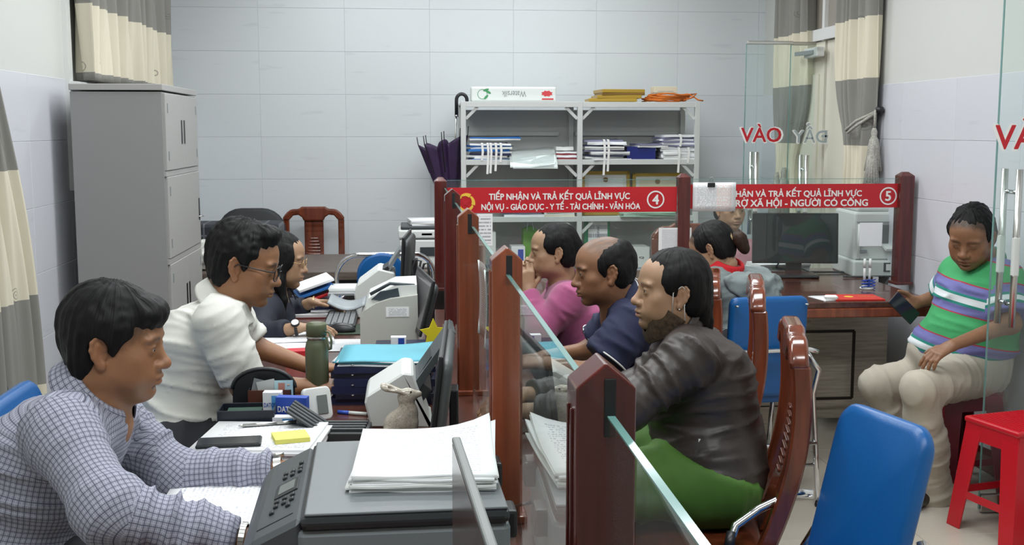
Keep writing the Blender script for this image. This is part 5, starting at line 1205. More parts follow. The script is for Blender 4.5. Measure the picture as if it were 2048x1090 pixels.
# man in the navy polo shirt
m_polo = cloth_mat('navy polo cloth', (.012, .016, .052), .8)
B = dict(az=180, neck=at(1252, 614, 3.93), chest=at(1292, 712, 3.92), waist=at(1318, 800, 3.92), pelvis=(.93, 3.86, .60), fat=1.04, belly=.01,
         shL=at(1262, 652, 3.74), shR=at(1242, 640, 4.11), elL=at(1192, 748, 3.70), wrL=at(1098, 727, 3.74), elR=at(1180, 702, 4.16), wrR=at(1092, 712, 4.06),
         handL=dict(d=(-1, .35, -.05), n=(0, .3, -1), bare=1), handR=dict(d=(-1, -.3, -.05), n=(0, -.2, -1), bare=1), knR=(.52, 4.0, .57), knL=(.52, 3.72, .57))
pE_ = make_person('balding man in a navy polo shirt with white trimmed collar and sleeves', SKD, B,
    dict(c=at(1206, 540, 3.9), az=184, pitch=-7, scale=1.0, res=.0026, nose=1.06, brow=.005, browf=.75, stubble=1, neck_r=.060, forehead=-.003, chin=-.002, scalp=(.085, .062, .05), eye=.0034),
    lambda p: [('hair', [ell((0, -.022, .030), (.0815, .101, .086), .02), half((0, .040, .0), (0, -1, .12), .012), half((0, 0, .083), (0, -.32, -1), .02), back_plane(.05, .03, -.062, -.055),
                         ell((0, -.058, -.01), (.064, .052, .072), .03)] + [ell((s * .067, .012, .018), (.010, .018, .034), .016) for s in (-1, 1)] + [ell((s * .062, -.045, -.015), (.02, .035, .05), .02) for s in (-1, 1)] + ear_gap(), M_HAIR, dict(res=.0036, amp=.0025))],
    dict(mat=m_polo, sleeve=(.36, .36), sl_r=(.067, .064, .05, .04), flare=.006, fold=.008, res=.0085, off=.012, vneck=.03, collar=dict(r=.061, h=.030, fall=.05, open=30, point=.02, spread=.03, tip=(.97, .84)), cuff=1, name='polo_shirt'), dict(mat=m_dark_tr))
# woman in the pink sweater, hands folded before her mouth
m_pink = cloth_mat('pink sweater knit', (.37, .085, .20), .95, .3, .08, .3)
B = dict(az=180, neck=at(1130, 576, 4.78), chest=at(1158, 640, 4.77), waist=at(1176, 715, 4.77), pelvis=(.88, 4.68, .60), fat=1.02, sw=.165, bust=1,
         shL=at(1136, 602, 4.60), shR=at(1124, 594, 4.94), elL=at(1082, 662, 4.60), wrL=at(1057, 583, 4.72), elR=at(1062, 650, 4.92), wrR=at(1047, 580, 4.80),
         handL=dict(d=(-.12, .10, 1), n=(.15, 1, -.1), curl=(.35, .45, .55, .6), sc=.98), handR=dict(d=(-.06, -.10, 1), n=(.2, -1, -.1), curl=(.35, .45, .55, .6), sc=.98), knR=(.5, 4.83, .57), knL=(.5, 4.55, .57))
pF_ = make_person('older woman in a pink sweater resting folded hands against her mouth', SKL, B,
    dict(c=at(1106, 502, 4.75), az=181, pitch=-3, scale=.965, res=.003, nose=1.08, cheek=1.05, browf=.2, brow=.003, neck_r=.05, eye=.0022),
    tied_hair(front=(.086, .074), nape=(-.05, -.07), vol=(.080, .102, .088), extra=(ell((0, -.105, .0), (.035, .03, .035), .03),)),
    dict(mat=m_pink, sleeve=(.98, .98), sl_r=(.064, .058, .056, .044), fold=.007, res=.009, off=.014, name='sweater', neck_open=.054, collar=dict(r=.062, h=.012, fall=.012, open=1, point=0, spread=.004, dz=.012)), dict(mat=m_dark_tr))
# person in the grey hoodie with a red collar, seen from behind
m_hood = cloth_mat('grey hoodie jersey', (.20, .235, .235), .95, .15, .08); m_redc = cloth_mat('red collar cloth', (.55, .012, .02), .85)
B = dict(az=112, neck=at(1446, 548, 4.86), chest=at(1488, 605, 4.82), waist=at(1508, 690, 4.76), pelvis=(1.45, 4.70, .60), fat=.95, sw=.155,
         shL=at(1428, 572, 4.80), shR=at(1520, 572, 4.95), elL=at(1412, 650, 5.0), wrL=(1.22, 5.30, .80), elR=at(1556, 640, 5.15), wrR=(1.5, 5.36, .80),
         handL=dict(d=(.2, 1, -.05), n=(0, 0, -1), sc=.92), handR=dict(d=(-.4, 1, -.05), n=(0, 0, -1), sc=.92), knR=(1.45, 5.06, .57), knL=(1.2, 5.04, .57), anR=(1.45, 5.02, .09), anL=(1.2, 5.0, .09))
pG_ = make_person('person in a grey hoodie with red collar and dark ponytail, back turned, at the counter', SKL, B,
    dict(hairline=[(.078, .080, -.058, -.062, .010)], c=at(1424, 497, 4.88), az=148, pitch=-28, scale=.95, res=.003, neck_r=.047, browf=.5),
    lambda p: tied_hair(nape=(-.058, -.062))(p) + [('ponytail', [ell((.0, -.112, .004), (.020, .022, .020), .02), ell((.0, -.138, -.018), (.035, .033, .036), .02), ell((0, -.136, -.055), (.030, .026, .036), .02)], M_HAIRB, dict(res=.0042, amp=.003))],
    dict(mat=m_hood, sleeve=(.95, .95), sl_r=(.064, .058, .056, .044), fold=.009, res=.009, off=.013, name='hoodie', neck_open=.056, collar=dict(r=.052, h=.036, fall=.042, open=20, point=0, spread=.022, dz=.012, mat=m_redc)), dict(mat=m_dark_tr))
W = pG_.W
MB().tube([V(W((.024 * math.cos(a * .3927), -.112, .006 + .024 * math.sin(a * .3927))) - pG_.base) for a in range(16)], .0055, 8, closed=True).build('hair_tie', mat('tan hair tie', (.5, .36, .2), .8), pG_.o)
c = A3(at(1508, 572, 4.74)); bk = -pG_.fwd
pr = [cap(c - pG_.lat * .075, c + pG_.lat * .085, .048, .050, .04), cap(c - pG_.lat * .10 + (0, 0, .03) - bk * .05, c - pG_.lat * .06, .030, .036, .03), cap(c + pG_.lat * .10 + (0, 0, .02) - bk * .05, c + pG_.lat * .06, .034, .04, .03), ell(c + bk * .02 + (0, 0, -.055), (.075, .040, .05), .04)]
pG_.cloth('hood', pr, m_hood, .007, .016, 13., seed=6)
# man in the striped polo on the stool
m_str = stripe_mat(); m_beige = cloth_mat('beige trousers cloth', (.46, .42, .345), .85, .08, .05)
B = dict(az=222, neck=at(1972, 540, 4.70), chest=at(1958, 592, 4.68), waist=at(1948, 660, 4.70), pelvis=(PMAN.x - .03, 4.73, .585), fat=1.10, belly=.03,
         shR=at(1916, 548, 4.84), shL=at(2008, 562, 4.56), elR=at(1886, 592, 4.98), wrR=at(1836, 604, 4.98), elL=at(2020, 648, 4.46), wrL=at(1906, 690, 4.38),
         handR=dict(d=(-1, -.1, -.28), n=(.0, -1, .35), curl=(.7, .75, .8, .85), thumb=.7, bare=1), handL=dict(d=(-.9, -.1, -.45), n=(.3, .3, -1), curl=(.3, .35, .4, .4), bare=1),
         hipR=at(1940, 735, 4.82), hipL=at(1958, 742, 4.66), knR=at(1752, 768, 4.86), knL=at(1840, 778, 4.36), anR=at(1838, 905, 4.98), anL=at(1862, 985, 4.50), ftL=(-.75, -.65, 0), ftR=(-.8, .1, 0))
pH_ = make_person('man in striped polo and beige trousers on a stool, looking at his phone', SKD, B,
    dict(hairline=[(.074, .080, -.062, -.055, .012)], c=at(1942, 472, 4.62), az=226, pitch=-24, roll=3, scale=1.06, res=.003, cheek=1.2, face_w=1.06, nose=1.08, brow=.0045, browf=.5, neck_r=.062, eye=.0006, gaze=(0, -.6), chin=.004, dbl=1, stubble=1),
    short_hair(fringe=None, front=(.080, .074), nape=(-.062, -.055), vol=(.080, .100, .089), burn=.0, amp=.005),
    dict(mat=m_str, sleeve=(.40, .36), sl_r=(.066, .064, .05, .04), flare=.008, fold=.008, res=.0085, off=.024, hem=.0, vneck=.04, name='polo_shirt', collar=dict(r=.064, h=.028, fall=.045, open=30, point=.02, spread=.03, mat=cloth_mat('teal collar knit', (.10, .27, .18)))),
    dict(mat=m_beige, fold=.008, off=.022, thigh=.082, cuff=.068, res=.0085, top=.08, knee=.050, k=.05))
# woman in pink behind the counter
B = dict(az=268, neck=at(1462, 488, 6.68), chest=at(1466, 530, 6.70), waist=at(1468, 580, 6.72), pelvis=(at(1468, 600, 6.72).x, 6.78, .60), fat=.9, sw=.15,
         elR=at(1415, 570, 6.7), wrR=at(1430, 590, 6.45), elL=at(1515, 570, 6.7), wrL=at(1500, 590, 6.45), handR=dict(d=(.3, -1, 0), n=(0, 0, -1)), handL=dict(d=(-.3, -1, 0), n=(0, 0, -1)))
pI_ = make_person('woman in a pink shirt behind the counter, her face half hidden by the clipped notice', SKL, B,
    dict(c=at(1461, 418, 6.62), az=282, pitch=-4, scale=.98, res=.0034, neck_r=.046, lip=(.40, .15, .14)), tied_hair(),
    dict(mat=cloth_mat('pale pink shirt cloth', (.52, .25, .29)), sleeve=(.9, .9), fold=.006, res=.012, collar=dict(r=.058, h=.03, fall=.04, open=25)), dict(mat=m_dark_tr, res=.014))
blue_chair((B['pelvis'][0], 6.80, 0), R(180), 'blue chair under the woman in the pink shirt behind the counter', arms=False, top=.84)

# ------------------------------------------------------------------ things on the staff desk
m_pg, m_pgd, m_pgp = mat('printer grey', (.125, .14, .148), .42, bump=.06, bscale=900), mat('printer dark edge', (.022, .025, .028), .35), mat('printer panel grey', (.065, .074, .08), .4)
t = thing('printer', (-.055, 2.0, DZ), R(1.5), 'large dark grey printer with a control panel, carrying a thick pile of handwritten sheets', 'printer')
MB().box((.045, 0, .085), (.345, .43, .17), bev=.012).build('body', mat('printer body grey', (.17, .19, .20), .42), t)
MB().box((.048, 0, .180), (.336, .44, .024), bev=.010).build('lid_base', m_pgd, t)
MB().box((.05, 0, .1935), (.326, .43, .006), bev=.0028).build('lid', m_pg, t)
b = MB(); prof = [(-.118, .19), (-.20, .150), (-.222, .115), (-.215, .10), (-.12, .09)]
b.prism(prof, (0, -.215, 0), (1, 0, 0), (0, 0, 1), (0, .43, 0)); pn = b.build('control_panel', m_pgp, t); pn.modifiers.new('b', 'BEVEL').width = .008
sl = math.atan2(.04, .082); ax_ = V((-math.cos(sl), 0, -math.sin(sl))); RR = Matrix.Rotation(-sl, 3, 'Y')
def onp(u, v, up=.001): return V((-.118, 0, .19)) + ax_ * u + V((0, v, 0)) + V((-math.sin(sl), 0, math.cos(sl))) * up
MB().box(onp(.04, .0), (.045, .075, .003), R3=RR, bev=.001).build('display_frame', m_pgd, pn); MB().box(onp(.04, .0, .0025), (.03, .05, .002), R3=RR).build('display', mat('grey display', (.16, .18, .17), .2), pn)
for u, v in ((.02, .07), (.035, .07), (.05, .07), (.02, .09), (.035, .09), (.05, .095), (.025, -.06), (.04, -.06), (.055, -.06), (.025, -.085), (.04, -.085), (.055, -.085), (.06, -.11), (.03, -.11), (.02, .12)):
    MB().box(onp(u, v, .002), (.009, .013, .005), R3=RR, bev=.002).build('button', m_pgd, pn)
MB().box(onp(.05, -.165, .0), (.065, .003, .002), R3=RR).build('panel_groove', m_pgd, pn)
MB().box((.224, -.1, .135), (.03, .06, .05), bev=.006).build('hinge', M['black'], t); MB().box((.224, .13, .15), (.03, .06, .05), bev=.006).build('hinge', M['black'], t)
MB().tube([(.22, -.17, .05), (.255, -.17, .05)], .008, 10).build('plug', M['white_plastic'], t)
MB().tube([(.22, .15, .08), (.25, .16, .07), (.24, .18, .01), (.235, .30, .008)], .004, 8).build('cable', M['black'], t)
def pile(name, label, loc, rz, wd, dp, n, th, mats, top=None, jit=.006, curl=0., cat='papers', seed=0, group=None, uvrot=False):
    """pile of sheets or folders: each one its own child"""
    rnd = random.Random(seed); t = thing(name, loc, rz, label, cat, group); z = 0
    for i in range(n):
        h = th * rnd.uniform(.7, 1.2); a = R(rnd.uniform(-3, 3) * jit / .006); dx, dy = rnd.uniform(-jit, jit), rnd.uniform(-jit, jit); last = i == n - 1
        cw = curl * (i + 1) / n
        def fn(u, v, s=0): 
            x, y = (u - .5) * wd, (v - .5) * dp; c_, s_ = math.cos(a), math.sin(a)
            return (x * c_ - y * s_ + dx, x * s_ + y * c_ + dy, z + s + cw * (max(0, u - .55) / .45) ** 2 * (max(0, v - .5) / .5) ** 1.5 + .0012 * math.sin(9 * u + i) * (curl > 0))
        b = MB(); nn = 9 if curl else 2
        b.grid(lambda u, v: fn(u, v, h), nn, nn); k = len(b.v); b.grid(lambda u, v: fn(u, 1 - v, 0), nn, nn)
        rim = [(0, j) for j in range(nn)]
        ring = [(i_, 0) for i_ in range(nn)] + [(nn - 1, j) for j in range(1, nn)] + [(i_, nn - 1) for i_ in range(nn - 2, -1, -1)] + [(0, j) for j in range(nn - 2, 0, -1)]
        up_ = [j * nn + i_ for i_, j in ring]; dn = [k + (nn - 1 - j) * nn + i_ for i_, j in ring]
        b.addf([(dn[q], dn[(q + 1) % len(ring)], up_[(q + 1) % len(ring)], up_[q]) for q in range(len(ring))]); b.sm[-len(ring):] = [False] * len(ring)
        m = top if (last and top) else mats[i % len(mats)]
        o = b.build('sheet' if h < .004 else 'folder', m, t); planar_uv(o, (-wd / 2, -dp / 2, 0), (wd, 0, 0), (0, dp, 0)); z += h
    t['h'] = z; return t
C_ = atz(850, 940, .962)
pile('paper_pile', 'thick pile of handwritten sheets with a curled corner on the dark grey printer', (.035, 2.03, DZ + .1968), R(-3), .245, .31, 9, .0032, [M['paper'], M['paper2']], pm_formv, .004, .03, 'papers', 3)
for i, (px_, py_, rz_, lb) in enumerate(((440, 1000, 4, 'open printed form page, farther one, under the checked sleeves'), (425, 1040, 2, 'open printed form page, nearer one, with a small dark stamp'))):
    c = atz(px_, py_, DZ + .004); 
    o = sheet('form_page', lb, V((c.x + .02, 2.525 - .185 * i, DZ + .003 + .003 * i)), .285, .18, pm_form, ax=(1, .03 * i, 0), ay=(0, 1, 0), cat='paper', bend=.003)
    if i: MB().box((.07, -.01, .003), (.05, .028, .0006)).build('stamp', M['dark_ink'], o)
t = pile('document_pile', 'pile of white documents on a dark blue folder beside the checked sleeve', (-.355, 2.86, DZ), R(-4), .29, .27, 7, .0055, [M['navy'], M['paper'], M['paper2'], M['paper'], M['blue_card'], M['paper'], M['paper']], pm_formv, .008, 0, 'papers', 5)
zt_ = DZ + t['h']
t = thing('mobile_phone', (-.43, 2.79, zt_), R(4), 'black phone lying face up on the document pile', 'phone')
MB().box((0, 0, .0045), (.155, .075, .009), bev=.004).build('body', M['black'], t); MB().box((0, 0, .0092), (.148, .069, .0008)).build('screen', M['screen'], t)
t = thing('sticky_notes', (-.285, 2.82, zt_), R(14), 'pad of yellow sticky notes on the document pile', 'sticky notes')
MB().box((0, 0, .006), (.085, .078, .012), bev=.001).build('pad', mat('yellow note paper', (.72, .70, .16), .8), t)
def pen(label, a, b_, r=.0045, body=M['white_plastic'], cap_=M['blue_ink'], name='pen'):
    a, b_ = V(a), V(b_); d = (b_ - a).normalized(); L_ = (b_ - a).length; t = thing(name, a, 0, label, 'pen')
    MB().cone(d * .012, d * L_ * .72, r, r, 10).build('barrel', body, t); MB().cone(d * L_ * .66, d * L_, r * 1.15, r * 1.0, 10).build('cap', cap_, t); MB().cone((0, 0, 0), d * .013, r * .25, r * .9, 10).build('tip', M['steel'], t); return t
pen('silver pen across the back of the document pile', (-.43, 2.945, zt_ + .005), (-.285, 2.975, zt_ + .005), body=M['steel'], cap_=M['steel'])
t = thing('binder_clip', (-.235, 2.735, DZ + .012), R(-4), 'black and white binder clip on the corner of the document pile', 'clip')
MB().box((0, 0, 0), (.034, .018, .022), bev=.003).build('body', M['black'], t)
for s in (-1, 1): MB().tube([(s * .01, -.008, .008), (s * .006, -.03, .012), (-s * .002, -.03, .012), (-s * .004, -.008, .008)], .0013, 6).build('wire_handle', M['steel'], t)
# pen tray
c = at(497, 820, 3.08); t = thing('desk_tray', (c.x, 3.07, DZ), 0, 'low black open desk tray behind the document pile', 'tray'); tw_ = .145
for cc, dd in (((0, -.045, .032), (tw_, .004, .064)), ((0, .045, .032), (tw_, .004, .064)), ((-tw_ / 2, 0, .032), (.004, .094, .064)), ((tw_ / 2, 0, .032), (.004, .094, .064)), ((0, 0, .003), (tw_, .09, .006))): MB().box(cc, dd, bev=.001).build('side', mat('black blue plastic', (.012, .016, .024), .4), t)
MB().box((-.01, 0, .05), (.09, .06, .004), R3=Matrix.Rotation(.1, 3, 'X')).build('card', mat('dark green card', (.03, .07, .05), .5), t)
# arched organiser with id cards
c = at(526, 770, 3.19); t = thing('desk_organizer', (c.x, 3.18, DZ), 0, 'black arched desk organiser with a brown front pocket beside the olive bottle', 'organiser')
def arch(w_, h_, n=18): return [(-w_ / 2, 0), (w_ / 2, 0), (w_ / 2, h_ * .6)] + [(w_ / 2 * math.cos(a) * (1 if abs(math.cos(a)) < 1 else 1), h_ * .6 + h_ * .4 * math.sin(a)) for a in [math.pi * k / n for k in range(1, n)]] + [(-w_ / 2, h_ * .6)]
b = MB().prism(arch(.172, .138), (0, .03, 0), (1, 0, 0), (0, 0, 1), (0, -.006, 0)); b.build('back_panel', M['black'], t)
MB().tube([(x, .026, z) for x, z in arch(.172, .138)[2:]], .006, 8).build('arch_rim', M['black'], t)
MB().box((.02, -.022, .045), (.115, .004, .085)).build('front_pocket', mat('brown leatherette', (.09, .028, .016), .4), t); MB().box((0, 0, .003), (.165, .06, .006)).build('base', M['black'], t)
for s in (-.036, .078): MB().box((s, 0, .045), (.004, .045, .085)).build('side', M['black'], t)
for i, (dx, dz, m, lb) in enumerate(((-.02, .087, M['grey_plastic'], 'clear card sleeve in the organiser pocket'), (.0, .092, mat('pale clear plastic', (.5, .53, .52), .3), 'front clear card sleeve in the organiser pocket'), (.045, .09, mat('pale blue id card', (.42, .62, .68), .4), 'identity card with a small portrait in the organiser pocket'))):
    q = thing('card', (c.x + .015 + dx, 3.18 - .008 - .006 * i, DZ + .055), 0, lb, 'card'); MB().box((0, 0, .028), (.05, .0012, .062), R3=Matrix.Rotation((.25, -.2, .0)[i], 3, 'Y')).build('sheet', m, q)
    if i == 2:
        MB().box((-.006, -.001, .041), (.018, .0008, .022)).build('portrait', mat('portrait print', (.45, .2, .15), .5), q); MB().lathe([(.004, 0), (.004, .0006)], (.013, -.001, .046), 10).build('emblem', mat('orange print', (.6, .2, .05), .5), q)
# medicine boxes
def carton(name, label, loc, rz, d, m, words=None, cat='box', wm=None, hgt=.011, stripe=None):
    t = thing(name, loc, rz, label, cat); MB().box((0, 0, d[2] / 2), d, bev=.0015).build('carton', m, t)
    if stripe: MB().box((d[0] * .18, -d[1] / 2 - .0004, d[2] / 2), (d[0] * .4, .0006, d[2] * .8)).build('printed_panel', stripe, t)
    if words: text(words, wm or M['dark_ink'], t, (-d[0] * .12, -d[1] / 2 - .0005, d[2] * .62), (1, 0, 0), (0, 0, 1), w=d[0] * .62, h=hgt, bold=.02)
    MB().box((0, -d[1] / 2 - .0003, d[2] * .22), (d[0] * .7, .0005, d[2] * .08)).build('printed_line', mat('grey print', (.35, .38, .45), .6), t)
    return t
c = at(568, 822, 3.04); carton('medicine_box', 'white medicine box lettered in dark blue, front one of three', (c.x, 3.035, DZ), R(-6), (.072, .03, .045), M['paper'], 'DATOS', wm=M['dark_ink'], stripe=mat('sky print', (.1, .35, .7), .5))
c = at(585, 790, 3.09); carton('medicine_box', 'dark blue medicine box lettered in white, standing behind the white one', (c.x, 3.085, DZ), R(-12), (.085, .03, .086), M['blue_ink'], 'DATOS', wm=M['white_ink'], hgt=.016)
c = at(560, 790, 3.12); carton('medicine_box', 'pale blue and white medicine box at the left of the blue one', (c.x - .02, 3.125, DZ), R(-4), (.05, .03, .092), M['paper'], 'DATOS', wm=M['blue_ink'], hgt=.012, stripe=mat('sky print', (.1, .35, .7), .5))
# white desk timer
c = at(628, 803, 3.12); t = thing('digital_timer', (c.x + .006, 3.14, DZ), R(28), 'white rounded digital timer with a grey display beside the medicine boxes', 'timer')
pad(.082, .092, .018, .014, 'case', M['white_plastic'], t, Matrix.Translation((0, 0, .05)) @ Matrix.Rotation(R(-14), 4, 'X') @ Matrix.Rotation(R(180), 4, 'Z'), puff=.001)
MB().box((.012, -.0125, .05), (.030, .002, .052), R3=Matrix.Rotation(R(-14), 3, 'X'), bev=.0008).build('display', mat('grey display', (.10, .12, .12), .2), t); MB().box((0, .018, .02), (.05, .03, .038), bev=.003).build('foot', M['white_plastic'], t)
# olive bottle
c = at(633, 700, 3.36); t = thing('water_bottle', (c.x, 3.37, DZ), R(-30), 'olive green steel water bottle with a carry loop', 'bottle')
mo = mat('olive enamel', (.095, .108, .06), .38); mo2 = mat('olive cap plastic', (.105, .12, .065), .45)
MB().lathe([(.031, 0), (.034, .004), (.034, .165), (.031, .180), (.027, .188), (.027, .192)]).build('body', mo, t); MB().lathe([(.0285, .192), (.0285, .202)]).build('collar', M['steel'], t)
MB().lathe([(.030, .2), (.030, .232), (.028, .238), (.018, .240), (.018, .2405)]).build('cap', mo2, t)
MB().tube([(.028, 0, .215), (.045, 0, .213), (.052, 0, .19), (.05, 0, .165), (.044, 0, .16), (.036, 0, .196), (.029, 0, .2)], .0035, 8).build('loop', mo2, t)
# folders with the light blue papers
t = pile('folder_stack', 'stack of dark navy folders topped by light blue papers in front of the olive bottle', (-.055, 3.47, DZ), R(-3), .295, .30, 6, .021, [M['navy'], mat('black folder', (.012, .013, .03), .35), M['navy']], None, .008, 0, 'folders', 9)
zf = DZ + t['h']
for k in range(4):
    MB().lathe([(.004, 0), (.004, .003)], (-.09, -.158, .03 + .03 * k), 8).build('stud', M['steel'], t)
pile('paper_pile', 'loose light blue papers with white sheets lying on the navy folder stack', (-.045, 3.46, zf), R(-8), .285, .27, 7, .0028, [M['paper'], M['cyan_card'], M['cyan_card'], M['paper'], M['cyan_card']], M['cyan_card'], .014, .008, 'papers', 12)
t = pile('folder_stack', 'lower navy folders behind the light blue papers, under the small blue box', (.02, 3.76, DZ), 0, .24, .2, 4, .022, [M['navy'], M['blue_card']], M['navy'], .006, 0, 'folders', 2); zf2 = DZ + t['h']
c = at(797, 676, 3.76); carton('small_box', 'small white and blue box behind the light blue papers', (c.x, 3.74, zf2), 0, (.05, .03, .035), M['paper'], stripe=M['blue_ink'])
c = at(866, 668, 3.78); t = thing('paper_star', (c.x, 3.76, zf2), R(20), 'yellow star shaped card by the second post', 'star')
MB().prism([((.05 if i % 2 == 0 else .024) * math.cos(R(90 + 36 * i)), .04 + (.05 if i % 2 == 0 else .024) * math.sin(R(90 + 36 * i))) for i in range(10)], (0, 0, 0), (1, 0, 0), (0, 0, 1), (0, -.004, 0)).build('star', mat('bright yellow card', (.75, .62, .02), .6), t)
pen('white pen with dark blue cap on the desk before the navy folders', atz(742, 829, DZ + .005), atz(676, 824, DZ + .005), .0055)
# black grooved stand
c = at(690, 860, 2.95); t = thing('card_stand', (c.x, 2.98, DZ), R(-5), 'black grooved plastic card stand in front of the pen', 'stand')
MB().box((0, 0, .012), (.125, .12, .024), bev=.003).build('base', M['dark_plastic'], t)
for k in range(4): MB().box((0, -.04 + .026 * k, .027), (.11, .012, .010), bev=.002).build('rib', M['dark_plastic'], t)
for k in range(4): MB().box((-.098, -.035 + .026 * k, .055), (.105, .016, .006), R3=Matrix.Rotation(R(34), 3, 'Y'), bev=.002).build('rib', M['dark_plastic'], t)
MB().box((-.098, 0, .050), (.11, .12, .006), R3=Matrix.Rotation(R(34), 3, 'Y'), bev=.002).build('flap', M['dark_plastic'], t)
# rabbit figurine
c = at(798, 830, 2.86); RB = V((c.x, 2.86, DZ))
def rp(x, z, y=0): q = at(x, z, 2.86 + y); return (q.x, q.y, q.z)
pr = [ell(rp(795, 852), (.036, .034, .042), .02), ell(rp(815, 836), (.027, .026, .04), .02), cap(rp(822, 880, -.012), rp(826, 846, -.012), .011, .012, .012), cap(rp(822, 880, .014), rp(826, 846, .014), .011, .012, .012),
      ell(rp(782, 872, -.022), (.026, .014, .022), .012), ell(rp(782, 872, .022), (.026, .014, .022), .012), cap(rp(818, 818), rp(812, 800), .019, .017, .015), ell(rp(812, 790), (.022, .018, .019), .012), cap(rp(820, 788), rp(838, 786), .015, .008, .012),
      cap(rp(772, 874), rp(766, 868), .012, .010, .01)]
for y in (-.011, .011): pr += [cap(rp(805, 782, y), rp(773, 773, y * 1.8), .009, .0165, .008, flat=(.3, -.35 if y < 0 else .35, .9), fs=.5)]
pr += [ell(rp(785, 775, -.026), (.014, .005, .005), .004, 's')]
lo, hi = bounds([q for q in pr if q[4] == 'u'], .006); P, F = mesh_sdf(pr, lo, hi, .0022); P = relax(P, F, 1, .4); P[:, 2] += DZ - P[:, 2].min()
m_rab = mat('speckled stoneware glaze', (.42, .38, .31), .16, var=.28, vscale=260)
rab = mesh_obj('rabbit_figurine', P, F, m_rab, None, None, None, origin=A3(RB)); tag(rab, 'glazed speckled beige rabbit figurine in front of the white scanner', 'figurine')
ep = A3(rp(822, 784, -.0165)); MB().lathe([(.0005, -.0025), (.0028, 0), (.0005, .0025)], tuple(ep - A3(RB)), 8).build('eye', M['black'], rab)
# white scanner with grey feeder tray, seen from the side
t = thing('document_scanner', (0, 3.06, DZ), 0, 'white document scanner with a dark grey feeder tray behind the rabbit figurine', 'scanner')
def prof_px(pts_, Y, oy=0): return [(at(x, y, Y).x, max(at(x, y, Y).z - DZ, 0)) for x, y in pts_]
b = MB().prism(prof_px([(752, 960), (742, 872), (729, 806), (733, 792), (806, 746), (826, 748), (842, 790), (862, 880), (870, 960)], 3.06), (0, 0, 0), (1, 0, 0), (0, 0, 1), (0, .22, 0)); o = b.build('body', M['white_plastic'], t); o.modifiers.new('b', 'BEVEL').width = .006
q0, q1 = at(832, 792, 3.06), at(912, 668, 3.06)
d_ = (q1 - q0); b = MB(); b.prism([(0, 0), (d_.length, 0), (d_.length, .012), (0, .022)], (q0.x, .012, q0.z - DZ), d_.normalized(), (-d_.z / d_.length, 0, d_.x / d_.length), (0, .196, 0)); b.build('feeder_tray', mat('scanner grey tray', (.075, .088, .095), .4), t)
for k in range(5): f0 = q0 + d_ * (.12 + .09 * k); MB().box((f0.x - .014, .11, f0.z - DZ + .011), (.02, .15, .004), R3=Matrix.Rotation(-math.atan2(d_.z, d_.x), 3, 'Y')).build('tray_rib', M['dark_plastic'], t)
MB().box((at(842, 795, 3.06).x, .11, at(842, 795, 3.06).z - DZ + .01), (.05, .19, .04), R3=Matrix.Rotation(-.9, 3, 'Y'), bev=.004).build('hinge_block', M['dark_plastic'], t)
q = at(755, 862, 3.06); MB().box((q.x + .01, -.0006, q.z - DZ), (.035, .002, .002), R3=Matrix.Rotation(-.5, 3, 'Y')).build('seam', M['black'], t)
# monitors
def monitor(label, pn_, pf_, zt, zb, lean, stand_y=.5, th=.022, back=M['dark_plastic'], foot=True):
    """panel between plan points pn_ (near) and pf_ (far); screen faces -X side"""
    a, b_ = V((*pn_, 0)), V((*pf_, 0)); d = b_ - a; W_ = d.length; ang = math.atan2(d.y, d.x); c = (a + b_) / 2; t = thing('monitor', (c.x, c.y, DZ), ang, label, 'monitor')
    h_ = zt - zb; zc = (zt + zb) / 2 - DZ; RX = Matrix.Rotation(R(lean), 3, 'X')
    MB().box((0, 0, zc), (W_, th * .5, h_), R3=RX, bev=.004).build('bezel', M['black'], t)
    MB().box(V((0, 0, zc)) + RX @ V((0, th * .25 + .0006, .004)), (W_ - .024, .001, h_ - .032), R3=RX).build('screen', mat('monitor screen', (.11, .105, .112), .22), t)
    pad(W_ - .03, h_ - .03, th * .8, .03, 'back_shell', back, t, Matrix.Translation(V((0, 0, zc)) + RX @ V((0, -th * .55, 0))) @ RX.to_4x4() @ Matrix.Rotation(R(180), 4, 'Z'), puff=.012)
    if foot:
        MB().box((0, -th * 1.3 - .012, zc * .55), (.07, .022, zc * 1.1), bev=.004).build('stand_neck', M['black'], t); MB().box((0, -.02, .008), (.2, .15, .016), bev=.006).build('stand_base', M['black'], t)
    return t
a, b_ = at(892, 712, 2.54), at(901, 638, 3.04); monitor('dark monitor seen edge on beside the orange brown post, in front of the checked man', (a.x - .028, 2.54), (b_.x - .028, 3.04), a.z, a.z - .285, 7, back=mat('monitor shell grey', (.085, .092, .096), .4))
a, b_ = at(874, 560, 3.9), at(842, 531, 4.34); monitor('dark monitor with its grey screen turned to the man in white', (a.x - .034, 3.9), (b_.x - .034, 4.34), a.z, at(852, 676, 3.9).z, 15)
a, b_ = at(803, 475, 4.85), at(818, 456, 5.28); monitor('farthest monitor on the staff desks, in front of the woman in the blazer', (a.x, 4.85), (b_.x, 5.28), a.z, a.z - .27, 3)
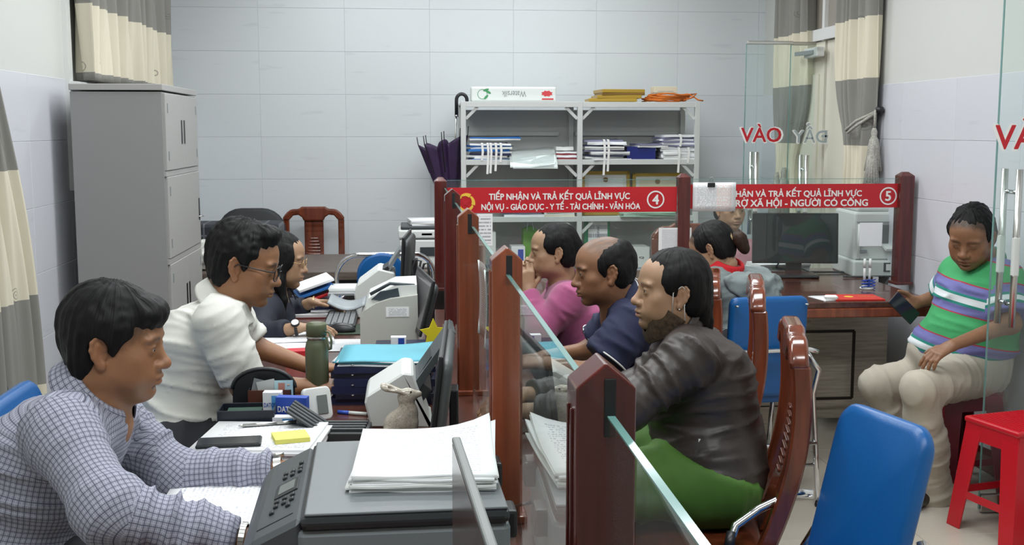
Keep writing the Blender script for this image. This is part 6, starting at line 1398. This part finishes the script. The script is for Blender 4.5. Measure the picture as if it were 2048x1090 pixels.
# beige scanner with curved cover and label
Yb = 4.0; t = thing('document_scanner', (0, Yb, DZ), 0, 'beige scanner with a curved side cover and printed label behind the light blue papers', 'scanner')
b = MB().prism(prof_px([(722, 760), (720, 632), (728, 622), (752, 607), (780, 598), (835, 590), (838, 760)], Yb), (0, 0, 0), (1, 0, 0), (0, 0, 1), (0, .03, 0)); b.build('side_cover', M['beige_plastic'], t)
b = MB().prism(prof_px([(724, 760), (722, 628), (736, 600), (790, 574), (834, 572), (838, 760)], Yb), (0, .03, 0), (1, 0, 0), (0, 0, 1), (0, .26, 0)); b.build('body', M['white_plastic'], t)
b = MB().prism(prof_px([(742, 601), (760, 586), (796, 578), (800, 600), (780, 606)], Yb), (0, .025, 0), (1, 0, 0), (0, 0, 1), (0, .02, 0)); b.build('dark_recess', mat('dark slate plastic', (.035, .05, .06), .4), t)
q = at(795, 624, Yb); MB().box((q.x, -.0006, q.z - DZ), (.082, .001, .036)).build('label_plate', M['paper2'], t)
lb = MB().box((q.x, -.0012, q.z - DZ), (.078, .0006, .032)).build('label_print', print_mat('label print', rows=6, words=7, fill=.6), t); planar_uv(lb, (q.x - .039, 0, q.z - DZ - .016), (.078, 0, 0), (0, 0, .032))
q0, q1 = at(656, 602, 4.06), at(730, 598, 4.06)
b = MB().grid(lambda u, v: (q0.x + (q1.x - q0.x) * u, .02 + .22 * v, q0.z - DZ - .028 * math.sin(math.pi * u) * .8 - .01 * u), 12, 4); b.build('output_tray', mat('slate grey tray', (.24, .27, .29), .45), t, solid=.006)
MB().tube([(at(830, 582, Yb).x, .04, at(830, 574, Yb).z - DZ), (at(780, 582, Yb).x, .04, at(780, 570, Yb).z - DZ), (at(740, 600, Yb).x, .04, at(735, 592, Yb).z - DZ)], .006, 8).build('cover_rim', mat('dark slate plastic', (.035, .05, .06), .4), t)
# farther white scanner
Yc = 4.9; t = thing('document_scanner', (0, Yc, DZ), 0, 'small white wedge scanner feeding white sheets before the farthest monitor', 'scanner')
b = MB().prism(prof_px([(716, 700), (708, 590), (714, 570), (757, 538), (790, 546), (794, 700)], Yc), (0, 0, 0), (1, 0, 0), (0, 0, 1), (0, .24, 0)); o = b.build('body', M['white_plastic'], t); o.modifiers.new('b', 'BEVEL').width = .006
q0, q1 = at(776, 550, Yc), at(803, 502, Yc); d_ = q1 - q0; b = MB().prism([(0, 0), (d_.length, 0), (d_.length, .010), (0, .018)], (q0.x, .02, q0.z - DZ), d_.normalized(), (-d_.z / d_.length, 0, d_.x / d_.length), (0, .2, 0)); b.build('feeder_tray', M['grey_plastic'], t)
q0, q1 = at(655, 578, Yc), at(712, 590, Yc); MB().box(((q0.x + q1.x) / 2, .1, q1.z - DZ), (q1.x - q0.x, .19, .006)).build('output_tray', M['grey_plastic'], t)
MB().box((at(768, 546, Yc).x, .1, at(768, 541, Yc).z - DZ), (.045, .18, .012), R3=Matrix.Rotation(-.55, 3, 'Y')).build('dark_slot', M['black'], t)
zs = at(683, 590, Yc).z + .004; pile('paper_pile', 'white sheets lying in the output tray of the wedge scanner', ((q0.x + q1.x) / 2 + .002, Yc + .1, zs), 0, .112, .17, 4, .006, [M['paper'], M['paper2']], None, .004, 0, 'papers', 4)
c = at(768, 560, 4.7); t = carton('tissue_box', 'small beige box with a black and white patterned lid beside the wedge scanner', (c.x, 4.72, DZ), 0, (.07, .07, .11), M['beige_plastic'])
MB().box((0, 0, .126), (.078, .078, .032), bev=.006).build('patterned_lid', mat('black white pattern', (.4, .4, .38), .5, var=.95, vscale=55), t)
# keyboard, mouse, mat, papers of the far clerk
c = atz(683, 634, DZ + .02); t = thing('keyboard', (c.x, c.y, DZ), R(90), 'grey keyboard between the woman in the blazer and the beige scanner', 'keyboard')
MB().box((0, 0, .009), (.40, .13, .018), bev=.003).build('case', M['black'], t)
for r_ in range(5):
    for k in range(15): MB().box((-.185 + .0255 * k + .003 * r_ % .01, .047 - .0235 * r_, .021), (.0225, .0205, .007), bev=.0015).build('key', mat('grey keycaps', (.17, .185, .19), .5), t)
c = atz(684, 655, DZ + .02); t = thing('computer_mouse', (c.x, c.y, DZ + .004), R(80), 'black computer mouse under the hand of the woman in the blazer', 'mouse')
P, F = mesh_sdf([ell((0, 0, .004), (.030, .055, .032), .01), half((0, 0, 0), (0, 0, 1), .003)], (-.04, -.065, -.006), (.04, .065, .045), .004); o = mesh_obj('shell', P, F, M['black'], t); MB().cone((-.004, .028, .031), (.004, .028, .031), .008, .008, 12).build('wheel', M['grey_plastic'], t)
c = atz(676, 660, DZ); t = one('mouse_mat', MB().box((0, 0, .002), (.30, .24, .004), bev=.001), mat('dark green mat', (.012, .03, .012), .7, var=.8, vscale=25), 'dark green printed mouse mat under the black mouse', 'mouse mat', (c.x - .01, c.y, DZ))
def flat_paper(label, px_, py_, wd, dp, rz, m, z=DZ + .0015, name='paper_sheet', bend=.0):
    c = atz(px_, py_, z); return sheet(name, label, V((c.x, c.y, z)), wd, dp, m, ax=(math.cos(R(rz)), math.sin(R(rz)), 0), ay=(-math.sin(R(rz)), math.cos(R(rz)), 0), bend=bend)
t = pile('notebook', 'white notebook with red cover edge before the far clerk', atz(620, 630, DZ), R(2), .2, .2, 3, .007, [mat('maroon cover', (.16, .02, .02), .5), M['paper'], M['paper']], pm_text, .002, 0, 'notebook', 1)
flat_paper('upper white sheet beside the elbow of the man in white', 590, 676, .29, .21, 6, pm_text, DZ + .012, bend=.004)
flat_paper('lower white sheet curling beside the elbow of the man in white', 575, 692, .25, .2, -8, M['paper'], DZ + .003, bend=.006)
flat_paper('white sheet right of the olive bottle under the scanner', 700, 690, .26, .24, -4, pm_text, DZ + .002)
c = at(594, 706, 3.95); carton('small_box', 'small red box between the forearms and the olive bottle', (c.x, 3.95, DZ), R(8), (.075, .06, .05), mat('red carton', (.55, .02, .03), .5))
c = at(632, 585, 5.02); t = thing('file_pair', (c.x - .02, 5.14, DZ), R(12), 'slanted blue and red files with white edges behind the blazer sleeve', 'files')
for k, (m, nm) in enumerate(((M['red'], 'file'), (M['blue_card'], 'file'), (M['paper'], 'paper'))): MB().box((0, .0, .07 + .028 * k), (.16, .22, .012), R3=Matrix.Rotation(R(-18), 3, 'Y'), bev=.002).build(nm, m, t)
MB().box((.0, 0, .03), (.17, .2, .06), bev=.003).build('box_file', M['navy'], t)
t = thing('cable', (.13, 4.55, DZ), 0, 'black cable looping between the two far monitors', 'cable'); Q = lambda x, y, dy=0: tuple(at(x, y, 4.55 + dy) - V((.13, 4.55, DZ)))
MB().tube([Q(838, 640), Q(828, 560), Q(826, 535), Q(832, 520), Q(842, 522), Q(838, 540), Q(842, 545), Q(848, 528), Q(856, 526), Q(858, 545), Q(850, 700)], .005, 8).build('wire', M['black'], t)
# sheet taped on the glass
sheet('taped_notice', 'white notice sheet taped on the glass beside the third post', V((PX - .006, 2.98, 1.10)), .24, .20, pm_text, ax=(0, -1, 0), ay=(0, 0, 1), cat='notice', bend=-.01)
c = at(970, 460, 5.72); sheet('number_list', 'white sheet of printed lines hanging left behind the third post', V((c.x, 5.735, c.z)), .078, .16, print_mat('short list', rows=9, words=5, fill=.6), cat='paper')
# ------------------------------------------------------------------ things on the counter
Y5 = 6.08; c = at(1590, 480, Y5); t = thing('monitor', (c.x, Y5, DZ), R(172), 'black monitor seen from behind on the counter under sign 5', 'monitor')
RX = Matrix.Rotation(R(6), 3, 'X'); zc = c.z - DZ + .01
MB().box((0, 0, zc), (.465, .022, .275), R3=RX, bev=.006).build('back_shell', mat('glossy black shell', (.008, .01, .013), .25), t); MB().box(V((0, 0, zc)) + RX @ V((0, .012, 0)), (.44, .002, .25), R3=RX).build('screen', M['screen'], t)
MB().lathe([(.14, -.012), (.15, 0), (.14, .012)], (0, 0, 0), 28).build('x', M['black'], t) if False else None
b = MB().prism([(.145 * math.cos(R(a)), .075 * math.sin(R(a))) for a in range(0, 181, 12)], (0, -.03, .165), (1, 0, 0), (0, 0, 1), (0, .02, 0)); b.build('port_cover', M['black'], t)
MB().box((0, -.02, .10), (.085, .03, .20), bev=.006).build('stand_neck', M['black'], t); MB().box((0, -.02, .009), (.25, .18, .018), bev=.007).build('stand_base', M['black'], t)
MB().tube([(.05, -.03, .13), (.08, -.1, .04), (-.05, -.16, .01), (-.3, -.17, .008), (-.42, -.1, .008)], .005, 8).build('cable', M['black'], t); MB().tube([(.02, -.03, .12), (-.03, -.09, .05), (-.12, -.14, .008), (-.36, -.2, .008)], .004, 8).build('cable', M['black'], t)
pile('paper_pile', 'white papers behind the stand of the counter monitor', (c.x - .02, Y5 + .22, DZ), R(5), .3, .2, 5, .012, [M['paper'], M['paper2']], None, .006, 0, 'papers', 6)
Y6 = 6.22; c = at(1768, 510, Y6); t = thing('multifunction_printer', (c.x, Y6, DZ), R(-4), 'big white office printer with grey feeder at the right end of the counter', 'printer'); W_ = .45
mw, mg = M['white_plastic'], M['grey_plastic']
MB().box((0, .02, .22), (W_, .36, .27), bev=.014).build('upper_body', mw, t); MB().box((0, .0, .045), (W_ + .02, .40, .09), bev=.01).build('paper_drawer', mw, t)
MB().box((0, .02, .372), (W_ - .03, .34, .034), bev=.012).build('scanner_lid', mw, t); MB().box((.0, .03, .402), (.27, .26, .04), bev=.012).build('feeder', mg, t); MB().box((-.06, -.02, .43), (.2, .2, .008), R3=Matrix.Rotation(.15, 3, 'Y')).build('feeder_tray', mg, t)
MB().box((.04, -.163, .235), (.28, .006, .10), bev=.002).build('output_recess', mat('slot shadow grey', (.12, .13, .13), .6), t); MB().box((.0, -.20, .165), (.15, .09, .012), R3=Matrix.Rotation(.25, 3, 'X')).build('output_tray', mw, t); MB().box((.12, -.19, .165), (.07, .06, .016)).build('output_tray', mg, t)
for x in (-.02, .12): MB().box((x, -.2005, .055), (.10, .004, .05)).build('tray_front', M['dark_plastic'], t)
for x in (-.02, .12): MB().box((x, -.203, .055), (.075, .003, .035)).build('tray_label', M['white_ink'], t)
for z in (.092, .30): MB().box((0, -.164, z), (W_ - .02, .004, .004)).build('seam', mg, t)
MB().box((-.18, -.165, .14), (.05, .01, .014)).build('latch', mg, t); MB().tube([(-.2, -.166, .10), (-.2, -.166, .29)], .008, 8).build('trim_strip', M['white_ink'], t)
MB().box((.226, 0, .30), (.01, .03, .03)).build('socket', M['black'], t); MB().tube([(.232, -.0, .30), (.26, -.01, .28), (.255, -.02, .16), (.235, -.05, .08), (.225, -.12, .02), (.15, -.215, .008), (-.3, -.23, .008)], .005, 8).build('power_cable', M['black'], t); MB().box((.252, -.022, .15), (.03, .02, .035), bev=.004).build('cable_block', M['black'], t)
c = at(1743, 469, 5.73); sheet('blank_notice', 'plain white square sheet on the glass in front of the big white printer', V((c.x, 5.738, c.z)), .122, .122, M['paper'], cat='notice')
c = atz(1768, 590, DZ); t = thing('pen_stand', (c.x, 5.58, DZ), 0, 'white counter pen stand with coiled blue cords', 'pen stand')
MB().lathe([(.035, 0), (.035, .008), (.02, .016), (.012, .02), (.012, .03)]).build('base', M['white_plastic'], t)
for s in (-1, 1): MB().tube([(s * .014 + .022 * math.cos(a * .8), -.02 + .012 * math.sin(a * .8), .006 + .002 * a) for a in range(24)], .003, 6).build('coiled_cord', M['blue_ink'], t)
for s in (-1, 1): pen('white and blue counter pen standing upright, %s of the two' % ('left' if s < 0 else 'right'), (c.x + s * .0125, 5.58, DZ + .018), (c.x + s * .0145, 5.58, DZ + .155), .0065, M['white_plastic'], M['white_plastic'])
c = atz(1744, 607, DZ + .006); t = thing('red_folder', (c.x, 5.27, DZ), R(-3), 'bright red certificate folder with gold print on the counter edge', 'folder')
MB().box((0, 0, .004), (.235, .17, .008), bev=.001).build('cover', mat('bright red card', (.60, .03, .02), .5), t); MB().lathe([(.022, .0082), (.022, .009)], (-.03, .0, 0), 18).build('gold_emblem', M['yellow'], t)
text('GIẤY', M['yellow'], t, (.055, .03, .0083), (1, 0, 0), (0, 1, 0), w=.06, h=.016); text('CHỨNG', M['yellow'], t, (.06, -.005, .0083), (1, 0, 0), (0, 1, 0), w=.075, h=.016)
pile('paper_pile', 'white papers under the left edge of the red folder', (c.x - .135, 5.28, DZ), R(8), .1, .16, 2, .002, [M['paper']], None, .004, 0, 'papers', 8)
c = atz(1689, 607, DZ + .01); t = thing('earphone_case', (c.x, 5.22, DZ), R(-10), 'small white earphone case on the counter beside the red folder', 'case'); MB().box((0, 0, .0125), (.062, .045, .024), bev=.011, seg=4).build('case', M['white_ink'], t); MB().box((0, 0, .0155), (.0625, .0455, .0008), bev=.0003).build('lid_seam', mg, t)
flat_paper('white sheet on the counter beside the striped sleeve', 1850, 606, .22, .18, 8, M['paper'])
hand = at(1812, 615, 4.98); a, b_ = at(1788, 596, 4.905), at(1828, 636, 4.885); d_ = (b_ - a).normalized(); t = thing('mobile_phone', (a + b_) / 2, 0, 'black phone held in the hand of the man in the striped polo', 'phone')
nrm = V((-.55, -.35, .75)); nrm = (nrm - d_ * nrm.dot(d_)).normalized(); RP = Matrix((tuple(d_), tuple(nrm.cross(d_)), tuple(nrm))).transposed()
MB().box((0, 0, 0), ((b_ - a).length * 1.12, .072, .010), R3=RP, bev=.004).build('body', M['black'], t); MB().box(nrm * .0052, ((b_ - a).length * 1.06, .066, .0008), R3=RP).build('screen', M['screen'], t)
# ------------------------------------------------------------------ on the brown table at the back
c = at(846, 500, 6.85); t = thing('printer', (c.x + .02, 6.82, DZ), 0, 'white printer with stacked white sheets on top beside the farthest post', 'printer')
MB().box((0, 0, .085), (.32, .32, .17), bev=.012).build('body', mw, t); MB().box((0, 0, .20), (.33, .33, .05), bev=.01).build('scanner_unit', mw, t); MB().box((0, 0, .236), (.3, .3, .022), bev=.008).build('lid', M['dark_plastic'], t)
MB().box((.0, -.163, .20), (.06, .004, .012)).build('button_plate', mg, t); MB().box((.05, -.163, .10), (.18, .006, .05)).build('output_recess', M['dark_plastic'], t)
pile('paper_pile', 'white sheets on top of the white printer beside the farthest post', (c.x + .03, 6.82, DZ + .247), R(4), .22, .26, 3, .012, [M['paper'], M['paper2']], None, .008, 0, 'papers', 14)
t = thing('plaid_box', (at(470, 465, 7.2).x, 7.28, DZ), 0, 'box covered in dark plaid cloth on the brown table behind the clerks', 'box')
m_pl = mat('dark plaid cloth', (.03, .034, .042), .7); nt = m_pl.node_tree; tc = nt.nodes.new('ShaderNodeTexCoord'); sp = nt.nodes.new('ShaderNodeSeparateXYZ'); nt.links.new(tc.outputs['Object'], sp.inputs[0])
fx = math_n(nt, 'LESS_THAN', math_n(nt, 'FRACT', math_n(nt, 'MULTIPLY', sp.outputs[0], 11.)), .12); fz = math_n(nt, 'LESS_THAN', math_n(nt, 'FRACT', math_n(nt, 'MULTIPLY', sp.outputs[2], 13.)), .15)
nt.links.new(mix_n(nt, math_n(nt, 'MAXIMUM', fx, fz), (.022, .025, .032), (.12, .125, .14)), nt.nodes['Principled BSDF'].inputs['Base Color'])
MB().box((0, 0, .115), (.56, .3, .23), bev=.02).build('box', m_pl, t); MB().box((.03, -.152, .115), (.006, .003, .22)).build('seam', M['grey_plastic'], t)
c = at(408, 505, 6.8); q = A3((c.x + .02, 6.75, DZ + .065)); pr = [ell(q, (.10, .09, .075), .03), ell(q + (0, 0, .06), (.04, .04, .04), .03), ell(q + (.05, -.03, .03), (.05, .05, .05), .03), half((0, 0, DZ + .001), (0, 0, 1), .004)]
lo, hi = bounds(pr[:3], .02); P, F = mesh_sdf(pr, lo, hi, .008); N_ = vnorm(P, F); P = P + N_ * ((1 - np.abs(2 * noise3(P * 28) - 1)) ** 2 * .022 - .006)[:, None]; P[:, 2] = np.maximum(P[:, 2], DZ + .001)
o = mesh_obj('plastic_bag', P, F, mat('cloudy white plastic', (.62, .62, .58), .3), None, origin=(q[0], q[1], DZ)); tag(o, 'crumpled white plastic bag on the brown table beside the locker', 'bag')
# ------------------------------------------------------------------ the shelving unit's contents
YS = 7.9
def sx(p, Y=7.82): return at(p, 300, Y).x
def sz(i): return SH[i] + .007
t = thing('tissue_pack', ((sx(943) + sx(1113)) / 2, 7.9, ST), R(1), 'long white tissue pack lying upside down on top of the shelving unit', 'tissue pack'); W_ = sx(1113) - sx(943)
MB().box((0, 0, .05), (W_, .12, .10), bev=.012, seg=3).build('pack', mat('glossy white wrap', (.72, .76, .74), .3), t)
text('Watersilk', mat('grey print ink', (.22, .24, .25), .5), t, (.0, -.0605, .052), (-1, 0, 0), (0, 0, -1), w=.165, h=.04, bold=-.005); b = MB()
b.prism([(.026 * (1 + .35 * (i % 2)) * math.cos(R(22.5 * i)) * 1.2, .016 * (1 + .35 * (i % 2)) * math.sin(R(22.5 * i))) for i in range(16)], (W_ / 2 - .065, -.0605, .055), (1, 0, 0), (0, 0, 1), (0, -.001, 0)); b.build('red_burst', mat('red print ink', (.6, .05, .06), .5), t); MB().box((W_ / 2 - .06, -.0608, .018), (.08, .001, .01)).build('printed_line', mat('red print ink', (.6, .05, .06), .5), t)
g_ = mat('green print ink', (.06, .30, .12), .5); b = MB(); b.tube([(-W_ / 2 + .075 + .032 * math.cos(a * .35), -.0608, .05 + .032 * math.sin(a * .35)) for a in range(18)], .0015, 5, closed=True); b.build('printed_ring', g_, t)
for dx, dz, rz_ in ((.10, .078, .3), (.115, .064, -.5), (.10, .03, .8)): b = MB(); b.prism([(.02 * math.cos(R(30 * i)), .008 * math.sin(R(30 * i))) for i in range(12)], (-W_ / 2 + dx, -.0605, dz), (math.cos(rz_), 0, math.sin(rz_)), (-math.sin(rz_), 0, math.cos(rz_)), (0, -.001, 0)); b.build('printed_leaf', g_, t)
m_gold = mat('gold yellow frame', (.42, .27, .03), .35); m_gold2 = mat('dark gold frame', (.22, .12, .02), .4)
for k, (xa_, xb_, z, h, m, lb) in enumerate(((1178, 1272, 0, .022, m_gold, 'lowest gold edged frame of the flat stack on the shelving unit'), (1192, 1280, .022, .022, m_gold, 'middle gold edged frame of the flat stack on the shelving unit'), (1200, 1285, .044, .016, m_gold2, 'thin dark gold frame above the middle one on the shelving unit'), (1199, 1284, .060, .024, m_gold, 'topmost gold edged frame of the flat stack on the shelving unit'))):
    t = thing('picture_frame', ((sx(xa_) + sx(xb_)) / 2, 7.92, ST + z), R(2 * k - 3), lb, 'frame', 'frames lying on the shelving unit'); w_ = sx(xb_) - sx(xa_)
    for cx_, cy_, a_, b2 in ((0, -.13, w_, .03), (0, .13, w_, .03), (-w_ / 2 + .015, 0, .03, .23), (w_ / 2 - .015, 0, .03, .23)): MB().box((cx_, cy_, h / 2), (a_, b2, h), bev=.003).build('frame_side', m, t)
    MB().box((0, 0, h * .4), (w_ - .05, .24, h * .5)).build('backing', M['cream'], t)
t = thing('rope_coil', (sx(1335), 7.9, ST), 0, 'coil of orange rope on top of the shelving unit', 'rope'); rnd = random.Random(4); m_or = mat('orange rope', (.62, .16, .015), .7, bump=.3, bscale=300)
for k in range(6):
    ph = rnd.uniform(0, 6); MB().tube([((.145 + .012 * rnd.uniform(-1, 1)) * math.cos(a * .314) + .01 * k - .02, (.10 + .01 * k * .5) * math.sin(a * .314), .008 + .0085 * k + .006 * math.sin(a + ph)) for a in range(20)], .006, 6, closed=True).build('loop', m_or, t)
MB().tube([(.10, -.1, .01), (.16, -.12, .03), (.19, -.1, .055), (.15, -.08, .05), (.2, -.12, .012), (.235, -.11, .008)], .005, 6).build('loose_end', m_or, t)
carton('small_box', 'small cream box resting on the orange rope', (sx(1328), 7.86, ST + .062), R(3), (.16, .1, .042), M['cream'])
def ties(t, xs, y, ztop, zbot, m=M['white_ink']):
    for x, dz in xs: MB().tube([(x, y + .02, ztop), (x, y - .006, ztop - .006), (x + .004, y - .009, (ztop + zbot) / 2), (x - .003, y - .008, zbot - dz)], .004, flat=(.0075, .0008), up=(0, 1, 0)).build('cloth_tie', m, t)
def shelf_pile(lb, xa_, xb_, i, n, th, mats, seed, dp=.26, jit=.014, y=None, tie=None, z=0, name='file_stack', cat='files', curl=.008, yo=0, top=None):
    w_ = sx(xb_) - sx(xa_); t = pile(name, lb, ((sx(xa_) + sx(xb_)) / 2, 7.90 + yo, sz(i) + z), 0, w_, dp, n, th, mats, top, jit, curl, cat, seed)
    if tie: ties(t, [((sx(p) - (sx(xa_) + sx(xb_)) / 2), d) for p, d in tie], -dp / 2 - .012, t['h'] + .004, 0)
    return t
wb = [M['blue_card'], M['paper'], M['paper2'], M['navy'], M['paper'], M['blue_card'], M['paper2']]
shelf_pile('stack of blue edged files tied with white tapes at the left of the upper shelf', 940, 1022, 1, 9, .014, wb, 21, tie=((963, .0), (974, .09), (980, .085), (990, .07), (1000, .01)), jit=.02)
shelf_pile('blue and white file lying crosswise on top of the tied files', 941, 1042, 1, 2, .010, [M['paper'], M['blue_card']], 22, z=.136, jit=.004, dp=.2, curl=.01)
# clear plastic sleeves
t = thing('plastic_sleeves', ((sx(1018) + sx(1112)) / 2, 7.84, sz(1)), 0, 'loose heap of clear plastic sleeves drooping over the upper shelf', 'plastic sleeves'); m_cl = glass_mat('clear film', (.93, .95, .95), haze=.25)
for k in range(7):
    rnd = random.Random(30 + k); w_ = sx(1110) - sx(1018); h0 = .012 + .008 * k; ox, oy = rnd.uniform(-.02, .02), rnd.uniform(-.02, .02)
    f = lambda u, v: ((u - .5) * w_ * .95 + ox, (v - .5) * .3 - .03 + oy, h0 + .05 * max(0, u - .45) * math.sin(3 * v + k) + .02 * math.sin(4 * u + k) * v - .35 * max(0, .18 - v) ** 1.0)
    MB().grid(f, 12, 10).build('sleeve', m_cl, t)
shelf_pile('two dark red notebooks with white pages on the upper shelf', 1112, 1154, 1, 4, .016, [mat('dark red cover', (.22, .03, .04), .45), M['paper'], mat('dark red cover', (.22, .03, .04), .45), M['paper']], 23, dp=.2, name='notebook_stack', cat='notebooks', jit=.006)
shelf_pile('white book lying on the dark red notebooks', 1113, 1148, 1, 1, .022, [M['paper2']], 24, z=.067, dp=.18, name='book', cat='book')
shelf_pile('tall stack of mixed paper files right of the shelf divider', 1173, 1250, 1, 12, .0125, [M['paper'], M['paper2'], M['navy'], M['paper'], M['paper'], mat('grey violet card', (.22, .22, .33), .6)], 25, jit=.024, tie=((1205, .10), (1213, .075)))
shelf_pile('dark blue box file on the upper shelf between the paper stacks', 1257, 1313, 1, 1, .085, [mat('royal blue file', (.008, .018, .16), .35)], 26, dp=.25, name='box_file', cat='file')
shelf_pile('stack of white papers and folded files at the right end of the upper shelf', 1319, 1388, 1, 7, .013, [M['paper'], M['paper2'], M['paper']], 27, jit=.012, tie=((1353, .085), (1372, .02)))
shelf_pile('bundle of grey violet files tied over the white papers at the right end', 1322, 1388, 1, 6, .016, [mat('grey violet card', (.22, .22, .33), .6), M['paper']], 28, z=.093, jit=.012, tie=((1356, .0),), top=M['paper'])
shelf_pile('single file slanting beside the violet bundle on the upper shelf', 1270, 1330, 1, 2, .012, [M['paper2'], mat('grey violet card', (.22, .22, .33), .6)], 33, z=.087, jit=.01, curl=.02)
# second shelf: certificates and papers, partly behind sign 4
for k, (xa_, xb_, yt, lb) in enumerate(((1169, 1268, 343, 'gold framed certificate standing left on the middle shelf'), (1273, 1376, 347, 'gold framed certificate standing right on the middle shelf'))):
    w_ = sx(xb_) - sx(xa_); h_ = at(1200, yt, 7.85).z - sz(2); t = thing('framed_certificate', ((sx(xa_) + sx(xb_)) / 2, 7.93, sz(2)), 0, lb, 'certificate'); TL = Matrix.Rotation(R(-6), 3, 'X')
    for c_, d in (((0, 0, h_ - .012), (w_, .02, .024)), ((0, 0, .012), (w_, .02, .024)), ((-w_ / 2 + .012, 0, h_ / 2), (.024, .02, h_)), ((w_ / 2 - .012, 0, h_ / 2), (.024, .02, h_))): MB().box(TL @ V(c_), d, R3=TL, bev=.003).build('frame_side', m_gold, t)
    MB().box(TL @ V((0, .002, h_ / 2)), (w_ - .04, .006, h_ - .04), R3=TL).build('sheet', M['paper2'], t); MB().box(TL @ V((0, -.002, h_ / 2)), (w_ - .10, .003, h_ - .10), R3=TL).build('inner_sheet', M['cream'] if k else M['paper'], t)
    MB().lathe([(.018, -.001), (.018, .001)], (0, 0, 0), 14).build('emblem', m_gold2, t); e = kids(t)[-1]; e.rotation_euler = (R(84), 0, 0); e.location = TL @ V((0, -.005, h_ - .06))
shelf_pile('pile of papers and files on the middle shelf behind sign 4', 1005, 1085, 2, 7, .02, [M['paper'], mat('grey violet card', (.22, .22, .33), .6), M['paper2']], 29, jit=.02, curl=.02)
shelf_pile('flat cream files on the middle shelf beside the paper pile', 1090, 1150, 2, 8, .022, [M['cream'], M['paper2']], 31, jit=.006)
shelf_pile('sheets sliding over the front of the middle shelf under the certificates', 1240, 1350, 2, 6, .006, [M['paper'], mat('pale green card', (.35, .55, .42), .6)], 32, dp=.12, yo=-.13, jit=.012)
# lower shelves
t = thing('green_sign', ((sx(1170) + sx(1222)) / 2, 7.84, sz(3)), 0, 'green framed white card standing on the lower shelf under sign 4', 'card'); zt_ = at(1200, 438, 7.84).z - sz(3); w_ = sx(1222) - sx(1170)
MB().box((0, 0, zt_ - .09), (w_, .012, .18), bev=.002).build('green_board', mat('green board', (.01, .22, .09), .5), t); o = MB().box((.006, -.007, zt_ - .095), (w_ - .045, .002, .15)).build('card', pm_text, t); planar_uv(o, (-w_, 0, -1), (2 * w_, 0, 0), (0, 0, 2)); MB().box((0, 0, (zt_ - .18) / 2), (w_ * .9, .10, zt_ - .18), bev=.003).build('box', M['paper2'], t)
text('CHÍNH', M['dark_ink'], t, (.006, -.0085, zt_ - .095), (0, 0, 1), (-1, 0, 0), w=.08, h=.02)
c = at(1280, 512, 7.8); carton('white_box', 'white carton with small print on the lower shelf between the two heads', (c.x, 7.88, sz(3)), 0, (.125, .2, .19), M['paper2'], 'Ủ Q', hgt=.02); c = at(1233, 455, 7.78); 
c = at(1036, 512, 7.8); carton('blue_white_box', 'blue and white carton on the lower shelf beside the pink sleeved woman', (c.x, 7.86, sz(3)), 0, (.095, .15, .20), M['paper'], stripe=M['blue_ink'])
c = at(1058, 500, 7.9); t = thing('green_bag', (c.x, 7.95, sz(3)), R(8), 'bright green paper bag on the lower shelf behind the pink sleeved woman', 'bag'); b = MB(); b.prism([(-.05, 0), (.05, 0), (.06, .30), (.02, .33), (-.04, .31)], (0, -.03, 0), (1, 0, 0), (0, 0, 1), (0, .06, 0)); b.build('bag', mat('bright green paper', (.12, .36, .03), .6), t); MB().tube([(-.02, -.032, .29), (-.01, -.034, .36), (.02, -.034, .36), (.03, -.032, .30)], .002, 6).build('handle', M['paper'], t)
c = at(978, 480, 7.8); carton('white_box', 'tall white carton on the lower shelf at the far left', (c.x + .0, 7.88, sz(3)), 0, (.09, .2, .3), M['paper2'])
# umbrella hung at the left end of the unit
c = at(888, 280, 7.9); cx_ = sx(886, 7.98); t = thing('umbrella', (cx_, 7.97, 0), 0, 'dark purple umbrella with black crook handle hanging beside the shelving unit', 'umbrella'); zt_ = at(880, 285, 7.97).z; zb_ = at(905, 420, 7.97).z
def fu(u, v):
    a = 6.2832 * u; r_ = (.030 + .105 * v ** .8) * (1 + .26 * math.cos(8 * a + .6) * (.3 + .7 * v)); k = .035 * (1 - v)
    return (r_ * math.cos(a) + k * 1.2, r_ * math.sin(a) * .8, zb_ + (zt_ - zb_) * v + .018 * math.cos(8 * a + .6) * v + .035 * math.cos(a) * v ** 2)
MB().grid(fu, 96, 20, closed_u=True).build('canopy', mat('dark purple cloth', (.034, .014, .058), .6, var=.25, vscale=12), t, solid=.002)
for k in range(8): u = (k * 45 - 4.3) / 360; p1_ = V(fu(u, .55)); p2_ = V(fu(u, 1)); MB().tube([p1_, p2_, p2_ + (p2_ - p1_) * .12 + V((0, 0, .03))], .0035, 6).build('rib', M['black'], t)
sxh = sx(914, 7.9) - cx_; zh = at(915, 215, 7.9).z; MB().tube([(.03, 0, zb_), (sxh * .9, -.02, zt_ + .02), (sxh, -.03, zh - .04)], .006, 8).build('shaft', M['steel'], t)
MB().tube([(sxh, -.03, zh - .05), (sxh, -.03, zh + .045)] + [(sxh + .036 - .036 * math.cos(R(a)), -.03, zh + .05 + .042 * math.sin(R(a))) for a in range(15, 200, 15)], .0125, 10).build('handle', M['black'], t); MB().cone((sxh, -.03, zh - .062), (sxh, -.03, zh - .05), .0135, .0135).build('ferrule', M['steel'], t)
